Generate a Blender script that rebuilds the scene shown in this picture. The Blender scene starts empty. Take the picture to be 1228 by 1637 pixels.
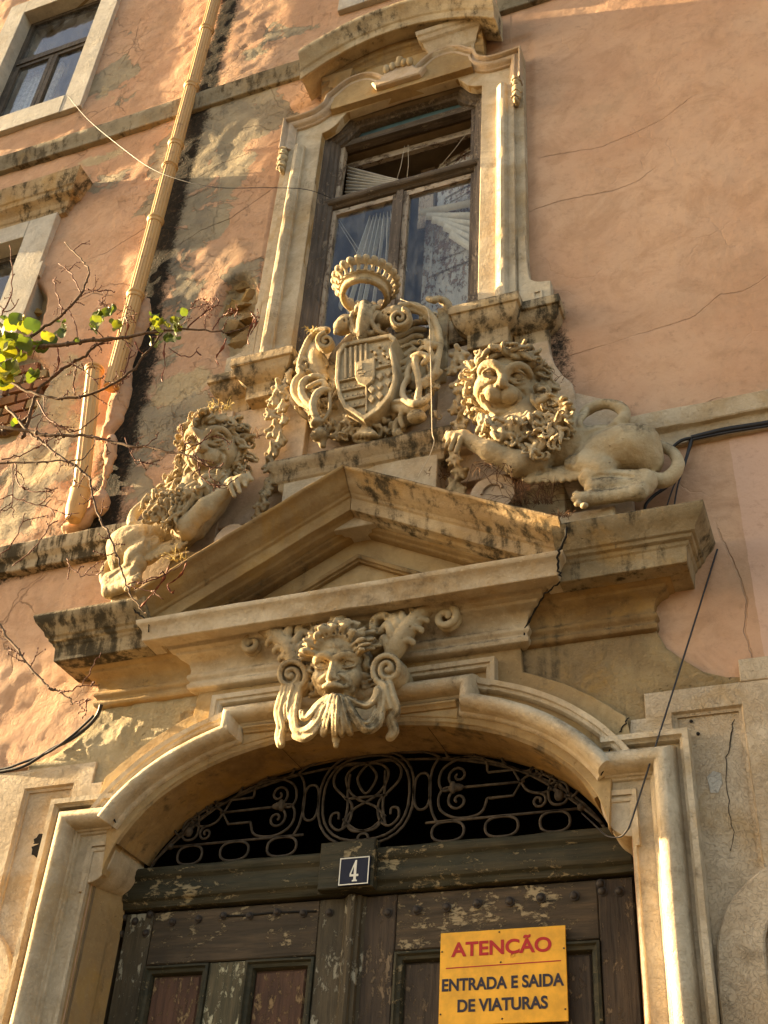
import bpy, bmesh, math, random
import numpy as np
from mathutils import Vector, Matrix, geometry

random.seed(7)
rng = np.random.default_rng(7)
SC = bpy.context.scene
COL = SC.collection
R = math.radians

# ------------------------------------------------------------------ camera
CAM = Vector((2.354, -5.15, 1.6))
FPX = 1904.55
CX, CY = 614.0, 818.5
AX = np.array([0.93114723, -0.17297839, -0.3210036])
AY = np.array([0.35980479, 0.57878821, 0.73180921])
AZ = np.array([0.05920592, -0.79692075, 0.6011755])
RW = np.stack([AX, AY, AZ])
cam_data = bpy.data.cameras.new('camera')
cam = bpy.data.objects.new('camera', cam_data)
COL.objects.link(cam)
cam_data.sensor_fit = 'VERTICAL'
cam_data.sensor_height = 24.0
cam_data.lens = FPX / 1637.0 * 24.0
cam_data.clip_start = 0.05
cam_data.clip_end = 500
M4 = Matrix.Identity(4)
for i in range(3):
    M4[i][0] = RW[i][0]
    M4[i][1] = -RW[i][1]
    M4[i][2] = -RW[i][2]
    M4[i][3] = CAM[i]
cam.matrix_world = M4
SC.camera = cam

# ------------------------------------------------------------------ light
SUN_AZ = (-0.99, -0.048)        # towards the sun, in plan
SUN_EL = R(20)
world = bpy.data.worlds.new('World')
SC.world = world
world.use_nodes = True
wt = world.node_tree
wt.nodes.clear()
wo = wt.nodes.new('ShaderNodeOutputWorld')
bg = wt.nodes.new('ShaderNodeBackground')
sky = wt.nodes.new('ShaderNodeTexSky')
sky.sky_type = 'NISHITA'
sky.sun_disc = False
sky.sun_elevation = SUN_EL
sky.sun_rotation = math.atan2(SUN_AZ[0], SUN_AZ[1])
sky.air_density = 1.0
sky.dust_density = 2.5
sky.ozone_density = 0.6
bg.inputs['Strength'].default_value = 0.07
wt.links.new(sky.outputs[0], bg.inputs[0])
wt.links.new(bg.outputs[0], wo.inputs[0])
sd = Vector((SUN_AZ[0], SUN_AZ[1], 0)).normalized() * math.cos(SUN_EL) + Vector((0, 0, math.sin(SUN_EL)))
sun_data = bpy.data.lights.new('sun', 'SUN')
sun_data.energy = 5.0
sun_data.angle = R(0.6)
sun_data.color = (1.0, 0.83, 0.58)
sun = bpy.data.objects.new('sun', sun_data)
COL.objects.link(sun)
sun.rotation_euler = sd.to_track_quat('Z', 'Y').to_euler()
SC.view_settings.view_transform = 'Standard'
SC.view_settings.look = 'None'
SC.view_settings.gamma = 1
SC.view_settings.use_curve_mapping = False
SC.view_settings.exposure = 2.6
SC.view_settings.use_white_balance = True
SC.view_settings.white_balance_temperature = 8600
SC.render.film_transparent = False
SC.cycles.max_bounces = 6
SC.cycles.diffuse_bounces = 3
SC.cycles.glossy_bounces = 3
SC.cycles.transmission_bounces = 4
SC.cycles.transparent_max_bounces = 8
SC.cycles.caustics_reflective = False
SC.cycles.caustics_refractive = False

# ------------------------------------------------------------------ geometry helpers
def W(px, py, D=0.0):
    """the point seen at a pixel of the photograph on the plane y = -D"""
    r = RW @ np.array([px - CX, py - CY, FPX])
    t = (-D - CAM[1]) / r[1]
    return np.array([CAM[0] + r[0] * t, -D, CAM[2] + r[2] * t])

def XZ(px, py, D=0.0):
    w = W(px, py, D)
    return (w[0], w[2])

def _hash(ix, iy, iz, seed):
    n = (ix * 374761393 + iy * 668265263 + iz * 2147483647 + seed * 1274126177) & 0xFFFFFFFF
    n = ((n ^ (n >> 13)) * 1274126177) & 0xFFFFFFFF
    n = n ^ (n >> 16)
    return (n & 0xFFFF) / 65535.0

def vnoise(P, freq, seed=0):
    Q = np.asarray(P, dtype=np.float64) * freq
    i = np.floor(Q).astype(np.int64)
    f = Q - i
    f = f * f * (3 - 2 * f)
    out = 0
    for dx in (0, 1):
        for dy in (0, 1):
            for dz in (0, 1):
                w = (f[:, 0] if dx else 1 - f[:, 0]) * (f[:, 1] if dy else 1 - f[:, 1]) * (f[:, 2] if dz else 1 - f[:, 2])
                out = out + w * _hash(i[:, 0] + dx, i[:, 1] + dy, i[:, 2] + dz, seed)
    return out * 2 - 1

def fbm(P, freq, octaves=4, seed=0):
    a, s = 1.0, 0
    tot = 0
    for o in range(octaves):
        s = s + a * vnoise(P, freq * 2 ** o, seed + o * 17)
        tot += a
        a *= 0.5
    return s / tot

class MB:
    def __init__(s):
        s.v = []
        s.f = []
    def add(s, v, f):
        o = len(s.v)
        s.v.extend([tuple(map(float, p)) for p in v])
        s.f.extend([tuple(o + i for i in q) for q in f])
        return s
    def box(s, x0, x1, y0, y1, z0, z1):
        v = [(x, y, z) for x in (x0, x1) for y in (y0, y1) for z in (z0, z1)]
        return s.add(v, [(0, 1, 3, 2), (4, 6, 7, 5), (0, 4, 5, 1), (2, 3, 7, 6), (0, 2, 6, 4), (1, 5, 7, 3)])
    def tube(s, pts, r, n=8, caps=True, r1=None, closed=False):
        pts = [Vector(p) for p in pts]
        m = len(pts)
        rs = r if hasattr(r, '__len__') else [r + ((r1 if r1 is not None else r) - r) * i / max(1, m - 1) for i in range(m)]
        v, f = [], []
        up = None
        for i, p in enumerate(pts):
            if closed:
                t = pts[(i + 1) % m] - pts[i - 1]
            else:
                t = pts[min(i + 1, m - 1)] - pts[max(i - 1, 0)]
            t = t.normalized() if t.length > 1e-9 else Vector((0, 0, 1))
            if up is None:
                a = Vector((0, 0, 1)) if abs(t.z) < 0.9 else Vector((1, 0, 0))
                up = (a - t * a.dot(t)).normalized()
            else:
                up = (up - t * up.dot(t))
                up = up.normalized() if up.length > 1e-6 else t.orthogonal().normalized()
            b = t.cross(up)
            for k in range(n):
                a = 2 * math.pi * k / n
                v.append(p + (up * math.cos(a) + b * math.sin(a)) * rs[i])
        for i in range(m if closed else m - 1):
            for k in range(n):
                j = (i + 1) % m
                f.append((i * n + k, i * n + (k + 1) % n, j * n + (k + 1) % n, j * n + k))
        if caps and not closed:
            f.append(tuple(range(n))[::-1])
            f.append(tuple((m - 1) * n + k for k in range(n)))
        return s.add(v, f)
    def sweep(s, path, profile, plane='wall', closed=False, seg=0.06, caps=True, soften=0.0):
        """profile: closed loop of (outward offset a, depth/height b)"""
        if soften:
            profile = soften_loop(profile, soften)
        P = [np.array(p, float) for p in path]
        n = len(P)
        stations = []
        def nrm(a, b):
            d = (b - a) / max(1e-9, np.linalg.norm(b - a))
            return np.array([d[1], -d[0]])
        maxa = max(abs(q[0]) for q in profile)
        reach = [0.0] * n
        mit = [None] * n
        for i in range(n):
            if closed or 0 < i < n - 1:
                n0 = nrm(P[i - 1], P[i])
                n1 = nrm(P[i], P[(i + 1) % n])
                m = n0 + n1
                mit[i] = m / max(0.15, np.dot(m, m)) * 2
                if np.dot(n0, n1) < 0.96:
                    reach[i] = maxa * abs(math.tan(0.5 * math.acos(max(-0.9, min(1, np.dot(n0, n1))))))
            elif i == 0:
                mit[i] = nrm(P[0], P[1])
            else:
                mit[i] = nrm(P[-2], P[-1])
        for i in range(n):
            stations.append((P[i], mit[i]))
            if i < n - 1 or closed:
                q = P[(i + 1) % n]
                L = np.linalg.norm(q - P[i])
                nn = nrm(P[i], q)
                k = int(L / seg)
                for j in range(1, k + 1):
                    t = j / (k + 1)
                    if t * L > reach[i] + 0.01 and (1 - t) * L > reach[(i + 1) % n] + 0.01:
                        stations.append((P[i] * (1 - t) + q * t, nn))
        # blend straight normals towards the mitre is not needed: skipped stations inside mitre reach are dropped
        v, f = [], []
        k = len(profile)
        for (c, m) in stations:
            for (a, b) in profile:
                u = c + m * a
                v.append((u[0], -b, u[1]) if plane == 'wall' else (u[0], -u[1], b))
        ns = len(stations)
        for i in range(ns if closed else ns - 1):
            j = (i + 1) % ns
            for q in range(k):
                w = (q + 1) % k
                f.append((i * k + q, i * k + w, j * k + w, j * k + q))
        if caps and not closed:
            f.append(tuple(range(k))[::-1])
            f.append(tuple((ns - 1) * k + q for q in range(k)))
        return s.add(v, f)
    def slab(s, loop, d0, d1, holes=(), ch=0.004):
        """flat stone cut to an outline in the wall plane, front at depth d1, back at d0"""
        loops = [loop] + list(holes)
        def inset(lp, a):
            n = len(lp)
            out = []
            ar = sum(lp[i][0] * lp[(i + 1) % n][1] - lp[(i + 1) % n][0] * lp[i][1] for i in range(n))
            sg = 1 if ar > 0 else -1
            for i in range(n):
                p0, p1, p2 = map(np.array, (lp[i - 1], lp[i], lp[(i + 1) % n]))
                e0 = (p1 - p0) / max(1e-9, np.linalg.norm(p1 - p0))
                e1 = (p2 - p1) / max(1e-9, np.linalg.norm(p2 - p1))
                n0 = np.array([-e0[1], e0[0]]) * sg
                n1 = np.array([-e1[1], e1[0]]) * sg
                m = n0 + n1
                m = m / max(0.3, np.dot(m, m)) * 2
                out.append(tuple(p1 + m * a))
            return out
        rings = []
        for li, lp in enumerate(loops):
            lp = [tuple(map(float, p)) for p in lp]
            ins = inset(lp, ch if li == 0 else -ch)
            o = len(s.v)
            n = len(lp)
            s.v.extend([(p[0], -d0, p[1]) for p in lp])
            s.v.extend([(p[0], -(d1 - ch), p[1]) for p in lp])
            s.v.extend([(p[0], -d1, p[1]) for p in ins])
            for i in range(n):
                j = (i + 1) % n
                s.f.append((o + i, o + j, o + n + j, o + n + i))
                s.f.append((o + n + i, o + n + j, o + 2 * n + j, o + 2 * n + i))
            rings.append((o + 2 * n, ins, o))
        flat = [[Vector((p[0], p[1], 0)) for p in r[1]] for r in rings]
        idx = [r[0] + i for r in rings for i in range(len(r[1]))]
        for t in geometry.tessellate_polygon(flat):
            s.f.append(tuple(idx[i] for i in t))
        return s
    def ellipsoid(s, c, r, nu=12, nv=8, M=None):
        v, f = [], []
        c = np.array(c)
        for j in range(nv + 1):
            th = math.pi * j / nv
            for i in range(nu):
                ph = 2 * math.pi * i / nu
                q = np.array([r[0] * math.sin(th) * math.cos(ph), r[1] * math.sin(th) * math.sin(ph), r[2] * math.cos(th)])
                if M is not None:
                    q = M @ q
                v.append(c + q)
        for j in range(nv):
            for i in range(nu):
                f.append((j * nu + i, j * nu + (i + 1) % nu, (j + 1) * nu + (i + 1) % nu, (j + 1) * nu + i))
        return s.add(v, f)
    def build(s, name, mat, parent=None, angle=35, wear=0.0, wfreq=5.0, clip=None, recalc=True):
        me = bpy.data.meshes.new(name)
        me.from_pydata(s.v, [], s.f)
        bm = bmesh.new()
        bm.from_mesh(me)
        bmesh.ops.remove_doubles(bm, verts=bm.verts, dist=1e-5)
        if clip:
            for co, no in clip:
                g = bm.verts[:] + bm.edges[:] + bm.faces[:]
                r_ = bmesh.ops.bisect_plane(bm, geom=g, plane_co=co, plane_no=no, clear_outer=True)
                ed = [e for e in r_['geom_cut'] if isinstance(e, bmesh.types.BMEdge)]
                try:
                    bmesh.ops.holes_fill(bm, edges=ed, sides=0)
                except Exception:
                    pass
        if recalc:
            bmesh.ops.recalc_face_normals(bm, faces=bm.faces)
        bm.to_mesh(me)
        bm.free()
        if wear:
            n = len(me.vertices)
            co = np.empty(n * 3, dtype=np.float32)
            me.vertices.foreach_get('co', co)
            co = co.reshape(-1, 3).astype(np.float64)
            dv = np.stack([fbm(co, wfreq, 3, 11), fbm(co, wfreq, 3, 37), fbm(co, wfreq, 3, 71)], 1) * wear
            dv += np.stack([vnoise(co, wfreq * 9, 5), vnoise(co, wfreq * 9, 6), vnoise(co, wfreq * 9, 8)], 1) * wear * 0.35
            me.vertices.foreach_set('co', (co + dv).astype(np.float32).ravel())
        return finish(me, name, mat, parent, angle)

def finish(me, name, mat, parent=None, angle=35):
    if mat is not None:
        me.materials.append(mat)
    if len(me.polygons):
        me.polygons.foreach_set('use_smooth', [True] * len(me.polygons))
        if angle < 180:
            me.set_sharp_from_angle(angle=R(angle))
    me.update()
    o = bpy.data.objects.new(name, me)
    COL.objects.link(o)
    if parent is not None:
        root = parent
        while root.parent is not None:
            root = root.parent
        loc = root.location
        if loc.length > 1e-9:
            me.transform(Matrix.Translation(-loc))
        o.parent = parent
    return o

def soften_loop(pr, r):
    out = []
    n = len(pr)
    for i in range(n):
        p0, p1, p2 = map(np.array, (pr[i - 1], pr[i], pr[(i + 1) % n]))
        a, b = p0 - p1, p2 - p1
        la, lb = np.linalg.norm(a), np.linalg.norm(b)
        if la < 1e-9 or lb < 1e-9:
            continue
        c = np.dot(a, b) / la / lb
        if c > -0.85 and la > 0.004 and lb > 0.004:
            k = min(r, 0.35 * la, 0.35 * lb)
            out += [tuple(p1 + a / la * k), tuple(p1 + b / lb * k)]
        else:
            out.append(tuple(p1))
    return out

def arc(cx, cy, r, a0, a1, n, ry=None):
    ry = r if ry is None else ry
    return [(cx + r * math.cos(R(a0 + (a1 - a0) * i / n)), cy + ry * math.sin(R(a0 + (a1 - a0) * i / n))) for i in range(n + 1)]

def smooth_path(pts, sub=6):
    """Catmull-Rom through the points (any dimension)"""
    P = [np.array(p, float) for p in pts]
    if len(P) < 3:
        return P
    out = []
    for i in range(len(P) - 1):
        p0, p1, p2 = P[max(i - 1, 0)], P[i], P[i + 1]
        p3 = P[min(i + 2, len(P) - 1)]
        for k in range(sub):
            t = k / sub
            out.append(0.5 * ((2 * p1) + (-p0 + p2) * t + (2 * p0 - 5 * p1 + 4 * p2 - p3) * t * t + (-p0 + 3 * p1 - 3 * p2 + p3) * t ** 3))
    out.append(P[-1])
    return out

def thing(name, label, cat, loc=(0, 0, 0), group=None):
    o = bpy.data.objects.new(name, None)
    o.empty_display_size = 0.1
    COL.objects.link(o)
    o.location = loc
    o['label'] = label
    o['category'] = cat
    if group:
        o['group'] = group
    return o

def tag(o, label, cat, group=None, kind=None):
    o['label'] = label
    o['category'] = cat
    if group:
        o['group'] = group
    if kind:
        o['kind'] = kind
    return o

# ------------------------------------------------------------------ materials
class NT:
    def __init__(s, name):
        s.m = bpy.data.materials.new(name)
        s.m.use_nodes = True
        s.t = s.m.node_tree
        s.t.nodes.clear()
        s.out = s.t.nodes.new('ShaderNodeOutputMaterial')
        tc = s.t.nodes.new('ShaderNodeTexCoord')
        s.P = tc.outputs['Object']
        g = s.t.nodes.new('ShaderNodeNewGeometry')
        s.N = g.outputs['Normal']
    def _in(s, sock, v):
        if v is None:
            return
        if hasattr(v, 'is_output'):
            s.t.links.new(v, sock)
        elif isinstance(v, (tuple, list)) and len(v) == 3 and sock.type == 'RGBA':
            sock.default_value = (*v, 1)
        else:
            sock.default_value = v
    def map(s, scale=(1, 1, 1), vec=None, rot=(0, 0, 0), loc=(0, 0, 0)):
        n = s.t.nodes.new('ShaderNodeMapping')
        s._in(n.inputs['Vector'], vec or s.P)
        n.inputs['Scale'].default_value = scale
        n.inputs['Rotation'].default_value = rot
        n.inputs['Location'].default_value = loc
        return n.outputs[0]
    def noise(s, scale, detail=4, rough=0.55, vec=None, dist=0.0):
        n = s.t.nodes.new('ShaderNodeTexNoise')
        s._in(n.inputs['Vector'], vec or s.P)
        n.inputs['Scale'].default_value = scale
        n.inputs['Detail'].default_value = detail
        n.inputs['Roughness'].default_value = rough
        n.inputs['Distortion'].default_value = dist
        return n.outputs['Fac']
    def voro(s, scale, vec=None, feature='DISTANCE_TO_EDGE', rnd=1.0):
        n = s.t.nodes.new('ShaderNodeTexVoronoi')
        n.feature = feature
        s._in(n.inputs['Vector'], vec or s.P)
        n.inputs['Scale'].default_value = scale
        n.inputs['Randomness'].default_value = rnd
        return n.outputs['Distance']
    def warp(s, amt, scale, vec=None, detail=2):
        n = s.t.nodes.new('ShaderNodeTexNoise')
        s._in(n.inputs['Vector'], vec or s.P)
        n.inputs['Scale'].default_value = scale
        n.inputs['Detail'].default_value = detail
        a = s.t.nodes.new('ShaderNodeVectorMath')
        a.operation = 'SUBTRACT'
        s.t.links.new(n.outputs['Color'], a.inputs[0])
        a.inputs[1].default_value = (0.5, 0.5, 0.5)
        b = s.t.nodes.new('ShaderNodeVectorMath')
        b.operation = 'SCALE'
        s.t.links.new(a.outputs[0], b.inputs[0])
        b.inputs['Scale'].default_value = amt
        c = s.t.nodes.new('ShaderNodeVectorMath')
        c.operation = 'ADD'
        s.t.links.new(b.outputs[0], c.inputs[0])
        s._in(c.inputs[1], vec or s.P)
        return c.outputs[0]
    def math(s, op, a, b=None, c=None, clamp=False):
        n = s.t.nodes.new('ShaderNodeMath')
        n.operation = op
        n.use_clamp = clamp
        s._in(n.inputs[0], a)
        s._in(n.inputs[1], b)
        s._in(n.inputs[2], c)
        return n.outputs[0]
    def step(s, x, lo, hi):
        n = s.t.nodes.new('ShaderNodeMapRange')
        n.interpolation_type = 'SMOOTHSTEP'
        s._in(n.inputs['Value'], x)
        n.inputs['From Min'].default_value = lo
        n.inputs['From Max'].default_value = hi
        return n.outputs[0]
    def mix(s, fac, a, b, blend='MIX'):
        n = s.t.nodes.new('ShaderNodeMix')
        n.data_type = 'RGBA'
        n.blend_type = blend
        s._in(n.inputs[0], fac)
        s._in(n.inputs[6], a)
        s._in(n.inputs[7], b)
        return n.outputs[2]
    def ramp(s, fac, stops):
        n = s.t.nodes.new('ShaderNodeValToRGB')
        s._in(n.inputs[0], fac)
        e = n.color_ramp.elements
        while len(e) < len(stops):
            e.new(0.5)
        for i, (p, c) in enumerate(stops):
            e[i].position = p
            e[i].color = (*c, 1) if len(c) == 3 else c
        return n.outputs[0]
    def attr(s, name):
        n = s.t.nodes.new('ShaderNodeAttribute')
        n.attribute_name = name
        return n.outputs['Fac']
    def sep(s, v):
        n = s.t.nodes.new('ShaderNodeSeparateXYZ')
        s._in(n.inputs[0], v)
        return n.outputs
    def bump(s, h, dist, strength=1.0, normal=None):
        n = s.t.nodes.new('ShaderNodeBump')
        s._in(n.inputs['Height'], h)
        n.inputs['Distance'].default_value = dist
        n.inputs['Strength'].default_value = strength
        if normal is not None:
            s._in(n.inputs['Normal'], normal)
        return n.outputs[0]
    def surf(s, col, rough=0.85, normal=None, spec=0.25, metal=0.0):
        b = s.t.nodes.new('ShaderNodeBsdfPrincipled')
        s._in(b.inputs['Base Color'], col)
        s._in(b.inputs['Roughness'], rough)
        b.inputs['Specular IOR Level'].default_value = spec
        b.inputs['Metallic'].default_value = metal
        if normal is not None:
            s._in(b.inputs['Normal'], normal)
        s.t.links.new(b.outputs[0], s.out.inputs[0])
        return s.m

def stone_mat(name, a, b, ochre=0.35, soot=0.3, worm=0.0, pit=0.5, up=0.5, fine=1.0, ochre_col=(0.42, 0.24, 0.07), streak=0.25, bd=0.009):
    n = NT(name)
    big = n.noise(1.6, 5, 0.6)
    col = n.mix(n.step(big, 0.35, 0.65), a, b)
    med = n.noise(9, 6, 0.65, dist=0.6)
    col = n.mix(n.math('MULTIPLY', n.step(med, 0.38, 0.72), 0.45), col, tuple(c * 0.72 for c in a))
    zone = n.noise(0.8, 3, 0.5, vec=n.map(loc=(3, 6, 2)))
    oc = n.noise(2.7, 6, 0.62, vec=n.map(loc=(7, 3, 1)), dist=0.8)
    col = n.mix(n.math('MULTIPLY', n.step(oc, 0.48, 0.68), ochre), col, ochre_col)
    fl = n.noise(48, 6, 0.8)
    col = n.mix(n.math('MULTIPLY', n.step(fl, 0.42, 0.25), 0.4), col, tuple(c * 0.5 for c in a))
    col = n.mix(n.math('MULTIPLY', n.step(fl, 0.52, 0.75), 0.35), col, tuple(min(1, c * 1.35) for c in b))
    # soot and lichen, patches and thin runs down the face
    sp = n.math('ADD', n.math('MULTIPLY', n.noise(3.0, 8, 0.8, vec=n.map(loc=(1, 9, 4)), dist=0.3), 0.75), n.math('MULTIPLY', n.noise(17, 8, 0.8, vec=n.map(loc=(5, 2, 4))), 0.25))
    run = n.noise(1.0, 5, 0.6, vec=n.map(scale=(16, 16, 1.3)))
    upf = n.math('MULTIPLY', n.math('MAXIMUM', n.sep(n.N)[2], 0.0), up)
    sfac = n.math('ADD', n.math('ADD', sp, n.math('MULTIPLY', n.math('SUBTRACT', run, 0.5), streak)), n.math('MULTIPLY', upf, 0.25))
    lo = 0.62 - 0.16 * soot
    sfac = n.math('ADD', sfac, n.math('MULTIPLY', n.math('SUBTRACT', zone, 0.5), 0.28))
    sm = n.math('MULTIPLY', n.step(sfac, lo - 0.03, lo + 0.17), min(0.92, 0.2 + soot))
    col = n.mix(sm, col, (0.085, 0.062, 0.036))
    sm2 = n.math('MULTIPLY', n.step(sfac, lo + 0.04, lo + 0.19), min(0.8, 0.1 + soot * 0.7))
    col = n.mix(sm2, col, (0.04, 0.033, 0.02))
    h = n.math('ADD', n.math('MULTIPLY', n.noise(38, 6, 0.7), 0.6 * fine), n.math('MULTIPLY', n.noise(8, 5, 0.6), 1.2))
    pits = n.step(n.voro(26, vec=n.warp(0.06, 11), feature='F1'), 0.03, 0.16)
    gate = n.step(n.noise(6, 3, 0.5, vec=n.map(loc=(3, 3, 8))), 0.5, 0.6)
    pm = n.math('MULTIPLY', n.math('MULTIPLY', n.math('SUBTRACT', 1.0, pits), gate), pit)
    h = n.math('SUBTRACT', h, pm)
    if worm:
        wv = n.noise(23, 2, 0.5, dist=2.4)
        rd = n.step(n.math('ABSOLUTE', n.math('SUBTRACT', wv, 0.5)), 0.0, 0.035)
        h = n.math('ADD', h, n.math('MULTIPLY', rd, 0.5 * worm))
        col = n.mix(n.math('MULTIPLY', n.math('SUBTRACT', 1.0, rd), 0.22 * worm), col, tuple(c * 0.55 for c in a))
    nb = n.bump(h, bd, 1.0)
    return n.surf(col, 0.88, nb, 0.2)

STONE = stone_mat('limestone', (0.47, 0.36, 0.24), (0.66, 0.56, 0.42), ochre=0.35, soot=0.42, worm=0.35)
STONE_FLAT = stone_mat('limestone_panel', (0.44, 0.33, 0.22), (0.62, 0.51, 0.38), ochre=0.4, soot=0.3, worm=0.5, pit=0.5)
STONE_DIRTY = stone_mat('weathered_cornice_stone', (0.38, 0.27, 0.16), (0.54, 0.42, 0.27), ochre=0.5, soot=0.95, worm=0.1, up=1.0, streak=0.6)
STONE_CARVED = stone_mat('carved_limestone', (0.38, 0.29, 0.18), (0.60, 0.49, 0.33), ochre=0.4, soot=0.62, worm=0.0, up=0.55, pit=0.9, bd=0.012)
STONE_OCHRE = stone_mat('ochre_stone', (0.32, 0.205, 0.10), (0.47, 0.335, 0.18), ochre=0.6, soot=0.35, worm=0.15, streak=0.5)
STONE_PINK = stone_mat('pinkish_limestone', (0.48, 0.36, 0.26), (0.64, 0.51, 0.39), ochre=0.3, soot=0.35, worm=0.3)
STONE_BROWN = stone_mat('brown_stained_shaded_stone', (0.20, 0.12, 0.055), (0.37, 0.245, 0.12), ochre=0.5, soot=0.5, worm=0.1, streak=0.7)  # brown staining, with the shade of undersides also put into the colour
STONE_GREY = stone_mat('pale_grey_stone', (0.46, 0.42, 0.36), (0.60, 0.56, 0.49), ochre=0.15, soot=0.15, worm=0.5)
STONE_BLOCK = stone_mat('grimy_cornice_stone', (0.23, 0.175, 0.105), (0.42, 0.33, 0.21), ochre=0.45, soot=1.0, worm=0.1, up=0.6, streak=0.7, bd=0.011)
STRING_MIX = stone_mat('part_blackened_stone', (0.36, 0.28, 0.19), (0.55, 0.46, 0.33), ochre=0.3, soot=1.1, up=0.2, streak=1.0)
STRING_DARK = stone_mat('blackened_stone', (0.20, 0.17, 0.12), (0.33, 0.28, 0.20), ochre=0.3, soot=0.6, up=0.8, streak=0.8)
STONE_HOOD = stone_mat('hood_stone', (0.38, 0.28, 0.17), (0.55, 0.44, 0.29), ochre=0.4, soot=0.7, worm=0.1, up=1.4, streak=0.5)

def plaster_mat():
    n = NT('salmon_plaster')
    big = n.noise(0.7, 5, 0.6)
    col = n.mix(n.step(big, 0.35, 0.65), (0.53, 0.305, 0.195), (0.60, 0.385, 0.262))
    m2 = n.noise(3.2, 9, 0.72, dist=0.7)
    col = n.mix(n.math('MULTIPLY', n.step(m2, 0.44, 0.66), 0.6), col, (0.42, 0.245, 0.15))
    m3 = n.noise(1.3, 9, 0.72, vec=n.map(loc=(5, 3, 8)), dist=0.4)
    col = n.mix(n.math('MULTIPLY', n.step(m3, 0.52, 0.68), 0.4), col, (0.36, 0.25, 0.165))
    streak = n.noise(1.0, 6, 0.65, vec=n.map(scale=(7, 7, 1.1), rot=(0, 0.35, 0)))
    col = n.mix(n.math('MULTIPLY', n.step(streak, 0.5, 0.72), 0.3), col, (0.60, 0.37, 0.23))
    grey = n.attr('worn')
    edge = n.noise(2.4, 8, 0.62, vec=n.map(loc=(2, 5, 9)), dist=0.5)
    sgrey = n.math('ADD', grey, n.math('MULTIPLY', n.math('SUBTRACT', edge, 0.5), 1.5))
    g1 = n.step(sgrey, 0.43, 0.47)
    tone = n.noise(1.9, 4, 0.6, vec=n.map(loc=(8, 1, 2)))
    gcol = n.ramp(tone, [(0.32, (0.215, 0.185, 0.145)), (0.47, (0.30, 0.25, 0.18)), (0.56, (0.38, 0.31, 0.215)), (0.7, (0.46, 0.375, 0.26))])
    col = n.mix(g1, col, gcol)
    sand = n.attr('sand')
    ss = n.math('ADD', sand, n.math('MULTIPLY', n.math('SUBTRACT', n.noise(4.5, 7, 0.65), 0.5), 1.2))
    s1 = n.step(ss, 0.48, 0.6)
    col = n.mix(s1, col, n.mix(n.noise(14, 4, 0.6), (0.40, 0.30, 0.18), (0.62, 0.49, 0.32)))
    mould = n.attr('mould')
    grain = n.noise(46, 5, 0.8)
    mm = n.math('ADD', mould, n.math('ADD', n.math('MULTIPLY', n.math('SUBTRACT', n.noise(5, 6, 0.7), 0.5), 0.9), n.math('MULTIPLY', n.math('SUBTRACT', grain, 0.5), 0.8)))
    m1 = n.step(mm, 0.42, 0.75)
    col = n.mix(m1, col, (0.022, 0.018, 0.013))
    fresh = n.attr('fresh')
    f1 = n.step(n.math('ADD', fresh, n.math('MULTIPLY', n.math('SUBTRACT', n.noise(9, 4, 0.6), 0.5), 0.12)), 0.49, 0.51)
    col = n.mix(f1, col, (0.62, 0.40, 0.30))
    # cracks: signed distance to the drawn lines plus a net of hairlines
    cs = n.math('ABSOLUTE', n.math('ADD', n.attr('crack'), n.math('MULTIPLY', n.math('SUBTRACT', n.noise(14, 4, 0.6), 0.5), 0.03)))
    cw = n.attr('crackw')
    cl = n.math('MULTIPLY', n.math('SUBTRACT', 1.0, n.step(cs, 0.0015, 0.006)), cw)
    hv = n.voro(1.25, vec=n.warp(0.55, 2.2, detail=6))
    hg = n.step(n.noise(1.4, 3, 0.5, vec=n.map(loc=(5, 5, 5))), 0.5, 0.6)
    hair = n.math('MULTIPLY', n.math('SUBTRACT', 1.0, n.step(hv, 0.002, 0.009)), n.math('MULTIPLY', n.math('MULTIPLY', hg, n.math('ADD', 0.25, n.step(grey, -0.3, 0.05))), 0.5))
    ck = n.math('MAXIMUM', cl, hair)
    ck = n.math('MULTIPLY', ck, n.math('SUBTRACT', 1.0, f1))
    col = n.mix(n.math('MULTIPLY', ck, n.math('ADD', 0.08, n.math('MULTIPLY', n.step(grey, -0.3, 0.0), 0.5))), col, (0.14, 0.08, 0.045))
    mot = n.noise(13, 8, 0.78, vec=n.map(loc=(1, 7, 7)))
    col = n.mix(n.math('MULTIPLY', n.step(mot, 0.5, 0.72), 0.38), col, (0.27, 0.15, 0.09))
    col = n.mix(n.math('MULTIPLY', n.step(mot, 0.46, 0.28), 0.3), col, (0.64, 0.40, 0.27))
    blot = n.step(n.noise(6, 8, 0.75, vec=n.map(loc=(4, 4, 4))), 0.6, 0.72)
    col = n.mix(n.math('MULTIPLY', blot, 0.4), col, (0.16, 0.11, 0.07))
    # relief
    trow = n.noise(1.0, 6, 0.6, vec=n.map(scale=(9, 9, 5), rot=(0, 0.6, 0)))
    rf = n.math('ADD', 0.3, n.math('MULTIPLY', n.step(grey, -0.2, 0.2), 0.9))
    h = n.math('MULTIPLY', rf, n.math('ADD', n.math('MULTIPLY', n.noise(26, 7, 0.75), 0.55), n.math('MULTIPLY', trow, 0.9)))
    h = n.math('ADD', h, n.math('MULTIPLY', n.noise(4, 7, 0.62), 0.9))
    h = n.math('ADD', h, n.math('MULTIPLY', n.math('MULTIPLY', n.noise(11, 8, 0.75, vec=n.map(loc=(9, 9, 9)), dist=0.5), rf), 1.0))
    h = n.math('SUBTRACT', h, n.math('MULTIPLY', g1, 0.55))
    layer = n.math('ADD', n.noise(3.0, 8, 0.62, vec=n.map(loc=(6, 6, 1)), dist=0.6), n.math('MULTIPLY', grey, 0.08))
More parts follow.
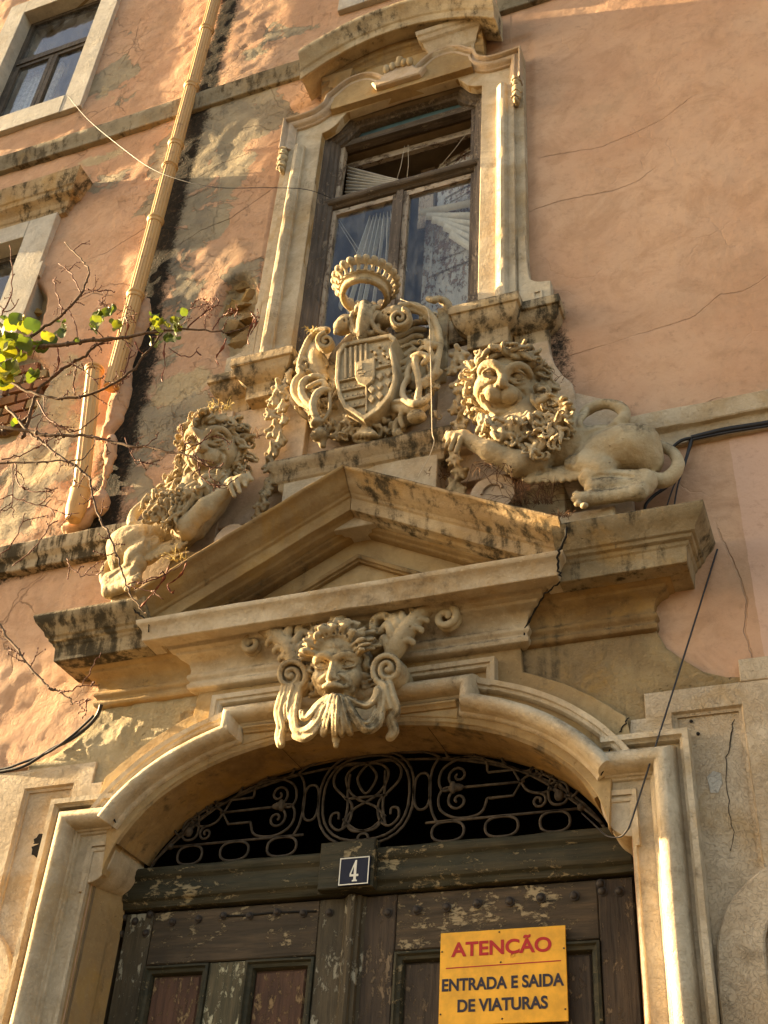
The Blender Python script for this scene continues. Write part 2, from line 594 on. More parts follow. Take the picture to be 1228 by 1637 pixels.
    h = n.math('SUBTRACT', h, n.math('MULTIPLY', n.step(layer, 0.53, 0.545), n.math('MULTIPLY', n.step(grey, 0.02, 0.4), 0.7)))
    h = n.math('SUBTRACT', h, n.math('MULTIPLY', s1, 0.5))
    h = n.math('ADD', h, n.math('MULTIPLY', n.math('MULTIPLY', s1, n.noise(18, 6, 0.7)), 1.1))
    h = n.math('SUBTRACT', h, n.math('MULTIPLY', ck, 0.9))
    return n.surf(col, 0.92, n.bump(h, 0.016, 1.0), 0.15)
PLASTER = plaster_mat()

def wood_mat(name, base, second, flake, flake_amt=0.5, vert=True, spec=0.3, cut=0.56, gr=1.0):
    n = NT(name)
    sc = (30, 30, 2.2) if vert else (2.2, 30, 30)
    g = n.noise(1.0, 6, 0.65, vec=n.map(scale=sc), dist=0.4)
    col = n.mix(n.step(g, 0.35, 0.7), base, second)
    v = n.noise(3, 5, 0.6)
    col = n.mix(n.math('MULTIPLY', n.step(v, 0.4, 0.7), 0.6), col, tuple(c * 0.45 for c in base))
    fm = n.noise(1.0, 8, 0.78, vec=n.map(scale=(26, 26, 13) if vert else (13, 26, 26)), dist=0.3)
    gate = n.noise(2.6, 4, 0.6, vec=n.map(loc=(3, 1, 7)))
    ff = n.step(n.math('ADD', n.math('MULTIPLY', fm, 0.75), n.math('MULTIPLY', gate, 0.35)), cut, cut + 0.03)
    col = n.mix(n.math('MULTIPLY', ff, flake_amt), col, flake)
    g2 = n.noise(1.0, 4, 0.7, vec=n.map(scale=(110, 110, 5) if vert else (5, 110, 110)))
    col = n.mix(n.math('MULTIPLY', n.step(g2, 0.52, 0.7), 0.5), col, tuple(c * 0.35 for c in base))
    h = n.math('ADD', n.math('ADD', n.math('MULTIPLY', g, 0.8 * gr), n.math('MULTIPLY', g2, 0.4)), n.math('ADD', n.math('MULTIPLY', ff, 0.5), n.math('MULTIPLY', n.noise(40, 5, 0.7), 0.3)))
    return n.surf(col, 0.7, n.bump(h, 0.006, 1.0), spec)

DOOR = wood_mat('old_green_brown_door_paint', (0.050, 0.038, 0.021), (0.105, 0.078, 0.046), (0.36, 0.33, 0.25), 0.85, True, cut=0.58, gr=1.6)
DOOR_FLAKY = wood_mat('flaking_door_paint', (0.075, 0.065, 0.035), (0.15, 0.115, 0.065), (0.55, 0.50, 0.34), 0.9, True, cut=0.55, gr=1.6)
DOOR_B = wood_mat('dark_door_paint', (0.036, 0.024, 0.016), (0.085, 0.055, 0.034), (0.26, 0.18, 0.11), 0.75, True, cut=0.59, gr=1.6)
DOOR_H = wood_mat('door_rail_paint', (0.048, 0.034, 0.020), (0.11, 0.072, 0.042), (0.42, 0.32, 0.19), 0.8, False, cut=0.60, gr=1.6)
DOOR_RED = wood_mat('red_panel_paint', (0.065, 0.030, 0.018), (0.125, 0.058, 0.034), (0.34, 0.22, 0.11), 0.8, True, cut=0.57, gr=1.6)
TRANSOM = wood_mat('green_transom_paint', (0.030, 0.030, 0.017), (0.075, 0.060, 0.034), (0.36, 0.28, 0.16), 0.8, False, cut=0.615, gr=1.6)
WIN_WOOD = wood_mat('weathered_window_wood', (0.085, 0.065, 0.05), (0.17, 0.13, 0.10), (0.34, 0.27, 0.2), 0.6, True, cut=0.60)
WIN_WOOD_H = wood_mat('weathered_window_wood_rail', (0.08, 0.06, 0.045), (0.18, 0.14, 0.105), (0.36, 0.29, 0.21), 0.6, False, cut=0.60)
WIN_FLAKE = wood_mat('flaking_cream_paint', (0.42, 0.33, 0.25), (0.52, 0.43, 0.33), (0.15, 0.10, 0.07), 0.9, True, cut=0.57)
WIN_FLAKE_H = wood_mat('flaking_cream_paint_rail', (0.42, 0.33, 0.25), (0.52, 0.43, 0.33), (0.15, 0.10, 0.07), 0.9, False, cut=0.57)
SHUTTER = wood_mat('flaking_shutter_paint', (0.62, 0.59, 0.55), (0.72, 0.69, 0.64), (0.20, 0.11, 0.08), 1.0, True, cut=0.545)
DARKWIN = wood_mat('dark_casement_wood', (0.07, 0.055, 0.045), (0.12, 0.10, 0.08), (0.2, 0.16, 0.12), 0.4, True)

def plain(name, col, rough=0.6, spec=0.3, metal=0.0, nscale=20, var=0.25, bd=0.002):
    n = NT(name)
    f = n.noise(nscale, 5, 0.65)
    c = n.mix(n.step(f, 0.3, 0.7), tuple(x * (1 - var) for x in col), tuple(min(1, x * (1 + var)) for x in col))
    return n.surf(c, rough, n.bump(n.noise(nscale * 1.7, 4, 0.6), bd, 0.8), spec, metal)

IRON = plain('rusty_wrought_iron', (0.062, 0.046, 0.033), 0.75, 0.3, 0.0, 30, 0.45, 0.003)
STUD = plain('dark_iron_stud', (0.04, 0.03, 0.024), 0.6, 0.4, 0.2, 30, 0.3)
DARK = plain('dark_interior', (0.02, 0.018, 0.016), 0.9, 0.1)
ROOM = plain('brown_room_wall', (0.22, 0.16, 0.10), 0.9, 0.1, nscale=3)
BLACKWIRE = plain('black_cable_rubber', (0.018, 0.016, 0.018), 0.5, 0.4)
PALEWIRE = plain('pale_cable', (0.55, 0.45, 0.32), 0.6, 0.3)
BLUE = plain('blue_painted_wood', (0.07, 0.15, 0.19), 0.6, 0.3, nscale=8)
BLIND = plain('dusty_blind_slat', (0.78, 0.75, 0.68), 0.5, 0.3, nscale=12, var=0.12)
SIGN = plain('yellow_sign_metal', (0.82, 0.40, 0.04), 0.5, 0.35, nscale=9, var=0.16, bd=0.0006)
SIGN_RED = plain('sign_red', (0.45, 0.02, 0.02), 0.5, 0.3, var=0.05)
SIGN_BLACK = plain('sign_black', (0.03, 0.022, 0.035), 0.5, 0.3, var=0.05)
ENAMEL = plain('dark_blue_enamel', (0.004, 0.006, 0.022), 0.5, 0.25, var=0.1)
WHITE = plain('white_enamel', (0.75, 0.72, 0.62), 0.3, 0.5, var=0.05)
BARK = plain('brown_bark', (0.11, 0.065, 0.04), 0.8, 0.2, nscale=60, var=0.4)
TWIG = plain('reddish_twig', (0.13, 0.045, 0.028), 0.7, 0.2, nscale=60, var=0.3)
POD = plain('dry_seed_pod', (0.20, 0.05, 0.02), 0.6, 0.3, nscale=30, var=0.4)
STRAW = plain('dry_grass', (0.45, 0.33, 0.12), 0.8, 0.2)
DRYWEED = plain('brown_dry_weed', (0.14, 0.07, 0.035), 0.8, 0.2)
CAVITY = stone_mat('exposed_rubble', (0.26, 0.16, 0.07), (0.42, 0.29, 0.15), ochre=0.7, soot=0.4, pit=1.2, bd=0.02)
BRICK = stone_mat('exposed_brick', (0.30, 0.12, 0.06), (0.38, 0.17, 0.09), ochre=0.3, soot=0.3, pit=0.8)
PAVE = stone_mat('street_cobbles', (0.045, 0.038, 0.03), (0.065, 0.055, 0.045), ochre=0.2, soot=0.2)

def pipe_mat():
    n = NT('ochre_pipe_paint')
    runs = n.noise(1.0, 6, 0.7, vec=n.map(scale=(40, 40, 1.6)))
    col = n.mix(n.noise(3, 5, 0.6), (0.50, 0.28, 0.11), (0.62, 0.38, 0.17))
    col = n.mix(n.math('MULTIPLY', n.step(n.noise(12, 7, 0.75), 0.56, 0.66), 0.6), col, (0.28, 0.13, 0.06))
    col = n.mix(n.math('MULTIPLY', n.step(runs, 0.52, 0.68), 0.55), col, (0.25, 0.14, 0.07))
    return n.surf(col, 0.55, n.bump(n.noise(25, 5, 0.6), 0.003, 0.8), 0.35)
PIPE = pipe_mat()

def leaf_mat():
    n = NT('yellow_green_leaf')
    oi = n.t.nodes.new('ShaderNodeObjectInfo')
    col = n.ramp(oi.outputs['Random'], [(0.0, (0.055, 0.095, 0.012)), (0.5, (0.12, 0.16, 0.018)), (0.8, (0.24, 0.25, 0.02)), (1.0, (0.34, 0.30, 0.025))])
    b = n.t.nodes.new('ShaderNodeBsdfPrincipled')
    n._in(b.inputs['Base Color'], col)
    b.inputs['Roughness'].default_value = 0.5
    tr = n.t.nodes.new('ShaderNodeBsdfTranslucent')
    n._in(tr.inputs[0], col)
    mx = n.t.nodes.new('ShaderNodeMixShader')
    mx.inputs[0].default_value = 0.45
    n.t.links.new(b.outputs[0], mx.inputs[1])
    n.t.links.new(tr.outputs[0], mx.inputs[2])
    n.t.links.new(mx.outputs[0], n.out.inputs[0])
    return n.m
LEAF = leaf_mat()

def glass_mat(name, tint=(0.92, 0.94, 0.94), refl=0.35):
    n = NT(name)
    gl = n.t.nodes.new('ShaderNodeBsdfGlossy')
    gl.inputs['Roughness'].default_value = 0.04
    gl.inputs['Color'].default_value = (0.85, 0.9, 1, 1)
    nb = n.bump(n.noise(2.2, 3, 0.5), 0.02, 0.35)
    n._in(gl.inputs['Normal'], nb)
    tp = n.t.nodes.new('ShaderNodeBsdfTransparent')
    tp.inputs[0].default_value = (*tint, 1)
    fr = n.t.nodes.new('ShaderNodeLayerWeight')
    fr.inputs[0].default_value = 0.5
    f2 = n.math('ADD', n.math('MULTIPLY', n.math('POWER', fr.outputs['Facing'], 4.0), 0.6), 0.022, clamp=True)
    mx = n.t.nodes.new('ShaderNodeMixShader')
    n._in(mx.inputs[0], f2)
    n.t.links.new(tp.outputs[0], mx.inputs[1])
    n.t.links.new(gl.outputs[0], mx.inputs[2])
    # dust film
    df = n.t.nodes.new('ShaderNodeBsdfDiffuse')
    df.inputs[0].default_value = (0.5, 0.5, 0.5, 1)
    mx2 = n.t.nodes.new('ShaderNodeMixShader')
    n._in(mx2.inputs[0], n.math('MULTIPLY', n.step(n.noise(3, 6, 0.7, vec=n.map(scale=(3, 1, 1))), 0.35, 0.8), 0.16))
    n.t.links.new(mx.outputs[0], mx2.inputs[1])
    n.t.links.new(df.outputs[0], mx2.inputs[2])
    n.t.links.new(mx2.outputs[0], n.out.inputs[0])
    return n.m
GLASS = glass_mat('dusty_window_glass')
# ================================================================== the facade wall
facade = thing('palace_facade', 'salmon pink peeling plaster wall of the old palace with stone string courses', 'building')

def nonuni(a, fine0, fine1, b, step, coarse, exact):
    L = set(np.round(np.arange(fine0, fine1 + 1e-6, step), 4)) | set(np.round(np.arange(a, fine0, coarse), 4)) | set(np.round(np.arange(fine1, b + 1e-6, coarse), 4))
    L = sorted(L)
    for e in exact:
        L = [x for x in L if abs(x - e) > step * 0.55] + [e]
    return np.array(sorted(L))

def seg_dist(x, z, pl):
    """signed distance to a polyline, and how far along it the nearest point is (for the ends)"""
    best = np.full(x.shape, 9.0)
    sgn = np.ones(x.shape)
    for i in range(len(pl) - 1):
        (ax, az), (bx, bz) = pl[i], pl[i + 1]
        dx, dz = bx - ax, bz - az
        L2 = dx * dx + dz * dz
        t = np.clip(((x - ax) * dx + (z - az) * dz) / L2, 0, 1)
        d = np.hypot(x - ax - t * dx, z - az - t * dz)
        m = d < best
        best = np.where(m, d, best)
        sgn = np.where(m, np.sign(dx * (z - az) - dz * (x - ax)), sgn)
    return best, sgn

def px_line(pts, D=0.0):
    return [XZ(p[0], p[1], D) for p in pts]

def in_poly(x, z, poly):
    c = np.zeros(x.shape, bool)
    n = len(poly)
    for i in range(n):
        (x0, z0), (x1, z1) = poly[i - 1], poly[i]
        with np.errstate(divide='ignore', invalid='ignore'):
            c ^= ((z0 > z) != (z1 > z)) & (x < (x1 - x0) * (z - z0) / (z1 - z0 + 1e-12) + x0)
    return c

def poly_field(x, z, poly, soft):
    d, _ = seg_dist(x, z, list(poly) + [poly[0]])
    ins = in_poly(x, z, poly)
    return np.clip(0.5 + np.where(ins, d, -d) / (2 * soft), 0, 1)

OPEN = [(-1.42, 1.42, 0.0, 4.62), (-0.72, 0.72, 7.05, 10.0), (-4.75, -3.65, 11.785, 13.9), (-4.80, -3.51, 7.9, 9.6), (-0.45, 0.68, 11.90, 13.9)]
exX = sorted({o[0] for o in OPEN} | {o[1] for o in OPEN})
exZ = sorted({o[2] for o in OPEN if o[2] > 0} | {o[3] for o in OPEN})
gx = nonuni(-9.0, -5.4, 2.9, 6.0, 0.026, 0.2, exX)
gz = nonuni(0.0, 2.6, 14.7, 18.0, 0.026, 0.2, exZ)
GX, GZ = np.meshgrid(gx, gz)
x, z = GX.ravel(), GZ.ravel()
P3 = np.stack([x, np.zeros_like(x), z], 1)
HOLES = [px_line([(362, 455), (385, 440), (405, 452), (413, 470), (411, 500), (406, 545), (392, 572), (366, 565), (352, 530), (346, 500), (353, 475)]),
         px_line([(46, 463), (60, 457), (73, 472), (70, 495), (62, 520), (45, 515), (42, 480)]),
         px_line([(-60, 548), (10, 556), (55, 570), (74, 590), (76, 612), (62, 640), (44, 668), (20, 700), (-60, 720)])]
# undulation
y = fbm(P3, 0.7, 4, 3) * 0.022 + fbm(P3, 3.5, 4, 5) * 0.007
left = np.clip((-0.9 - x) / 0.6, 0, 1)
y += left * fbm(P3, 7, 4, 9) * 0.009
und = ((np.abs(x) < 2.46) & (z < 4.42)) | ((np.abs(x) < 1.12) & (z < 7.2)) | ((np.abs(x) < 1.56) & (z < 6.25) & (z > 4.4)) | ((np.abs(x) < 1.05) & (z < 10.4))
y = np.where(und, np.maximum(y, 0.012), y)
hole = np.zeros(x.shape)
for h, dep in zip(HOLES, (0.11, 0.12, 0.07)):
    f = poly_field(x, z, h, 0.035)
    f = np.clip(f + fbm(P3, 9, 3, 21) * 0.25 * (f > 0.02), 0, 1)
    f = f * f * (3 - 2 * f)
    y += f * (dep + fbm(P3, 6, 4, 13) * 0.06)
    hole = np.maximum(hole, f)
# how worn the paint coat is, by zone
worn = np.full(x.shape, 0.0)
def blob(px, py, rx, rz, amt):
    cx_, cz_ = XZ(px, py)
    return amt * np.exp(-(((x - cx_) / rx) ** 2 + ((z - cz_) / rz) ** 2))
for b in [(330, 240, .75, 1.3, .75), (320, 350, .6, .9, .68), (300, 480, .5, .9, .5), (270, 600, .5, .5, .45), (430, 190, .55, .5, .75), (180, 130, .5, .7, .62), (150, 290, .8, .35, .55), (430, 80, .9, .7, .52),
          (60, 330, .6, .3, .45), (40, 780, .9, .7, .6), (250, 700, .5, .7, .62), (60, 640, .7, .5, .5), (200, 60, .4, .6, .45), (390, 440, .3, .4, .6), (250, 780, .4, .4, .6), (300, 640, .45, .35, .62), (210, 30, .5, .5, .4), (560, 60, .3, .4, .3)]:
    worn = np.maximum(worn, blob(*b) - 0.05)
worn = np.where(x > 0.9, -0.4, worn)
sand = np.full(x.shape, -0.3)
for b in [(290, 620, .42, .22, .8), (170, 150, .3, .3, .55), (150, 255, .7, .16, .6), (100, 620, .28, .55, .7), (60, 740, .5, .35, .7), (120, 690, .4, .5, .6), (400, 530, .2, .5, .7), (30, 900, .5, .15, .5), (330, 700, .3, .5, .45), (150, 400, .3, .5, .42)]:
    sand = np.maximum(sand, blob(*b))
sand = np.maximum(sand, hole * 1.2)
sand = np.where(x > 0.9, -0.4, sand)
# black mould running down beside the downpipe, over the string courses and round the sculpture
mould = np.full(x.shape, -0.4)
for pl, w, a in [([(372, -10), (352, 60), (325, 160), (290, 280), (262, 390), (245, 470)], 0.17, 1.0), ([(243, 470), (228, 570), (205, 660), (180, 760), (160, 850)], 0.2, 1.0), ([(195, 640), (165, 800)], .16, .9),
                 ([(0, 283), (200, 215), (330, 168)], 0.05, .35), ([(330, 165), (500, 100)], .10, .7), ([(60, 850), (330, 800)], 0.16, .62), ([(0, 925), (170, 875)], 0.08, .7),
                 ([(890, 500), (893, 560), (900, 600)], 0.16, .68), ([(930, 640), (1010, 668)], .06, .5), ([(850, 20), (1000, 0)], .05, .3), ([(1120, 540), (1125, 600)], .12, .3), ([(100, 860), (150, 790)], .25, .72), ([(1125, 820), (1140, 880)], .05, .3)]:
    d, _ = seg_dist(x, z, px_line(pl))
    mould = np.maximum(mould, a * np.exp(-(d / w) ** 2) - 0.08)
fr = poly_field(x, z, [(2.09, 5.90), (2.105, 4.3), (4.2, 4.3), (4.2, 5.90)], 0.06)
crk = np.full(x.shape, 9.0)
crs = np.ones(x.shape)
for pl in [[(318, 283), (360, 258), (420, 238), (450, 222)], [(258, 412), (320, 370), (370, 350), (440, 300)], [(288, 324), (340, 298)], [(100, 430), (170, 405), (240, 360)], [(270, 362), (300, 368)],
           [(850, 335), (905, 318), (980, 305), (1020, 290), (1045, 270)], [(870, 250), (960, 235), (1010, 215), (1060, 190), (1100, 160)], [(1050, 525), (1110, 505), (1150, 470), (1190, 465), (1228, 440)],
           [(900, 570), (985, 545), (1060, 520)], [(1150, 850), (1175, 905), (1195, 960), (1190, 1010), (1205, 1060)], [(10, 820), (60, 770), (80, 730)],
           [(130, 480), (150, 470), (180, 475)], [(430, 130), (445, 170), (490, 190)], [(225, 30), (215, 70), (190, 110)], [(1140, 640), (1100, 660)]]:
    d, s_ = seg_dist(x, z, px_line(pl))
    m = d < crk
    crk = np.where(m, d, crk)
    crs = np.where(m, s_, crs)
crackw = np.clip(1.3 - crk / 0.045, 0, 1) * np.clip(0.75 + fbm(P3, 2.5, 3, 77) * 1.2, 0, 1)
crack = np.clip(crk * crs, -0.2, 0.2)
nx_, nz_ = len(gx), len(gz)
idx = np.arange(nx_ * nz_).reshape(nz_, nx_)
cxm, czm = np.meshgrid((gx[1:] + gx[:-1]) / 2, (gz[1:] + gz[:-1]) / 2)
keep = np.ones(cxm.shape, bool)
for (x0, x1, z0, z1) in OPEN:
    keep &= ~((cxm > x0) & (cxm < x1) & (czm > z0) & (czm < z1))
q = np.stack([idx[:-1, :-1], idx[:-1, 1:], idx[1:, 1:], idx[1:, :-1]], -1)[keep]
# keep the plaster behind the openings' stone frames
me = bpy.data.meshes.new('plaster_wall')
me.vertices.add(len(x))
me.vertices.foreach_set('co', np.stack([x, y, z], 1).astype(np.float32).ravel())
me.loops.add(q.size)
me.loops.foreach_set('vertex_index', q.ravel().astype(np.int32))
me.polygons.add(len(q))
me.polygons.foreach_set('loop_start', np.arange(0, q.size, 4, dtype=np.int32))
me.update(calc_edges=True)
for nm, arr in (('worn', worn), ('sand', sand), ('mould', mould), ('fresh', fr), ('crack', crack), ('crackw', crackw)):
    at = me.attributes.new(nm, 'FLOAT', 'POINT')
    at.data.foreach_set('value', arr.astype(np.float32))
finish(me, 'plaster_wall', PLASTER, facade, 180)

# body of the building behind the front sheet: side returns, and reveals round every opening
mb = MB()
mb.box(-9.0, -8.6, 0.06, 7, 0, 18)
mb.box(5.6, 6.0, 0.06, 7, 0, 18)
mb.box(-9.0, 6.0, 6.6, 7, 0, 18)
mb.box(-9.0, 6.0, 0.06, 7, 17.7, 18)
mb.build('outer_wall', ROOM, facade)
for (x0, x1, z0, z1) in OPEN:
    t = 0.45
    for bx_ in ((x0 - 0.05, x0, z0, z1), (x1, x1 + 0.05, z0, z1), (x0 - 0.05, x1 + 0.05, z1, z1 + 0.05), (x0 - 0.05, x1 + 0.05, z0 - 0.05, z0)):
        if bx_[2] < -0.01:
            continue
        mb = MB()
        mb.box(bx_[0], bx_[1], 0.03, t, bx_[2], bx_[3])
        mb.build('window_reveal', ROOM, facade)
# rooms behind the openings
mb = MB()
for (x0, x1, z0, z1, d) in [(-1.6, 1.9, 6.9, 10.6, 3.5), (-5.4, -3.0, 11.2, 14.4, 2.5), (-5.4, -3.0, 7.4, 10.2, 2.5), (-1.1, 1.3, 11.4, 14.4, 2.5)]:
    w = 0.06
    mb.box(x0 - w, x0, 0.46, d, z0, z1)
    mb.box(x1, x1 + w, 0.46, d, z0, z1)
    mb.box(x0, x1, d - w, d, z0, z1)
    mb.box(x0, x1, 0.46, d - w, z1, z1 + w)
    mb.box(x0, x1, 0.46, d - w, z0 - w, z0)
mb.build('room_wall', ROOM, facade)
mb = MB()
mb.box(-1.7, 1.7, 2.4, 2.5, 0, 4.9)
mb.box(-1.75, -1.7, 0.46, 2.5, 0, 4.9)
mb.box(1.7, 1.75, 0.46, 2.5, 0, 4.9)
mb.box(-1.7, 1.7, 0.46, 2.4, 4.85, 4.9)
mb.build('entrance_passage_wall', DARK, facade)

# rubble stones and bricks seen in the cavities
def nrm_(v):
    return v / np.linalg.norm(v)
def rock(c, r, seed, mat, name, M=None):
    m = MB()
    m.ellipsoid((0, 0, 0), (1, 1, 1), 10, 7)
    rs_ = np.random.default_rng(seed + 50)
    pl_ = [nrm_(rs_.normal(0, 1, 3)) for _ in range(9)]
    vv = []
    for q_ in m.v:
        q_ = np.array(q_)
        for p_ in pl_:
            d_ = q_ @ p_ - 0.45
            if d_ > 0:
                q_ = q_ - p_ * d_
        vv.append(tuple(np.array(c) + q_ * np.array(r) * 1.6))
    m.v = vv
    o = m.build(name, mat, facade, 25, wear=min(r) * 0.22, wfreq=14)
    return o
k = 0
for (px, py, rx, rz) in [(382, 462, .10, .05), (398, 480, .09, .06), (378, 490, .09, .07), (400, 508, .08, .06), (372, 520, .08, .06), (392, 538, .09, .07), (378, 556, .09, .04), (362, 480, .06, .05), (360, 505, .05, .06),
                        (60, 475, .07, .06), (55, 500, .08, .06)]:
    w = W(px, py, -0.1)
    rock(w, (rx, 0.055, rz), k, CAVITY, 'rubble_stone')
    k += 1
for r_ in range(7):
    for c_ in range(5):
        bx = -3.52 + c_ * 0.23 + (r_ % 2) * 0.11
        bz = 7.32 + r_ * 0.105
        if in_poly(np.array([bx]), np.array([bz]), HOLES[2])[0]:
            m = MB()
            m.box(bx - 0.10, bx + 0.10, 0.025, 0.13, bz - 0.038, bz + 0.038)
            m.build('brick', BRICK if rng.random() < 0.6 else CAVITY, facade, wear=0.012, wfreq=9)

# ---- string courses
def string(x0, x1, prof, mat, name='string_course'):
    m = MB()
    m.sweep([(x1, 0.0), (x0, 0.0)], [(b, a) for a, b in prof] if False else prof, plane='plan', seg=0.05, soften=0.006)
    return m.build(name, mat, facade, wear=0.006, wfreq=4)
UP = [(-0.05, 10.775), (0.045, 10.785), (0.05, 10.85), (0.075, 10.90), (0.085, 10.975), (0.03, 11.0), (-0.05, 11.0)]
string(-9, -0.80, UP, STRING_DARK)
string(0.80, 6, UP, STRING_DARK)
MIDL = [(-0.05, 5.875), (0.045, 5.88), (0.05, 5.945), (0.085, 5.97), (0.095, 6.07), (0.03, 6.085), (-0.05, 6.085)]
for a, b in [(-9, -2.34), (-2.33, -1.35)]:
    string(a, b, MIDL, STRING_MIX)
MIDR = [(-0.05, 5.885), (0.035, 5.89), (0.04, 5.985), (0.075, 5.995), (0.08, 6.12), (0.02, 6.13), (-0.05, 6.13)]
string(1.50, 6, MIDR, STONE)

# ================================================================== ground
gm = MB()
gm.add([(-120, -120, 0), (120, -120, 0), (120, 120, 0), (-120, 120, 0)], [(0, 1, 2, 3)])
g = gm.build('street_paving', PAVE, None)
g['kind'] = 'structure'

# ================================================================== windows
def simple_window(name, label, x0, x1, z0, z1, fw, sill_z, hood=None, group=None):
    t = thing(name, label, 'window', ((x0 + x1) / 2, 0, z0), group)
    D = 0.05
    fl, fr_, ft = fw
    m = MB(); m.slab([(x0 - fl, sill_z), (x0, sill_z), (x0, z1 + ft), (x0 - fl, z1 + ft)], -0.3, D); m.build('stone_jamb', STONE_GREY, t, wear=0.002)
    m = MB(); m.slab([(x1, sill_z), (x1 + fr_, sill_z), (x1 + fr_, z1 + ft), (x1, z1 + ft)], -0.3, D); m.build('stone_jamb', STONE_GREY, t, wear=0.002)
    m = MB(); m.slab([(x0 + .002, z1), (x1 - .002, z1), (x1 - .002, z1 + ft), (x0 + .002, z1 + ft)], -0.3, D + .002); m.build('lintel', STONE_GREY, t, wear=0.002)
    m = MB(); m.slab([(x0 + .002, sill_z), (x1 - .002, sill_z), (x1 - .002, z0), (x0 + .002, z0)], -0.3, D + .002); m.build('sill', STONE_GREY, t, wear=0.002)
    # casement
    w = 0.055
    yb = 0.10
    m = MB()
    m.box(x0, x0 + w, yb, yb + 0.07, z0, z1); m.box(x1 - w, x1, yb, yb + 0.07, z0, z1)
    m.box(x0 + w, x1 - w, yb, yb + .07, z1 - w, z1); m.box(x0 + w, x1 - w, yb, yb + .07, z0, z0 + w)
    m.build('window_frame', DARKWIN, t, wear=0.003)
    zt = z0 + (z1 - z0) * 0.60
    if z1 - z0 > 1.9:
        zt = z0 + 1.28
    m = MB(); m.box(x0 + w, x1 - w, yb - 0.02, yb + 0.05, zt - 0.045, zt + 0.045); m.build('transom_bar', DARKWIN, t, wear=0.003)
    xc = (x0 + x1) / 2
    for a, b in ((x0 + w + .004, xc - .004), (xc + .004, x1 - w - .004)):
        m = MB(); s_ = 0.05
        y0, y1 = yb - 0.005, yb + 0.04
        m.box(a, a + s_, y0, y1, z0 + w + .004, zt - .05); m.box(b - s_, b, y0, y1, z0 + w + .004, zt - .05)
        m.box(a + s_, b - s_, y0, y1, zt - .05 - s_, zt - .05); m.box(a + s_, b - s_, y0, y1, z0 + w + .004, z0 + w + s_)
        o = m.build('sash', DARKWIN, t, wear=0.002)
        m = MB(); m.box(a + s_ - .01, b - s_ + .01, yb + 0.018, yb + 0.022, z0 + w + s_ - .01, zt - .05 - s_ + .01); m.build('pane', GLASS, o)
        m = MB()
        for i in range(9):
            cx0 = a + (b - a) * (i + .5) / 9
            m.tube([(cx0, yb + .16 + 0.02 * math.sin(i * 2.1), z0 + .08), (cx0 + .01, yb + .16, zt)], 0.035, 6)
        m.build('curtain', plain('pale_curtain', (0.5, 0.5, 0.5), 0.9, 0.1), t) if a < xc and hood is None else None
    m = MB(); m.box(x0 + w, x1 - w, yb + 0.018, yb + 0.022, zt + .04, z1 - w + .01); m.build('pane', GLASS, t)
    return t
simple_window('upper_window', 'dark wood casement window in a plain pale stone frame beside the top of the downpipe', -4.75, -3.65, 11.785, 13.9, (0.24, 0.24, 0.25), 11.50, group='windows of the upper floor')
simple_window('upper_window', 'pale stone sill and frame corner of the window above the curved hood', -0.45, 0.68, 11.90, 13.9, (0.26, 0.26, 0.25), 11.65, group='windows of the upper floor')
t = simple_window('side_window', 'window with a moulded stone cornice, under the upper window and left of the downpipe', -4.80, -3.51, 7.9, 9.6, (0.29, 0.29, 0.22), 7.6, hood=True)
m = MB()
m.sweep([(-3.18, -0.02), (-3.18, 0.0), (-5.13, 0.0), (-5.13, -0.02)],
        [(-0.02, 9.81), (0.03, 9.815), (0.035, 9.87), (0.05, 9.88), (0.06, 9.93), (0.09, 9.96), (0.13, 9.98), (0.135, 10.03), (0.15, 10.04), (0.16, 10.10), (0.19, 10.15), (0.20, 10.20), (-0.02, 10.24)], plane='plan', soften=0.004)
m.build('window_cornice', STONE_DIRTY, t, wear=0.004)
m = MB(); m.slab([(-3.51 + .002, 9.0), (-3.19, 9.0), (-3.19, 9.16), (-3.235, 9.16 - .02), (-3.235, 7.6), (-3.508, 7.6)], 0.0, 0.056); m.build('stone_jamb', STONE_GREY, t, wear=0.002)
# ================================================================== balcony window over the portal
bw = thing('balcony_window', 'tall weathered window with a curved stone hood, broken blind and flaking shutters', 'window', (0, 0, 7.2))

def mirror(pts):
    """right half listed from the bottom up to the axis -> full path, right bottom to left bottom"""
    return list(pts) + [(-p[0], p[1]) for p in reversed(pts) if abs(p[0]) > 1e-6]

def crv(pts, sub=6):
    return [tuple(p) for p in smooth_path(pts, sub)]

# stone surround: flat inner band, raised fillet, outer moulding with ears
inner = mirror([(0.67, 7.2), (0.675, 9.80)] + crv([(0.62, 9.815), (0.56, 9.86), (0.52, 9.92), (0.475, 9.99)], 3) + [(0.0, 10.01)])
outer_r = [(1.01, 7.2), (1.015, 9.70), (1.0, 10.07), (0.94, 10.09)] + crv([(0.90, 10.03), (0.78, 10.02), (0.67, 10.08), (0.60, 10.22)], 4) + [(0.60, 10.33), (0.0, 10.33)]
outer = mirror(outer_r)
def ring(o_, i_):
    return o_ + i_[::-1]
m = MB()
m.slab(ring(mirror([(1.005, 7.21), (1.005, 10.05)] + crv([(0.88, 10.0), (0.78, 10.0), (0.68, 10.06), (0.61, 10.2)], 3) + [(0.61, 10.34), (0, 10.34)]), inner), -0.02, 0.055)
m.build('stone_surround', STONE, bw, wear=0.003)
# reveal of the opening (inside edge of the stone)
m = MB()
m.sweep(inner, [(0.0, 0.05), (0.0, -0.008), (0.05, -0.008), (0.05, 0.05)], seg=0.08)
m.build('reveal', STONE_OCHRE, bw, wear=0.002)
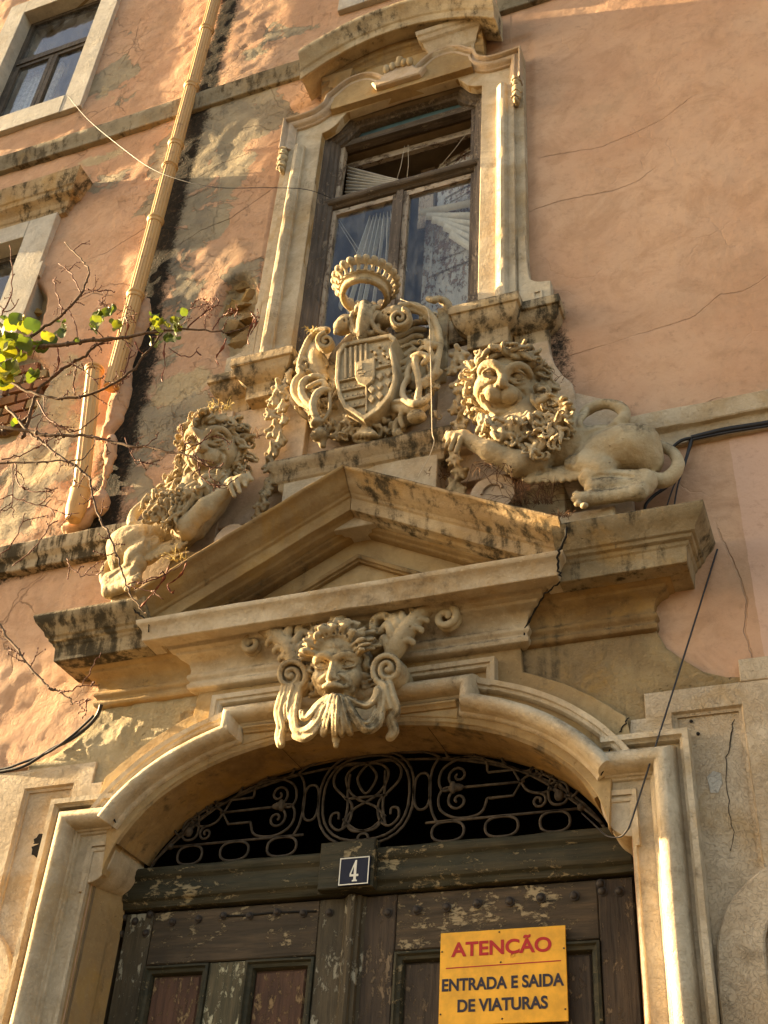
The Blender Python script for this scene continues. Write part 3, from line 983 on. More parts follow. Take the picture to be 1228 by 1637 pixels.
# jamb pilaster strips: raised fillets running up both sides
for sg in (1, -1):
    m = MB()
    pr = [(0.0, 0.05), (0.0, 0.085), (0.012, 0.09), (0.018, 0.10), (0.045, 0.115), (0.07, 0.112), (0.082, 0.10), (0.088, 0.085), (0.135, 0.088), (0.14, 0.05)]
    pr = [(a, b) for a, b in pr]
    x0 = 0.80
    if sg > 0:
        m.sweep([(x0, 7.24), (x0, 9.66)], pr, seg=0.06)
    else:
        m.sweep([(-x0, 9.66), (-x0, 7.24)], pr, seg=0.06)
    m.build('jamb_moulding', STONE, bw, wear=0.002)
# moulding following the shaped head
head = mirror([(0.90, 9.64), (0.905, 9.93)] + crv([(0.84, 9.925), (0.72, 9.94), (0.62, 10.0), (0.565, 10.07), (0.545, 10.14)], 5) + crv([(0.52, 10.16), (0.44, 10.235), (0.36, 10.25), (0.30, 10.235), (0.235, 10.17)], 4) + [(0.225, 10.06), (0.0, 10.06)])
m = MB()
m.sweep(head, [(0.0, 0.05), (0.0, 0.075), (0.012, 0.08), (0.02, 0.10), (0.035, 0.115), (0.05, 0.12), (0.056, 0.105), (0.075, 0.105), (0.085, 0.14), (0.10, 0.145), (0.10, 0.05)], seg=0.05, soften=0.003)
m.build('head_moulding', STONE_PINK, bw, wear=0.002)
# keystone step
m = MB(); m.slab([(-0.19, 10.06), (0.19, 10.06), (0.235, 10.14), (0.16, 10.15), (0.11, 10.24), (-0.11, 10.24), (-0.16, 10.15), (-0.235, 10.14)], 0.02, 0.16, ch=0.012)
m.build('keystone', STONE_PINK, bw, wear=0.003)
m = MB()
m.tube([(0.0, -0.15, 10.24), (0.02, -0.19, 10.31)], 0.035, 10, r1=0.028)
for a in range(-2, 3):
    m.ellipsoid((0.05 * a, -0.165, 10.27 - 0.012 * abs(a)), (0.032, 0.03, 0.05), 9, 6)
m.build('shell_ornament', STONE_CARVED, bw, 60, wear=0.005, wfreq=20)
# curved hood
hood_path = [(xx, 10.615 - 0.25 * (abs(xx) / 0.77) ** 2.1) for xx in np.linspace(1.0, -1.0, 41)]
hclip = [((0.835, 0, 0), (1, 0, 0)), ((-0.835, 0, 0), (-1, 0, 0))]
m = MB()
m.sweep(hood_path, [(0.022, 0.03), (0.03, 0.245), (0.0, 0.25), (0.0, 0.27), (0.075, 0.275), (0.085, 0.29), (0.12, 0.298), (0.15, 0.315), (0.185, 0.34), (0.20, 0.355), (0.235, 0.36), (0.25, 0.35), (0.262, 0.03)], seg=0.05, soften=0.004)
m.build('hood_cornice', STONE_HOOD, bw, wear=0.004, clip=hclip)
m = MB()
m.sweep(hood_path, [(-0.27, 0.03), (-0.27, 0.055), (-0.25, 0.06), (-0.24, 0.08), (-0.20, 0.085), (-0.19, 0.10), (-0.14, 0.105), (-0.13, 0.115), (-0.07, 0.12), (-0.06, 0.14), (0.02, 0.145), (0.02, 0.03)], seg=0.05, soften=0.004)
m.build('hood_bed_moulding', STONE_BROWN, bw, wear=0.005, clip=[((0.70, 0, 0), (1, 0, 0)), ((-0.70, 0, 0), (-1, 0, 0))])  # darker stone colour paints in the shade under the hood
# the one block that still carries the hood
prof = [(-0.02, 10.22), (0.0, 10.225), (0.008, 10.26), (0.02, 10.265), (0.024, 10.30), (0.045, 10.32), (0.05, 10.36), (0.075, 10.40), (0.085, 10.44), (0.11, 10.455), (0.115, 10.50), (0.13, 10.51), (0.135, 10.56), (-0.02, 10.58)]
m = MB()
m.sweep([(0.60, 0.06), (0.60, 0.09), (0.29, 0.09), (0.29, 0.06)], prof, plane='plan', soften=0.003)
m.build('hood_bracket', STONE, bw, wear=0.003)
m = MB()
m.sweep([(-0.50, 0.05), (-0.50, 0.07), (-0.62, 0.07), (-0.62, 0.05)], prof[:9] + [(-0.02, 10.44)], plane='plan', soften=0.003)
m.build('hood_bracket', STONE_OCHRE, bw, wear=0.006)
m = MB(); m.slab([(-0.6, 10.0), (0.6, 10.0), (0.6, 10.3), (0.3, 10.42), (-0.3, 10.42), (-0.6, 10.3)], 0.0, 0.11)
m.build('frieze', STONE_OCHRE, bw, wear=0.012, wfreq=9)
# ears and small drops beside the head
for sg in (1, -1):
    m = MB()
    for i, (dx, dz, r_) in enumerate([(0.965, 9.60, .035), (0.97, 9.53, .045), (0.965, 9.45, .036), (0.96, 9.385, .024)]):
        m.ellipsoid((sg * dx, -0.10, dz), (r_, 0.045, r_ * 1.2), 10, 7)
        m.tube([(sg * (dx - .03), -.13, dz + .02), (sg * (dx + .01), -.14, dz + .035), (sg * (dx + .035), -.12, dz)], 0.010, 6)
    m.build('carved_drop', STONE_CARVED, bw, 60, wear=0.004, wfreq=20)
# scroll feet of the surround
for sg in (1, -1):
    pts = [(1.0, 7.9), (1.01, 7.62)] + [(1.13 - 0.11 * math.cos(R(a)), 7.47 - 0.08 * math.sin(R(a)) + 0.02) for a in (0, 25, 50, 75, 90)] + [(1.16, 7.40), (1.16, 7.2), (0.95, 7.2), (0.95, 7.9)]
    m = MB(); m.slab([(sg * a, b) for a, b in pts], 0.0, 0.07); m.build('scroll_foot', STONE, bw, wear=0.002)
    m = MB()
    m.sweep([(sg * a, b) for a, b in ([(1.10, 7.2), (1.10, 7.32), (1.05, 7.32), (1.05, 7.26), (1.085, 7.26)])], [(-0.008, 0.06), (-0.006, 0.08), (0.006, 0.08), (0.008, 0.06)], seg=0.1)
    m.build('key_pattern', STONE, bw)
# sill in stepped blocks
def sillpiece(xa, xb, D, nm='sill'):
    prof = [(-D, 6.86), (0.0, 6.865), (0.002, 6.985), (0.012, 6.99), (0.02, 7.0), (0.05, 7.02), (0.075, 7.06), (0.082, 7.105), (0.098, 7.11), (0.10, 7.175), (0.08, 7.195), (-D, 7.20)]
    m = MB()
    m.sweep([(xb, -0.02), (xb, D - .02), (xa, D - .02), (xa, -0.02)], [(a, b) for a, b in prof], plane='plan', soften=0.004)
    return m.build(nm, STONE_DIRTY, bw, wear=0.003)
for sg in (1, -1):
    a, b = sorted((0.64 * sg, 0.90 * sg)); sillpiece(a, b, 0.17)
    a, b = sorted((0.92 * sg, 1.13 * sg)); sillpiece(a, b, 0.07)
m = MB(); m.box(-0.63, 0.63, -0.10, 0.05, 7.0, 7.2); m.build('sill', STONE_DIRTY, bw, wear=0.012)

# ---- wooden frame, sashes, glass
yF = 0.10
wpath = mirror([(0.64, 7.2), (0.645, 9.83)] + crv([(0.60, 9.85), (0.55, 9.89), (0.50, 9.95), (0.455, 10.015)], 3) + [(0.0, 10.03)])
m = MB()
# profile runs inwards (negative a)
m.sweep(wpath, [(0.05, -0.16), (0.05, -0.012), (0.02, -0.014), (0.015, -0.035), (-0.01, -0.04), (-0.015, -0.06), (-0.035, -0.065), (-0.04, -0.085), (-0.068, -0.09), (-0.068, -0.19)], seg=0.08, soften=0.003)
m.build('window_frame', WIN_WOOD, bw, wear=0.006, wfreq=10)
def rail(x0, x1, z0, z1, y0, y1, mat, nm, parent=bw, wear=0.003):
    m = MB(); m.box(x0, x1, y0, y1, z0, z1)
    bmx = m.build(nm, mat, parent, wear=wear)
    return bmx
# head lining: flaking rail, blue board, then the opening of the top light
rail(-0.47, 0.45, 9.985, 10.025, 0.11, 0.17, WIN_FLAKE_H, 'head_rail')
rail(-0.55, 0.52, 9.845, 9.99, 0.145, 0.17, BLUE, 'blue_board')
rail(-0.585, 0.575, 9.79, 9.86, 0.115, 0.19, WIN_WOOD_H, 'head_rail')
rail(-0.585, -0.545, 9.07, 9.79, 0.12, 0.18, WIN_FLAKE, 'stile')
rail(0.535, 0.58, 9.07, 9.79, 0.12, 0.18, WIN_WOOD, 'stile')
m = MB()
m.sweep([(0.63, 9.0), (-0.63, 9.0)], [(0.0, -0.2), (0.0, -0.11), (0.02, -0.095), (0.025, -0.07), (0.055, -0.055), (0.07, -0.06), (0.10, -0.085), (0.115, -0.09), (0.13, -0.11), (0.13, -0.2)], seg=0.08, soften=0.003)
m.build('transom_bar', WIN_WOOD_H, bw, wear=0.006, wfreq=10)
def sash(x0, x1, lf, rf):
    z0, z1 = 7.22, 8.985
    s_ = 0.055
    y0, y1 = 0.115, 0.165
    m = MB(); m.box(x0, x0 + s_, y0, y1, z0, z1); o = m.build('sash', lf, bw, wear=0.005, wfreq=12)
    m = MB(); m.box(x1 - s_, x1, y0, y1, z0, z1); m.build('stile', rf, o, wear=0.005, wfreq=12)
    m = MB(); m.box(x0 + s_, x1 - s_, y0 + .002, y1, z1 - s_, z1); m.build('top_rail', WIN_FLAKE_H, o, wear=0.005, wfreq=12)
    m = MB(); m.box(x0 + s_, x1 - s_, y0 + .002, y1, z0, z0 + 0.09); m.build('bottom_rail', WIN_WOOD_H, o, wear=0.005, wfreq=12)
    m = MB(); m.box(x0 + s_ - .01, x1 - s_ + .01, 0.138, 0.142, z0 + 0.08, z1 - s_ + .01); m.build('pane', GLASS, o)
sash(-0.60, -0.02, WIN_FLAKE, WIN_WOOD)
sash(0.00, 0.60, WIN_FLAKE, WIN_WOOD)
rail(-0.035, 0.015, 7.22, 8.985, 0.095, 0.114, WIN_WOOD, 'meeting_stile', wear=0.005)
# ---- interior: blind head box, fanned slats, shutters, inner curtain
rail(-0.60, 0.60, 9.69, 9.76, 0.26, 0.30, WIN_FLAKE_H, 'blind_box')
rail(-0.66, 0.66, 9.80, 9.84, 0.22, 0.75, ROOM, 'soffit_board')
def slat_between(p0, p1, w, tilt, nm='blind_slat'):
    p0, p1 = Vector(p0), Vector(p1)
    d = (p1 - p0).normalized()
    a = Vector((0, 0, 1)) if abs(d.z) < 0.8 else Vector((1, 0, 0))
    sx = d.cross(a).normalized()
    up = sx.cross(d).normalized()
    wv = sx * math.cos(tilt) + up * math.sin(tilt)
    nv = d.cross(wv).normalized()
    m = MB()
    prof = [(-0.5, 0), (-0.25, 0.09), (0, 0.12), (0.25, 0.09), (0.5, 0)]
    v = []
    for p in (p0, p0.lerp(p1, 0.5) - Vector((0, 0, 0.006)), p1):
        for a_, b_ in prof:
            v.append(p + wv * a_ * w + nv * b_ * w)
        for a_, b_ in reversed(prof):
            v.append(p + wv * a_ * w + nv * (b_ * w - 0.0035))
    n_ = 10
    f = [(i * n_ + k, i * n_ + (k + 1) % n_, (i + 1) * n_ + (k + 1) % n_, (i + 1) * n_ + k) for i in range(2) for k in range(n_)]
    f += [tuple(range(n_)), tuple(range(2 * n_, 3 * n_))]
    m.add(v, f)
    return m.build(nm, BLIND, bw, 60)
for i in range(12):
    t_ = i / 11
    slat_between((-0.555, 0.24, 9.67 - 0.50 * t_), (0.10 - 0.10 * t_, 0.26, 9.19 - 0.055 * t_), 0.026, 0.15 + random.uniform(-.1, .1))
# slats hanging in a fan behind the left pane
for i, (xb, zb, w_) in enumerate([(-0.48, 8.0, .07), (-0.42, 7.95, .07), (-0.36, 7.9, .07), (-0.30, 7.85, .07), (-0.22, 7.9, .065), (-0.13, 7.95, .06), (-0.05, 8.1, .055), (0.02, 8.25, .05)]):
    slat_between((-0.30 + 0.028 * i, 0.235 + 0.006 * (i % 2), 8.93), (xb, 0.235 + 0.012 * (i % 3), zb), w_, 0.0 if False else math.pi / 2 * 0 + 0.12)
for i, (za, zb) in enumerate([(8.86, 8.83), (8.80, 8.66), (8.74, 8.55), (8.70, 8.44), (8.62, 8.34), (8.52, 8.22)]):
    slat_between((0.10 + 0.05 * i, 0.25, za), (0.60, 0.27, zb), 0.055, 0.9)
# panelled shutter, folded open behind the right sash, and its upper leaf behind the top light
def shutter(x0, x1, y0, y1, z0, z1, nm, rows):
    """upright board leaf from (x0,y0) to (x1,y1) with recessed panels"""
    a, b = Vector((x0, y0, 0)), Vector((x1, y1, 0))
    L = (b - a).length
    d = (b - a).normalized()
    nv = Vector((d.y, -d.x, 0))
    def bx(m, u0, u1, w0, w1, t0, t1):
        v = []
        for u in (u0, u1):
            for t in (t0, t1):
                for w in (w0, w1):
                    p = a + d * u + nv * t
                    v.append((p.x, p.y, w))
        m.add(v, [(0, 1, 3, 2), (4, 6, 7, 5), (0, 4, 5, 1), (2, 3, 7, 6), (0, 2, 6, 4), (1, 5, 7, 3)])
    m = MB(); bx(m, 0, L, z0, z1, 0.0, 0.02); o = m.build(nm, SHUTTER, bw, wear=0.002)
    st = 0.075
    for u0, u1 in ((0, st), (L - st, L)):
        m = MB(); bx(m, u0, u1, z0, z1, 0.021, 0.036); m.build('stile', SHUTTER, o, wear=0.001)
    zs = [z0] + rows + [z1]
    for i, zz in enumerate(zs):
        h = 0.05
        lo, hi = max(z0, zz - h), min(z1, zz + h)
        m = MB(); bx(m, st + .001, L - st - .001, lo, hi, 0.021, 0.036); m.build('rail', SHUTTER, o, wear=0.001)
    for i in range(len(zs) - 1):
        m = MB(); bx(m, st + .04, L - st - .04, zs[i] + .09, zs[i + 1] - .09, 0.021, 0.031); m.build('panel', SHUTTER, o, wear=0.001)
shutter(0.10, 0.66, 0.42, 0.33, 7.2, 8.98, 'shutter', [7.75, 8.32])
shutter(0.16, 0.66, 0.50, 0.36, 9.06, 9.70, 'shutter', [9.28])
rail(-0.02, 0.10, 9.0, 9.74, 0.50, 0.54, WIN_FLAKE, 'shutter_post')
m = MB()
for k, (a, b) in enumerate([((-0.06, .22, 9.72), (-0.12, .22, 9.2)), ((-0.03, .22, 9.72), (-0.02, .22, 9.2)), ((-0.56, .17, 8.93), (-0.25, .17, 8.2)), ((-0.54, .172, 8.93), (-0.22, .172, 8.2)), ((.52, .2, 9.7), (.2, .2, 9.2))]):
    m.tube([a, ((a[0] + b[0]) / 2 + .012, a[1], (a[2] + b[2]) / 2), b], 0.0025, 5)
m.build('blind_cord', PALEWIRE, bw, 180)
# ================================================================== the stone portal
po = thing('stone_portal', 'great arched limestone doorway with moulded jambs, heavy cornice and triangular pediment', 'portal', (0, 0, 0))

def intr(xx, e=0.0):
    a, b, nn = 1.32 + e, 0.75 + e, 2.2
    t = min(1.0, abs(xx) / a)
    return 3.65 + b * (1 - t ** nn) ** (1 / nn)
# arch curve by angle so that the haunches are well sampled
def arch_pts(e, x_hi, x_lo=0.0, n=26):
    a, b, nn = 1.32 + e, 0.75 + e, 2.2
    out = []
    for i in range(n * 3 + 1):
        th = R(1.0 + 89.0 * i / (n * 3))
        c, s_ = math.cos(th), math.sin(th)
        xx, zz = a * c ** (2 / nn), 3.65 + b * s_ ** (2 / nn)
        if x_lo - 1e-6 <= xx <= x_hi + 1e-6:
            out.append((xx, zz))
    q = [out[0]]
    for p in out[1:]:
        if math.dist(p, q[-1]) > 0.035:
            q.append(p)
    return q
# --- soffit of the arch and its front edge fillet
ap = mirror([q_ for q_ in arch_pts(0.0, 1.305) if q_[1] > 3.885])
m = MB()
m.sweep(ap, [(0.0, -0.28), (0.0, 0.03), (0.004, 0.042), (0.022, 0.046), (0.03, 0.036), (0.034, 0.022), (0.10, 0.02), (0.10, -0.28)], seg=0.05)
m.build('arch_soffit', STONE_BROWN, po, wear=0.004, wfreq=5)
# --- roll moulding of the arch: springing to shoulder, step, level crown
shoulder_x = 0.61
roll = [(1.43, 3.93)] if False else []
q = [p for p in arch_pts(0.06, 1.36) if p[0] >= shoulder_x and p[1] > 3.95]
q = q + [(shoulder_x, q[-1][1] + 0.008)] if q[-1][0] > shoulder_x + 0.01 else q
roll = q + [(shoulder_x, 4.485), (0.0, 4.485)]
rollprof = [(0.0, 0.02), (0.0, 0.06), (0.008, 0.075), (0.016, 0.08), (0.020, 0.10)] + [(0.062 - 0.042 * math.cos(R(a)), 0.10 + 0.062 * math.sin(R(a))) for a in range(15, 181, 22)] + \
           [(0.108, 0.09), (0.112, 0.045), (0.145, 0.04), (0.148, 0.075), (0.155, 0.085), (0.17, 0.088), (0.175, 0.10), (0.20, 0.105), (0.205, 0.02)]
m = MB()
m.sweep(mirror(roll), rollprof, seg=0.05)
m.build('arch_moulding', STONE, po, wear=0.004, wfreq=4)
# --- flat archivolt stones behind, up to the extrados
ex = [p for p in arch_pts(0.36, 1.47) if p[0] > 0.93]
vous_in = [p for p in arch_pts(0.02, 1.35)]
m = MB()
m.slab(mirror([(1.46, 4.18)] + [(1.44, 4.29)] + [p for p in ex if p[1] > 4.30] + [(0.93, 4.76), (0, 4.76)]) + list(reversed(mirror([(1.36, 4.0)] + vous_in[2:]))), -0.02, 0.05)
m.build('archivolt', STONE_OCHRE, po, wear=0.006, wfreq=3)
# level step above the crown (inner fascia under the roll)
m = MB(); m.slab(mirror([(0.61, 4.484), (0.0, 4.484)])[:2] + [(-0.61, 4.484)] + [(-a, b) for a, b in arch_pts(0.045, 0.62)] + [(a, b) for a, b in reversed(arch_pts(0.045, 0.62)) if a > .02], 0.0, 0.056)
m.build('crown_fascia', STONE_OCHRE, po, wear=0.004)
m = MB()
m.sweep([(0.60, 4.445), (-0.60, 4.445)], [(0, 0.05), (0, 0.068), (0.012, 0.075), (0.02, 0.09), (0.03, 0.09), (0.03, 0.05)])
m.build('crown_fillet', STONE_OCHRE, po, wear=0.003)
# joints between the arch stones: fine dark gaps
for xx in (-0.40, 0.44):
    zz = intr(xx)
    m = MB(); a = math.atan2(zz - 3.2, xx)
    m.add([(xx - .0015, 0.27, zz - .003), (xx + .002, 0.27, zz - .003), (xx + .0012, -0.035, zz - .003), (xx - .002, -0.035, zz - .003)], [(0, 1, 2, 3)])
    m.build('joint', DARK, po, recalc=False)
# --- jambs and imposts
jp = [(0.0, 0.02), (0.0, 0.028), (0.010, 0.034), (0.016, 0.034), (0.020, 0.022), (0.095, 0.024), (0.10, 0.038), (0.108, 0.042), (0.112, 0.055), (0.120, 0.06)] + \
     [(0.172 - 0.05 * math.cos(R(a)), 0.065 + 0.075 * math.sin(R(a))) for a in range(8, 181, 16)] + \
     [(0.228, 0.06), (0.232, 0.04), (0.25, 0.04), (0.253, 0.075), (0.262, 0.082), (0.268, 0.10), (0.295, 0.10), (0.30, 0.0), (0.0, 0.0)]
for sg in (1, -1):
    pth = [(1.43, 1.0), (1.43, 3.875), (1.325, 3.875)]
    # the impost returns level to meet the arch; drawn as its own mitred sweep
    if sg < 0:
        pth = [(-a, b) for a, b in reversed(pth)]
    m = MB()
    m.sweep(pth, jp, seg=0.06)
    m.build('jamb', STONE, po, wear=0.003, wfreq=4, clip=[((1.425 * sg if False else 0, 0, 0), (0, 0, -1))] if False else None)
# reveal slabs: splayed inner faces of the jambs
for sg in (1, -1):
    m = MB()
    m.add([(sg * 1.43, 0.0, 1.0), (sg * 1.372, 0.28, 1.0), (sg * 1.372, 0.28, 3.9), (sg * 1.43, 0.0, 3.9),
           (sg * 1.60, 0.0, 1.0), (sg * 1.60, 0.28, 1.0), (sg * 1.60, 0.28, 3.9), (sg * 1.60, 0.0, 3.9)],
          [(0, 1, 2, 3), (4, 7, 6, 5), (0, 3, 7, 4), (1, 5, 6, 2), (0, 4, 5, 1), (3, 2, 6, 7)])
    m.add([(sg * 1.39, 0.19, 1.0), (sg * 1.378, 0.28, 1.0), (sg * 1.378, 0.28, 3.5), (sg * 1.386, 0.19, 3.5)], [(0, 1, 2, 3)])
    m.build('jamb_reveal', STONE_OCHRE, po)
# quarter-round corbels under the arch ends
for sg in (1, -1):
    pf = [(1.44, 3.72)]
    for a in range(0, 91, 9):
        pf.append((1.43 - 0.135 * math.sin(R(a)), 3.885 - 0.175 * math.cos(R(a))))
    pf += [(1.295, 3.93), (1.44, 3.93)]
    m = MB(); m.slab([(sg * a, b) for a, b in pf], -0.27, 0.022, ch=0.003)
    m.build('corbel', STONE, po, angle=25, wear=0.002)
    m = MB()
    pth = [(1.44, 3.66), (1.44, 3.905), (1.285, 3.905)]
    if sg < 0: pth = [(-a, b) for a, b in reversed(pth)]
    m.sweep(pth, [(-0.0, 0.02), (0.0, 0.035), (0.022, 0.04), (0.024, 0.024), (0.03, 0.02)], seg=0.3)
    m.build('corbel_fillet', STONE, po)
# --- pilaster panels either side
for sg in (1, -1):
    def S(pts):
        return [(sg * a, b) for a, b in pts]
    outerp = [(1.70, 1.0), (2.42, 1.0), (2.42, 4.405), (1.532, 4.405), (1.532, 4.275), (1.462, 4.275), (1.445, 4.165), (1.70, 4.165)]
    hole1 = [(1.735, 1.2), (1.735, 4.17), (1.655, 4.20), (1.655, 4.285), (1.975, 4.285), (1.975, 3.62), (1.99, 3.62), (1.99, 1.2)]
    panel = [(1.655, 4.165), (1.655, 4.285), (1.975, 4.285), (1.975, 1.2), (1.725, 1.2), (1.725, 4.165)]
    m = MB(); m.slab(S(outerp), -0.02, 0.035, holes=[S(panel)]); m.build('pilaster', STONE_FLAT, po, wear=0.003)
    m = MB(); m.slab(S([(1.64, 4.30), (1.99, 4.30), (1.99, 1.1), (1.70, 1.1), (1.70, 4.15), (1.64, 4.15)]), -0.02, 0.008); m.build('pilaster_panel', STONE_FLAT, po, wear=0.003)
    m = MB()
    pth = [(1.977, 1.2), (1.977, 4.287), (1.653, 4.287), (1.653, 4.18)]
    if sg < 0: pth = [(-a, b) for a, b in reversed(pth)]
    m.sweep(pth, [(0, 0.0), (-0.022, 0.004), (-0.022, 0.018), (-0.008, 0.022), (0.0, 0.036), (0.0, 0.0)], seg=0.1)
    m.build('panel_fillet', STONE_FLAT, po)
    # lower arched panel that laps over, with a sunk niche
    cx_, cz_, r0, r1 = 2.17, 3.13, 0.43, 0.235
    arcs = [(cx_ - r0 * math.cos(R(a)), cz_ + r0 * math.sin(R(a))) for a in range(0, 181, 10)]
    arcs2 = [(cx_ - r1 * math.cos(R(a)), cz_ + 0.045 + r1 * math.sin(R(a))) for a in range(0, 181, 12)]
    m = MB()
    m.slab(S([(1.733, 1.0), (1.733, 3.0)] + arcs + [(cx_ + r0, 1.0)]), 0.0, 0.046, holes=[S([(cx_ - r1, 1.2)] + arcs2 + [(cx_ + r1, 1.2)])], ch=0.008)
    m.build('arched_panel', STONE_FLAT, po, wear=0.003)
# second stone beyond on the right, above the pilaster
m = MB(); m.slab([(1.98, 4.40), (3.2, 4.40), (3.2, 4.52), (1.985, 4.52)], -0.02, 0.04); m.build('block', STONE_FLAT, po, wear=0.004)
m = MB(); m.slab([(2.43, 1.0), (3.2, 1.0), (3.2, 4.395), (2.43, 4.395)], -0.02, 0.03); m.build('block', STONE_FLAT, po, wear=0.004)
# --- spandrels with the concave outer edge
for sg in (1, -1):
    cur = [(1.60, 4.80), (1.62, 4.74), (1.665, 4.65), (1.73, 4.57), (1.82, 4.50), (1.93, 4.455), (2.0, 4.45), (2.0, 4.40)]
    m = MB(); m.slab([(sg * a, b) for a, b in [(0.9, 4.80), (0.9, 4.5), (1.30, 4.25), (1.46, 4.10), (1.60, 4.10), (1.60, 4.41)] + cur[::-1]], -0.03, 0.018)
    m.build('spandrel', stone_mat('rough_rendered_spandrel', (0.24, 0.16, 0.085), (0.36, 0.26, 0.14), ochre=0.5, soot=0.45, pit=1.2, streak=0.7, fine=1.8, bd=0.014) if sg > 0 else stone_mat('rough_chiselled_spandrel', (0.47, 0.37, 0.22), (0.58, 0.48, 0.32), ochre=0.3, soot=0.15, pit=1.5, fine=2.4, bd=0.024), po, wear=0.014, wfreq=9)
# broken, chiselled face of the spandrel stones
for sg in (1, -1):
    poly = [(0.93, 4.775), (0.93, 4.66), (1.17, 4.54), (1.36, 4.40), (1.46, 4.30), (1.53, 4.285), (1.53, 4.41), (1.60, 4.42), (1.86, 4.455), (1.80, 4.49), (1.71, 4.56), (1.645, 4.64), (1.60, 4.74), (1.59, 4.775)]
    h_ = 0.011
    xs_, zs_ = np.arange(0.9, 2.0, h_), np.arange(4.2, 4.82, h_)
    XX, ZZ = np.meshgrid(xs_, zs_)
    xf, zf = XX.ravel(), ZZ.ravel()
    P_ = np.stack([xf * sg, xf * 0, zf], 1)
    amp = 0.012 if sg < 0 else 0.006
    dd = 0.020 + amp * fbm(P_, 9, 4, 51) + amp * 0.8 * np.maximum(0, fbm(P_, 22, 3, 57)) - amp * 1.2 * (fbm(P_, 5, 3, 59) > .25)
    field = poly_field(xf, zf, poly, 0.02)
    dd = np.where(field > 0.02, dd * np.clip(field * 1.6, 0, 1) + 0.012 * np.clip(1 - field * 1.6, 0, 1), -.02)
    n0, n1 = XX.shape
    ix = np.arange(n0 * n1).reshape(n0, n1)
    cm = poly_field((XX[:-1, :-1] + h_ / 2).ravel(), (ZZ[:-1, :-1] + h_ / 2).ravel(), poly, .02).reshape(n0 - 1, n1 - 1) > 0.3
    fq = np.stack([ix[:-1, :-1], ix[:-1, 1:], ix[1:, 1:], ix[1:, :-1]], -1)[cm]
    m = MB(); m.v = [(a * sg, -d_, b) for a, b, d_ in zip(xf.tolist(), zf.tolist(), dd.tolist())]; m.f = [tuple(q) for q in fq.tolist()]
    me_ = bpy.data.meshes.new('rough_face'); me_.from_pydata(m.v, [], m.f)
    bm_ = bmesh.new(); bm_.from_mesh(me_); bmesh.ops.delete(bm_, geom=[v for v in bm_.verts if not v.link_faces], context='VERTS'); bm_.to_mesh(me_); bm_.free()
    finish(me_, 'rough_face', bpy.data.materials['rough_rendered_spandrel' if sg > 0 else 'rough_chiselled_spandrel'], po, 180)
# --- entablature: side blocks then the forward centre
Z0 = [(0.0, 4.74), (0.03, 4.745), (0.05, 4.752), (0.055, 4.775), (0.045, 4.785), (0.042, 4.80), (0.06, 4.815), (0.058, 4.835), (0.045, 4.845), (0.046, 4.87), (0.055, 4.90), (0.08, 4.925), (0.115, 4.94), (0.12, 4.955), (0.15, 4.962), (0.155, 4.985), (0.18, 4.99), (0.185, 4.972)]
Z0b = Z0[:-1] + [(0.185, 5.0), (0.0, 5.0)]
top_ = [(0.0, 4.9705), (0.235, 4.968), (0.25, 4.970), (0.258, 5.058), (0.268, 5.066), (0.272, 5.082), (0.29, 5.09), (0.295, 5.108), (0.31, 5.115), (0.318, 5.14), (0.345, 5.17), (0.362, 5.19), (0.368, 5.205), (0.375, 5.225), (0.372, 5.24), (0.3, 5.246), (0.0, 5.25)]
for sg in (1, -1):
    pth = [(1.575, -0.06), (1.575, 0.0), (0.90, 0.0)]
    if sg < 0: pth = [(-a, b) for a, b in reversed(pth)]
    m = MB(); m.sweep(pth, Z0b, plane='plan', seg=0.05, soften=0.003)
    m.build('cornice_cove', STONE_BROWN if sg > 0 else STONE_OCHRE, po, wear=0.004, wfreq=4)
    pth = [(1.575, -0.06), (1.575, 0.0), (1.19, 0.0)]
    if sg < 0: pth = [(-a, b) for a, b in reversed(pth)]
    m = MB(); m.sweep(pth, top_, plane='plan', seg=0.05, soften=0.003)
    m.build('cornice', STONE_BLOCK, po, wear=0.004, wfreq=4)
cen = [(a, b) for a, b in Z0] + [(0.25, 4.972), (0.262, 4.975), (0.268, 5.035), (0.275, 5.045), (0.283, 5.06), (0.298, 5.07), (0.302, 5.09), (0.30, 5.10), (0.0, 5.11)]
m = MB(); m.sweep([(0.935, -0.06), (0.935, 0.045), (-0.935, 0.045), (-0.935, -0.06)], cen, plane='plan', seg=0.05, soften=0.003)
m.build('lower_cornice', STONE, po, wear=0.004, wfreq=4)
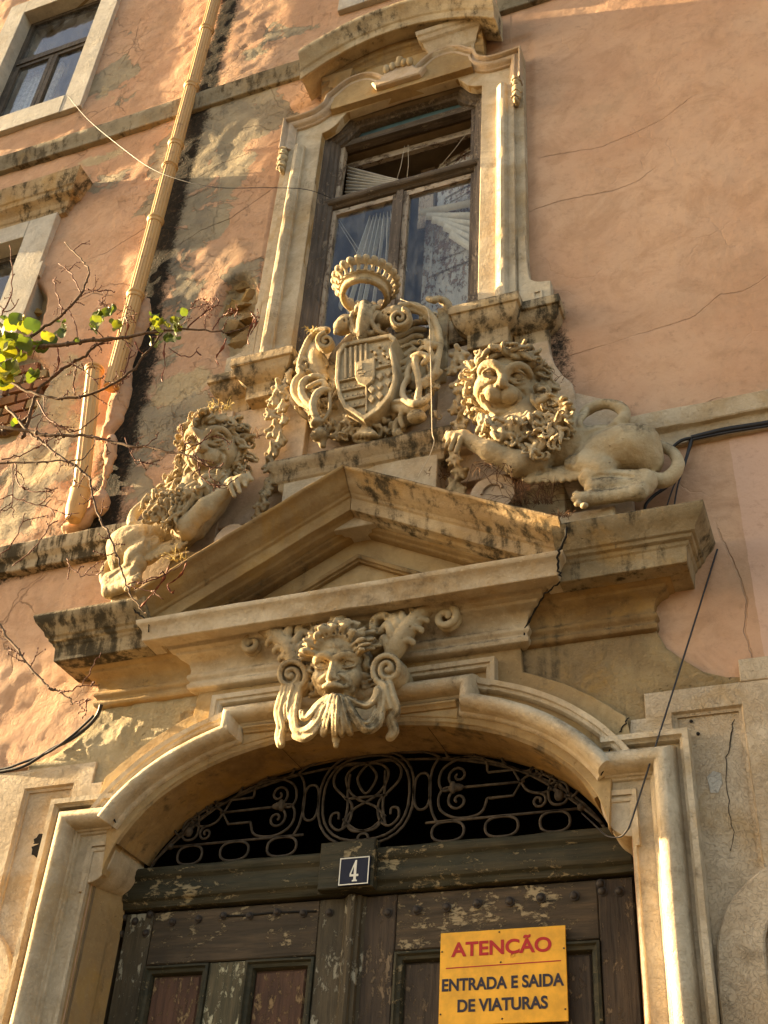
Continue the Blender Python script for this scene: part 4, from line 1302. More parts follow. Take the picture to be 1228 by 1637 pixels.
# --- raking cornices
sl = 0.515
rprof = [(0.0, 0.0), (0.0, 0.20), (0.012, 0.215), (0.016, 0.262), (0.085, 0.268), (0.09, 0.285), (0.105, 0.292), (0.11, 0.31), (0.12, 0.32), (0.125, 0.335), (0.145, 0.355), (0.165, 0.372), (0.178, 0.395), (0.182, 0.415), (0.198, 0.42), (0.203, 0.41), (0.205, 0.0)]
for sg in (1, -1):
    p0, p1 = (1.45, 5.665 - sl * 1.45), (0.0, 5.665)
    # continue past the axis, then cut on it
    p2 = (-0.5, 5.665 + sl * 0.5)
    pth = [p0, p2]
    if sg < 0: pth = [(-a, b) for a, b in reversed(pth)]
    m = MB(); m.sweep(pth, rprof, seg=0.05, soften=0.003)
    m.build('raking_cornice', STONE_DIRTY if sg > 0 else STONE_OCHRE, po, wear=0.004, wfreq=4,
            clip=[((sg * 0.002, 0, 0), (-sg, 0, 0)), ((0, 0, 5.106), (0, 0, -1)), ((sg * 1.235, 0, 0), (sg, 0, 0))])
    # bed moulding under the rake
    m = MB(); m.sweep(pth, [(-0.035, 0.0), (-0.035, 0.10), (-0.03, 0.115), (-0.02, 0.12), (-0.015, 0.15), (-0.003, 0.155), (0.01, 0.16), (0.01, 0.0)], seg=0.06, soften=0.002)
    m.build('bed_moulding', STONE_BROWN, po, wear=0.003, clip=[((sg * 0.002, 0, 0), (-sg, 0, 0)), ((0, 0, 5.106), (0, 0, -1))])  # stained brown, and coloured darker to deepen the shade under the rakes
m = MB(); m.slab([(-1.1, 5.10), (1.1, 5.10), (0, 5.67)], 0.0, 0.06); m.build('tympanum', STONE_OCHRE, po, wear=0.008)
m = MB()
tp = [(0.46, 5.20), (0.0, 5.20 + 0.46 * sl), (-0.46, 5.20)]
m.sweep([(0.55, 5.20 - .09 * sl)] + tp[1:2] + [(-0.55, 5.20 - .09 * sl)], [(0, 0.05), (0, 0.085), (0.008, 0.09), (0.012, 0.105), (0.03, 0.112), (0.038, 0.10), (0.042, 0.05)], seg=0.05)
m.build('tympanum_moulding', STONE_BROWN, po, wear=0.003)  # same dark brown: stain plus painted shade inside the pediment
# --- attic zone above the pediment: backing, plinth, side scroll slabs
m = MB(); m.slab([(-1.10, 5.9), (-1.10, 6.87), (1.10, 6.87), (1.10, 5.9)], -0.02, 0.05); m.build('attic_block', STONE_PINK, po, wear=0.004)
for sg in (1, -1):
    cur = [(1.13, 6.868), (1.145, 6.76), (1.175, 6.64), (1.215, 6.55), (1.27, 6.47)]
    m = MB(); m.slab([(sg * a, b) for a, b in [(1.02, 6.0), (1.02, 6.868)] + cur + [(1.28, 6.38), (1.28, 6.0)]], 0.0, 0.075); m.build('scroll_slab', STONE_PINK, po, wear=0.003)
    m = MB(); m.slab([(sg * a, b) for a, b in [(1.0, 5.24), (1.0, 6.42), (1.29, 6.40), (1.46, 6.30), (1.545, 6.27), (1.56, 6.24), (1.56, 5.24)]], -0.02, 0.06); m.build('backing_slab', STONE_PINK, po, wear=0.003)
    # pier beside the arms
    m = MB(); m.slab([(sg * a, b) for a, b in [(0.44, 6.1), (0.44, 6.95), (0.66, 6.95), (0.66, 6.1)]], 0.05, 0.11); m.build('pier', STONE_PINK, po, wear=0.003)
# plinth for the arms with its cornice
m = MB(); m.slab([(-0.49, 5.6), (-0.49, 6.10), (0.49, 6.10), (0.49, 5.6)], 0.0, 0.20); m.build('plinth', STONE, po, wear=0.004)
m = MB()
m.sweep([(0.49, -.05), (0.49, 0.16), (-0.49, 0.16), (-0.49, -.05)], [(-0.1, 5.94), (0.0, 5.945), (0.012, 5.95), (0.014, 5.975), (0.035, 5.985), (0.04, 6.03), (0.055, 6.04), (0.06, 6.085), (0.09, 6.12), (0.098, 6.14), (0.10, 6.17), (0.09, 6.18), (-0.1, 6.185)], plane='plan', seg=0.05, soften=0.003)
m.build('plinth_cornice', STONE_DIRTY, po, wear=0.004)
# foot blocks under the lions' hind feet, and the cornice top
for sg in (1, -1):
    a, b = sorted((1.05 * sg, 1.50 * sg))
    m = MB(); m.slab([(a, 5.24), (b, 5.24), (b, 5.37), (a, 5.37)], 0.0, 0.28, ch=0.01); m.build('foot_block', STONE, po, wear=0.006)

# cracks and open joints: dark gaps running over the stones
def crack_line(pts, parent=po, mat=DARK):
    q = [W(a, b, d) for a, b, d, r_ in pts]
    rs_ = [r_ * mpp0(a, b, d) for a, b, d, r_ in pts]
    q2, r2 = [], []
    rgc = np.random.default_rng(int(pts[0][0] * 3 + pts[0][1]))
    for i in range(len(q) - 1):
        for t_ in (0, .25, .5, .75):
            q2.append(q[i] * (1 - t_) + q[i + 1] * t_ + rgc.normal(0, .003, 3) * np.array([1, .1, 1]))
            r2.append((rs_[i] * (1 - t_) + rs_[i + 1] * t_) * rgc.uniform(.6, 1.3))
    m = MB(); m.tube(q2, r2, 5)
    return m.build('crack', mat, parent, 180)
def mpp0(px, py, D):
    return float(np.linalg.norm(W(px, py, D) - np.array(CAM))) / FPX
crack_line([(907, 838, .36, 1.6), (904, 858, .40, 2.2), (896, 876, .37, 2.2), (891, 892, .34, 2.4), (893, 912, .315, 2), (898, 926, .31, 1.6)])
crack_line([(893, 930, .25, 1.4), (876, 946, .23, 1.5), (862, 962, .16, 1.8), (850, 984, .11, 1.8), (840, 1004, .10, 1.8), (838, 1030, .065, 1.3)])
crack_line([(204, 962, .37, 1.3), (218, 978, .34, 1.5), (231, 988, .34, 1.3), (238, 1000, .33, 1.2), (237, 1014, .32, 1)])
crack_line([(1173, 1150, .009, .6), (1168, 1180, .009, .9), (1163, 1210, .009, .7), (1160, 1245, .009, .5), (1165, 1290, .009, .5), (1171, 1330, .009, .5), (1168, 1370, .009, .4)])
crack_line([(990, 1172, .055, 1), (1000, 1156, .055, 1.2), (1006, 1143, .052, 1)])
crack_line([(975, 1198, .10, 1), (966, 1220, .10, 1.2), (958, 1245, .09, 1.2)])
crack_line([(168, 1287, .10, 1), (178, 1303, .10, 1.2), (188, 1320, .09, 1.2)])
m = MB(); m.slab(px_line([(62, 1333), (70, 1332), (70, 1338), (72, 1345), (70, 1350), (71, 1356), (66, 1360), (67, 1366), (61, 1367), (58, 1372), (54, 1367), (50, 1366), (51, 1358), (49, 1352), (54, 1346), (53, 1341), (58, 1339)], .012), 0.0, 0.0105, ch=.002); m.build('broken_hole', DARK, po, wear=.004, wfreq=30)
for (a, b) in ((1105, 1153), (1116, 1173), (133, 1362)):
    m = MB(); w_ = W(a, b, .012); m.ellipsoid(w_, (.009, .006, .009), 7, 5); m.build('fixing_hole', DARK, po)
m = MB(); m.slab(px_line([(1130, 1242), (1140, 1232), (1153, 1236), (1155, 1252), (1148, 1268), (1136, 1268)], .01), 0.0, .0105, ch=.002); m.build('mortar_patch', STONE_GREY, po)
# ================================================================== the door
dr = thing('double_door', 'old carriage gate of studded panelled wood with peeling dark paint', 'door', (0, 0.28, 1.0))
YD = 0.285
# transom beam
m = MB()
m.sweep([(1.372, 0), (-1.372, 0)], [(-0.28 + 0.0, 3.655), (-0.262, 3.658), (-0.255, 3.69), (-0.235, 3.70), (-0.228, 3.74), (-0.235, 3.75), (-0.235, 3.80), (-0.215, 3.815), (-0.205, 3.85), (-0.22, 3.865), (-0.38, 3.87), (-0.38, 3.655)], plane='plan', seg=0.08, soften=0.003)
m.build('transom_beam', TRANSOM, dr, wear=0.006, wfreq=6)
def vb(x0, x1, z0, z1, d0, d1, mat, nm, parent=dr, wear=0.003, ch=0.006):
    m = MB(); m.slab([(x0, z0), (x1, z0), (x1, z1), (x0, z1)], d0, d1, ch=ch)
    return m.build(nm, mat, parent, wear=wear, wfreq=8)
# centre block on the beam, behind the number plate
vb(-0.20, 0.10, 3.655, 3.90, -0.25, -0.185, TRANSOM, 'centre_block')
def leaf(xa, xb, sg, label):
    lf = vb(xa, xb, 1.0, 3.65, -0.36, -0.33, DOOR_B if sg > 0 else DOOR, 'door_leaf')
    st = 0.17
    vb(xa + .004, xa + st, 1.0, 3.645, -0.335, -0.292, DOOR if sg < 0 else DOOR_B, 'stile', lf)
    vb(xb - st, xb - .004, 1.0, 3.645, -0.335, -0.292, DOOR if sg < 0 else DOOR_B, 'stile', lf)
    vb(xa + st + .002, xb - st - .002, 3.37, 3.645, -0.335, -0.296, DOOR_H, 'rail', lf)
    mid = (xa + xb) / 2
    vb(mid - 0.105, mid + 0.105, 1.0, 3.365, -0.335, -0.296, DOOR_FLAKY if sg < 0 else DOOR_B, 'muntin', lf)
    for pa, pb in ((xa + st + .004, mid - .107), (mid + .107, xb - st - .004)):
        m = MB()
        m.sweep([(pb, 1.0), (pb, 3.362), (pa, 3.362), (pa, 1.0)], [(0, -0.335), (0, -0.285), (-0.012, -0.28), (-0.02, -0.295), (-0.035, -0.30), (-0.045, -0.325), (-0.045, -0.335)], seg=0.1)
        m.build('panel_moulding', TRANSOM, lf, wear=0.003)
        vb(pa + .045, pb - .045, 1.0, 3.315, -0.335, -0.316, DOOR_RED if sg < 0 else DOOR_B, 'panel', lf, ch=0.012)
    return lf
lfl = leaf(-1.365, -0.055, -1, '')
lfr = leaf(0.02, 1.365, 1, '')
# meeting post with mouldings
m = MB()
m.sweep([(0.03, 1.0), (0.03, 3.645)], [(-0.115, -0.33), (-0.115, -0.285), (-0.10, -0.27), (-0.09, -0.27), (-0.085, -0.25), (-0.06, -0.24), (-0.045, -0.245), (-0.04, -0.265), (-0.02, -0.265), (-0.015, -0.285), (0.0, -0.29), (0.0, -0.33)], seg=0.1)
m.build('meeting_post', DOOR, dr, wear=0.004)
# studs
def stud(px, py, lf, D=-0.29, r=0.017):
    w = W(px, py, D)
    m = MB()
    m.tube([(w[0], w[1] + 0.02, w[2]), (w[0], w[1] - 0.004, w[2])], r * 1.25, 10)
    m.ellipsoid((w[0], w[1] - 0.004, w[2]), (r, 0.014, r), 10, 6)
    m.build('stud', STUD, lf, 60)
for px, py in [(198, 1467), (216, 1473), (193, 1493), (233, 1492), (240, 1462), (275, 1474), (317, 1469), (357, 1464), (399, 1464), (443, 1458), (485, 1460), (527, 1459), (205, 1466)][:12]:
    stud(px, py, lfl)
for px, py in [(620, 1459), (666, 1455), (714, 1450), (763, 1444), (815, 1441), (865, 1435), (918, 1432), (963, 1425), (960, 1413), (990, 1425), (1020, 1440)]:
    if px < 1000:
        stud(px, py, lfr, r=0.019)
# crack along the left rail: a dark split with a lifted splinter
m = MB()
pts = [W(px, py, -0.294) for px, py in [(360, 1465), (400, 1463), (440, 1459), (470, 1458), (506, 1457)]]
m.tube(pts, 0.006, 5); m.build('split', DARK, lfl, 180)

# ---- fanlight grille
gr = thing('fanlight_grille', 'rusty wrought iron grille of scrolls and ovals in the arch above the door', 'grille', (0, 0.27, 3.88))
YG = 0.255
DG = -YG
rr = 0.0076
def gpx(px, py):
    return Vector(W(px, py, DG))
def iron(pts, nm='scroll', r=rr, closed=False, parent=gr):
    m = MB()
    m.tube(pts, r, 6, closed=closed)
    return m.build(nm, IRON, parent, 180)
def crvp(pts, sub=7):
    return [tuple(p) for p in smooth_path([tuple(gpx(*p)) for p in pts], sub)]
def oval(cx, cz, rx, rz, nm='oval', rot=0.0, r=rr):
    pts = []
    for i in range(28):
        a = 2 * math.pi * i / 28
        u, v = rx * math.cos(a), rz * math.sin(a)
        # racetrack shape
        u = rx * math.copysign(abs(math.cos(a)) ** 0.8, math.cos(a)); v = rz * math.copysign(abs(math.sin(a)) ** 0.8, math.sin(a))
        pts.append((cx + u * math.cos(rot) - v * math.sin(rot), YG, cz + u * math.sin(rot) + v * math.cos(rot)))
    iron(pts, nm, r, True)
def spiral(cx, cz, r0, a0, turns, cw, grow=0.0, n=30, inner=0.15):
    """from the outside in: centre, outer radius, start angle (deg), turns"""
    pts = []
    for i in range(n + 1):
        t = i / n
        rad = r0 * (1 - (1 - inner) * t)
        a = R(a0) + (-1 if cw else 1) * turns * 2 * math.pi * t
        pts.append((cx + rad * math.cos(a), YG, cz + rad * math.sin(a)))
    return pts
# measured outline, in metres: base of the lattice bar z, top arch bar
lo = 3.985
for sg in (1, -1):
    # lower rail and upper curved rail
    iron([(sg * 0.34, YG, lo), (sg * 1.14, YG, lo)], 'bar')
    ub = [(0.40, 4.335), (0.62, 4.305), (0.80, 4.235), (0.96, 4.14), (1.14, 3.995), (1.24, 3.90)]
    iron([(sg * a, YG, b) for a, b in crv(ub, 5)], 'bar')
    # end bosses
    m = MB(); m.ellipsoid((sg * 1.14, YG, 3.99), (.02, .02, .02), 8, 6); m.build('boss', IRON, gr, 60)
    # ovals under and over
    for xx in (0.46, 0.74, 1.01):
        oval(sg * xx, lo - 0.055, 0.085 if xx < 1 else 0.075, 0.052)
    oval(sg * 0.52, 4.362, 0.082, 0.045, rot=-sg * 0.12)
    oval(sg * 0.83, 4.275, 0.09, 0.052, rot=-sg * 0.45)
    oval(sg * 1.06, 4.115, 0.078, 0.05, rot=-sg * 0.72)
    # bracket frame next to the medallion
    iron([(sg * a, YG, b) for a, b in crv([(0.40, 4.335), (0.365, 4.27), (0.355, 4.16), (0.37, 4.05), (0.40, 3.985)], 5)], 'bar')
    oval(sg * 0.315, 4.16, 0.045, 0.10, rot=0)
    # C scroll cluster
    iron([(sg * a, YG, b) for a, b in crv([(0.665, 4.235), (0.655, 4.295), (0.59, 4.325), (0.50, 4.315), (0.425, 4.27), (0.405, 4.20), (0.43, 4.15), (0.48, 4.155)], 5)])
    iron([(sg * a, YG, b) for a, b in crv([(0.665, 4.085), (0.64, 4.02), (0.58, 3.995), (0.49, 4.0), (0.42, 4.045), (0.405, 4.11), (0.43, 4.16), (0.48, 4.165)], 5)])
    for cz_, cwf in ((4.225, True), (4.09, False)):
        pts = spiral(0.51, cz_, 0.058, 250 if cwf else 110, 1.35, cwf)
        pts = [(sg * a, y_, b) for a, y_, b in pts]
        iron(pts)
    m = MB(); m.ellipsoid((sg * 0.50, YG - .005, 4.158), (.045, .018, .022), 9, 6); m.ellipsoid((sg * 0.485, YG - .01, 4.158), (.02, .02, .035), 9, 6); m.build('boss', IRON, gr, 60)
    # stepped key pieces and the spear
    iron([(sg * a, YG, b) for a, b in [(0.665, 4.235), (0.67, 4.225), (0.80, 4.225), (0.84, 4.15), (0.80, 4.085), (0.665, 4.085)]], 'bar')
    iron([(sg * 0.54, YG, 4.158), (sg * 0.86, YG, 4.155)], 'bar')
    # leaf shape crossing and the outer quatrefoil
    iron([(sg * a, YG, b) for a, b in crv([(0.84, 4.155), (0.88, 4.185), (0.95, 4.185), (1.02, 4.14), (1.07, 4.08), (1.10, 4.035), (1.14, 4.0)], 5)])
    iron([(sg * a, YG, b) for a, b in crv([(0.84, 4.155), (0.875, 4.105), (0.94, 4.085), (1.0, 4.10), (1.04, 4.13)], 5)])
    for (cx_, cz_, r_, a0, cw_) in ((0.915, 4.20, 0.042, 290, False), (0.93, 4.045, 0.042, 80, True)):
        pts = [(sg * a, y_, b) for a, y_, b in spiral(cx_, cz_, r_, a0, 1.4, cw_)]
        iron(pts)
    oval(sg * 1.03, 4.075, 0.05, 0.06, 'ring')
    m = MB(); m.ellipsoid((sg * 1.035, YG - .005, 4.06), (.026, .016, .03), 9, 6); m.build('boss', IRON, gr, 60)
# monogram medallion
oval(0.0, 4.16, 0.245, 0.235, 'ring')
oval(0.0, 4.16, 0.27, 0.26, 'ring')
for sg in (1, -1):
    iron([(sg * a, YG, b) for a, b in crv([(0.0, 4.35), (0.07, 4.34), (0.12, 4.29), (0.10, 4.21), (0.04, 4.15), (-0.06, 4.10), (-0.10, 4.04), (-0.06, 3.98), (0.03, 3.98), (0.09, 4.02), (0.12, 4.05)], 6)])
    iron([(sg * a, YG, b) for a, b in crv([(0.02, 4.355), (0.12, 4.36), (0.185, 4.31), (0.185, 4.24), (0.12, 4.17), (0.075, 4.12), (0.085, 4.03), (0.14, 3.99), (0.19, 4.03), (0.185, 4.08), (0.15, 4.085), (0.145, 4.05)], 6)])
    iron([(sg * a, YG, b) for a, b in crv([(0.0, 4.35), (0.055, 4.27), (0.0, 4.18), (-0.055, 4.27), (0.0, 4.35)], 6)]) if sg > 0 else None
    iron([(sg * a, YG, b) for a, b in crv([(0.10, 4.30), (0.105, 4.2), (0.10, 4.10), (0.12, 4.0)], 5)])
iron([(-0.12, YG, 4.16), (0.12, YG, 4.16)], 'bar')
oval(0.0, 3.925, 0.03, 0.035, 'ring')
# arch rim bar behind
iron([(a, YG + 0.01, b - 0.03) for a, b in mirror(arch_pts(-0.01, 1.27))], 'bar', 0.008)
iron([(a, YG, b) for a, b in crv([(-0.42, 4.33), (-0.3, 4.39), (0, 4.41), (0.3, 4.385), (0.42, 4.33)], 6)], 'bar')

# ================================================================== lettering
def text_mesh(body, size, mat, name, parent, loc, fit=None, extrude=0.0012, bold=0.0, align='CENTER', rot=0.0, shear=0.0):
    cu = bpy.data.curves.new(name, 'FONT')
    cu.body = body
    cu.size = size
    cu.extrude = extrude
    cu.offset = bold
    cu.align_x = align
    cu.align_y = 'CENTER'
    cu.space_character = 1.0
    o = bpy.data.objects.new(name, cu)
    COL.objects.link(o)
    dg = bpy.context.evaluated_depsgraph_get()
    me = bpy.data.meshes.new_from_object(o.evaluated_get(dg))
    bpy.data.objects.remove(o)
    n = len(me.vertices)
    co = np.empty(n * 3, dtype=np.float32); me.vertices.foreach_get('co', co); co = co.reshape(-1, 3)
    w = co[:, 0].max() - co[:, 0].min(); h = co[:, 1].max() - co[:, 1].min()
    co[:, 0] -= (co[:, 0].max() + co[:, 0].min()) / 2
    co[:, 1] -= (co[:, 1].max() + co[:, 1].min()) / 2
    if fit:
        co[:, 0] *= fit[0] / w
        if fit[1]:
            co[:, 1] *= fit[1] / h
    c, s_ = math.cos(rot), math.sin(rot)
    X_ = co[:, 0] * c - co[:, 1] * s_
    Z_ = co[:, 0] * s_ + co[:, 1] * c
    out = np.stack([X_ + loc[0], -co[:, 2] + loc[1], Z_ + loc[2]], 1).astype(np.float32)
    me.vertices.foreach_set('co', out.ravel())
    me.materials.clear()
    return finish(me, name, mat, parent, 40)

# ---- number plate
c4 = np.mean([W(px, py, -0.17) for px, py in [(541, 1374), (591, 1371), (592, 1411), (541, 1413)]], axis=0)
pl = thing('number_plate', 'small dark blue enamel plate with a white figure 4 over the middle of the door', 'house number', tuple(c4))
pw, ph = 0.165, 0.145
yb = c4[1]
m = MB(); m.slab([(c4[0] - pw / 2, c4[2] - ph / 2), (c4[0] + pw / 2, c4[2] - ph / 2), (c4[0] + pw / 2, c4[2] + ph / 2), (c4[0] - pw / 2, c4[2] + ph / 2)], -yb - 0.012, -yb, ch=0.002)
m.build('plate', ENAMEL, pl)
b_ = 0.005
m = MB()
for (u0, u1, v0, v1) in [(-pw / 2 + .003, pw / 2 - .003, ph / 2 - .003 - b_, ph / 2 - .003), (-pw / 2 + .003, pw / 2 - .003, -ph / 2 + .003, -ph / 2 + .003 + b_), (-pw / 2 + .003, -pw / 2 + .003 + b_, -ph / 2 + .008, ph / 2 - .008), (pw / 2 - .003 - b_, pw / 2 - .003, -ph / 2 + .008, ph / 2 - .008)]:
    m.box(c4[0] + u0, c4[0] + u1, yb - 0.0015, yb - 0.0002, c4[2] + v0, c4[2] + v1)
m.build('white_border', WHITE, pl)
# serif 4 drawn as an outline
f4 = [(0.62, 0.0), (0.62, 0.06), (0.52, 0.09), (0.52, 0.24), (0.70, 0.24), (0.70, 0.34), (0.52, 0.34), (0.52, 1.0), (0.40, 1.0), (0.0, 0.36), (0.0, 0.24), (0.32, 0.24), (0.32, 0.09), (0.22, 0.06), (0.22, 0.0)]
h4 = [(0.32, 0.34), (0.10, 0.34), (0.32, 0.74)]
sc4 = 0.108
T4 = lambda q: [(c4[0] + (a - 0.36) * sc4 * 0.62 + 0.002, c4[2] + (b - 0.5) * sc4) for a, b in q]
m = MB(); m.slab(T4(f4), -yb + 0.0, -yb + 0.002, holes=[T4(h4)], ch=0.0003)
m.build('figure', WHITE, pl)

# ---- warning sign
Ds = -0.27
cs = [np.array(W(px, py, Ds)) for px, py in [(703.3, 1492.5), (902, 1479), (909, 1631), (703.5, 1641)]]
sw = np.linalg.norm(cs[1] - cs[0]); sh = np.linalg.norm(cs[0] - cs[3])
ctr = (cs[0] + cs[1] + cs[2] + cs[3]) / 4
rot = math.atan2(cs[1][2] - cs[0][2], cs[1][0] - cs[0][0]) * 0.7
ws = thing('warning_sign', 'yellow metal sign reading ATENÇÃO ENTRADA E SAIDA DE VIATURAS on the right door leaf', 'sign', tuple(ctr))
def SR(u, v):
    return (ctr[0] + u * math.cos(rot) - v * math.sin(rot), ctr[2] + u * math.sin(rot) + v * math.cos(rot))
m = MB(); m.slab([SR(-sw / 2, -sh / 2), SR(sw / 2, -sh / 2), SR(sw / 2, sh / 2), SR(-sw / 2, sh / 2)], -ctr[1] - 0.006, -ctr[1], ch=0.002)
m.build('plate', SIGN, ws)
ys = ctr[1] - 0.001
def at(u, v):
    q_ = SR(u * sw, v * sh)
    return (q_[0], ys, q_[1])
text_mesh('ATENÇÃO', 0.1, SIGN_RED, 'lettering', ws, at(-0.01, 0.305), (sw * 0.80, sh * 0.235), bold=0.0026, rot=rot)
m = MB(); a, b = SR(-0.45 * sw, 0.10 * sh), SR(0.46 * sw, 0.115 * sh)
m.add([(a[0], ys, a[1]), (b[0], ys, b[1]), (b[0], ys, b[1] + 0.005), (a[0], ys, a[1] + 0.005)], [(0, 1, 2, 3)])
m.build('rule', SIGN_RED, ws)
text_mesh('ENTRADA E SAIDA', 0.1, SIGN_BLACK, 'lettering', ws, at(0.0, -0.075), (sw * 0.955, sh * 0.135), bold=0.003, rot=rot)
text_mesh('DE VIATURAS', 0.1, SIGN_BLACK, 'lettering', ws, at(0.0, -0.30), (sw * 0.70, sh * 0.135), bold=0.003, rot=rot)
for u, v in [(-0.485, 0.29), (0.485, 0.25), (-0.01, 0.14), (-0.485, -0.38), (0.48, -0.38), (0.0, -0.45), (-0.02, 0.47)]:
    q_ = at(u, v)
    m = MB(); m.ellipsoid((q_[0], ys, q_[2]), (.0045, .003, .0045), 8, 5); m.build('screw', STUD, ws, 60)
# ================================================================== carved sculpture: blended solids turned into one skin
def nrmz(v):
    v = np.asarray(v, float)
    return v / max(1e-12, np.linalg.norm(v))

class Clay:
    """a block of space in which rounded solids are joined, cut and then skinned"""
    def __init__(s, lo, hi, h):
        s.lo = np.array(lo, float)
        s.h = h
        s.n = np.ceil((np.array(hi) - s.lo) / h).astype(int) + 1
        s.f = np.full(tuple(s.n), 1.0, dtype=np.float32)
    def _win(s, lo, hi):
        a = np.clip(np.floor((lo - s.lo) / s.h).astype(int), 0, s.n - 1)
        b = np.clip(np.ceil((hi - s.lo) / s.h).astype(int) + 1, 1, s.n)
        if np.any(b <= a):
            return None
        ax = [(s.lo[i] + s.h * np.arange(a[i], b[i])).astype(np.float32) for i in range(3)]
        return (slice(a[0], b[0]), slice(a[1], b[1]), slice(a[2], b[2])), ax[0][:, None, None], ax[1][None, :, None], ax[2][None, None, :]
    def _put(s, sl, d, k, op):
        a = s.f[sl]
        if op == 'u':
            h = np.maximum(k - np.abs(a - d), 0) / k
            s.f[sl] = np.minimum(a, d) - h * h * k * 0.25
        elif op == 's':
            h = np.maximum(k - np.abs(a + d), 0) / k
            s.f[sl] = np.maximum(a, -d) + h * h * k * 0.25
        else:  # intersect
            s.f[sl] = np.maximum(a, d)
    def cap(s, p0, p1, r0, r1=None, k=0.02, op='u'):
        p0 = np.asarray(p0, float); p1 = np.asarray(p1, float)
        r1 = r0 if r1 is None else r1
        pad = max(r0, r1) + k + 2 * s.h
        w = s._win(np.minimum(p0, p1) - pad, np.maximum(p0, p1) + pad)
        if w is None: return
        sl, X, Y, Z = w
        d = p1 - p0
        L2 = float(d @ d)
        if L2 < 1e-12:
            t = 0.0
        else:
            t = np.clip(((X - p0[0]) * d[0] + (Y - p0[1]) * d[1] + (Z - p0[2]) * d[2]) / L2, 0, 1)
        dist = np.sqrt((X - p0[0] - t * d[0]) ** 2 + (Y - p0[1] - t * d[1]) ** 2 + (Z - p0[2] - t * d[2]) ** 2) - (r0 + (r1 - r0) * t)
        s._put(sl, dist.astype(np.float32), k, op)
    def line(s, pts, rs, k=0.015, op='u'):
        if not hasattr(rs, '__len__'):
            rs = [rs] * len(pts)
        for i in range(len(pts) - 1):
            s.cap(pts[i], pts[i + 1], rs[i], rs[i + 1], k, op)
    def ell(s, c, r, M=None, k=0.02, op='u'):
        c = np.asarray(c, float); r = np.asarray(r, float) * np.ones(3)
        M = np.eye(3) if M is None else np.asarray(M, float)   # rows: local axes
        pad = max(r) + k + 2 * s.h
        w = s._win(c - pad, c + pad)
        if w is None: return
        sl, X, Y, Z = w
        X, Y, Z = X - c[0], Y - c[1], Z - c[2]
        q = [M[i][0] * X + M[i][1] * Y + M[i][2] * Z for i in range(3)]
        k0 = np.sqrt(sum((q[i] / r[i]) ** 2 for i in range(3)))
        k1 = np.sqrt(sum((q[i] / r[i] ** 2) ** 2 for i in range(3))) + 1e-6
        s._put(sl, (k0 * (k0 - 1) / k1).astype(np.float32), k, op)
    def sample(s, p):
        g = (np.asarray(p) - s.lo) / s.h
        i = np.clip(np.floor(g).astype(int), 0, s.n - 2)
        t = g - i
        v = 0
        for a in (0, 1):
            for b in (0, 1):
                for c in (0, 1):
                    v += (t[0] if a else 1 - t[0]) * (t[1] if b else 1 - t[1]) * (t[2] if c else 1 - t[2]) * s.f[i[0] + a, i[1] + b, i[2] + c]
        return v
    def grad(s, p):
        e = s.h * 1.5
        return nrmz([s.sample(p + np.eye(3)[i] * e) - s.sample(p - np.eye(3)[i] * e) for i in range(3)])
    def snap(s, p, n=4):
        p = np.array(p, float)
        for _ in range(n):
            d = s.sample(p)
            if abs(d) > 0.3: return None, None
            p = p - s.grad(p) * d * 0.9
        return p, s.grad(p)
    def box(s, lo, hi, k=0.01, op='u'):
        lo, hi = np.asarray(lo, float), np.asarray(hi, float)
        w = s._win(lo - k - .03, hi + k + .03)
        sl, X, Y, Z = w
        c, r = (lo + hi) / 2, (hi - lo) / 2
        q = [np.abs(v - c[i]) - r[i] for i, v in enumerate((X, Y, Z))]
        o = np.sqrt(np.maximum(q[0], 0) ** 2 + np.maximum(q[1], 0) ** 2 + np.maximum(q[2], 0) ** 2) + np.minimum(np.maximum(np.maximum(q[0], q[1]), q[2]), 0)
        s._put(sl, o.astype(np.float32), k, op)
    def roughen(s, amp, freq, seed=1):
        m = np.abs(s.f) < 0.03
        ii = np.argwhere(m)
        P = s.lo + ii * s.h
        s.f[m] += (fbm(P, freq, 3, seed) * amp).astype(np.float32)
    def skin(s):
        f = s.f
        ins = f < 0
        nx, ny, nz = f.shape
        c = ins[:-1, :-1, :-1].astype(np.int8)
        tot = np.zeros((nx - 1, ny - 1, nz - 1), np.int8)
        for a in (0, 1):
            for b in (0, 1):
                for d in (0, 1):
                    tot += ins[a:nx - 1 + a, b:ny - 1 + b, d:nz - 1 + d]
        act = (tot > 0) & (tot < 8)
        ids = np.argwhere(act)
        index = np.full(act.shape, -1, np.int64)
        index[act] = np.arange(len(ids))
        acc = np.zeros((len(ids), 3)); cnt = np.zeros(len(ids))
        corners = [(a, b, d) for a in (0, 1) for b in (0, 1) for d in (0, 1)]
        for c0 in corners:
            for ax in range(3):
                if c0[ax]: continue
                c1 = list(c0); c1[ax] = 1
                v0 = f[ids[:, 0] + c0[0], ids[:, 1] + c0[1], ids[:, 2] + c0[2]].astype(np.float64)
                v1 = f[ids[:, 0] + c1[0], ids[:, 1] + c1[1], ids[:, 2] + c1[2]].astype(np.float64)
                m = (v0 < 0) != (v1 < 0)
                t = v0[m] / (v0[m] - v1[m])
                p = np.tile(np.array(c0, float), (m.sum(), 1))
                p[:, ax] += t
                acc[m] += p; cnt[m] += 1
        V = s.lo + (ids + acc / cnt[:, None]) * s.h
        faces = []
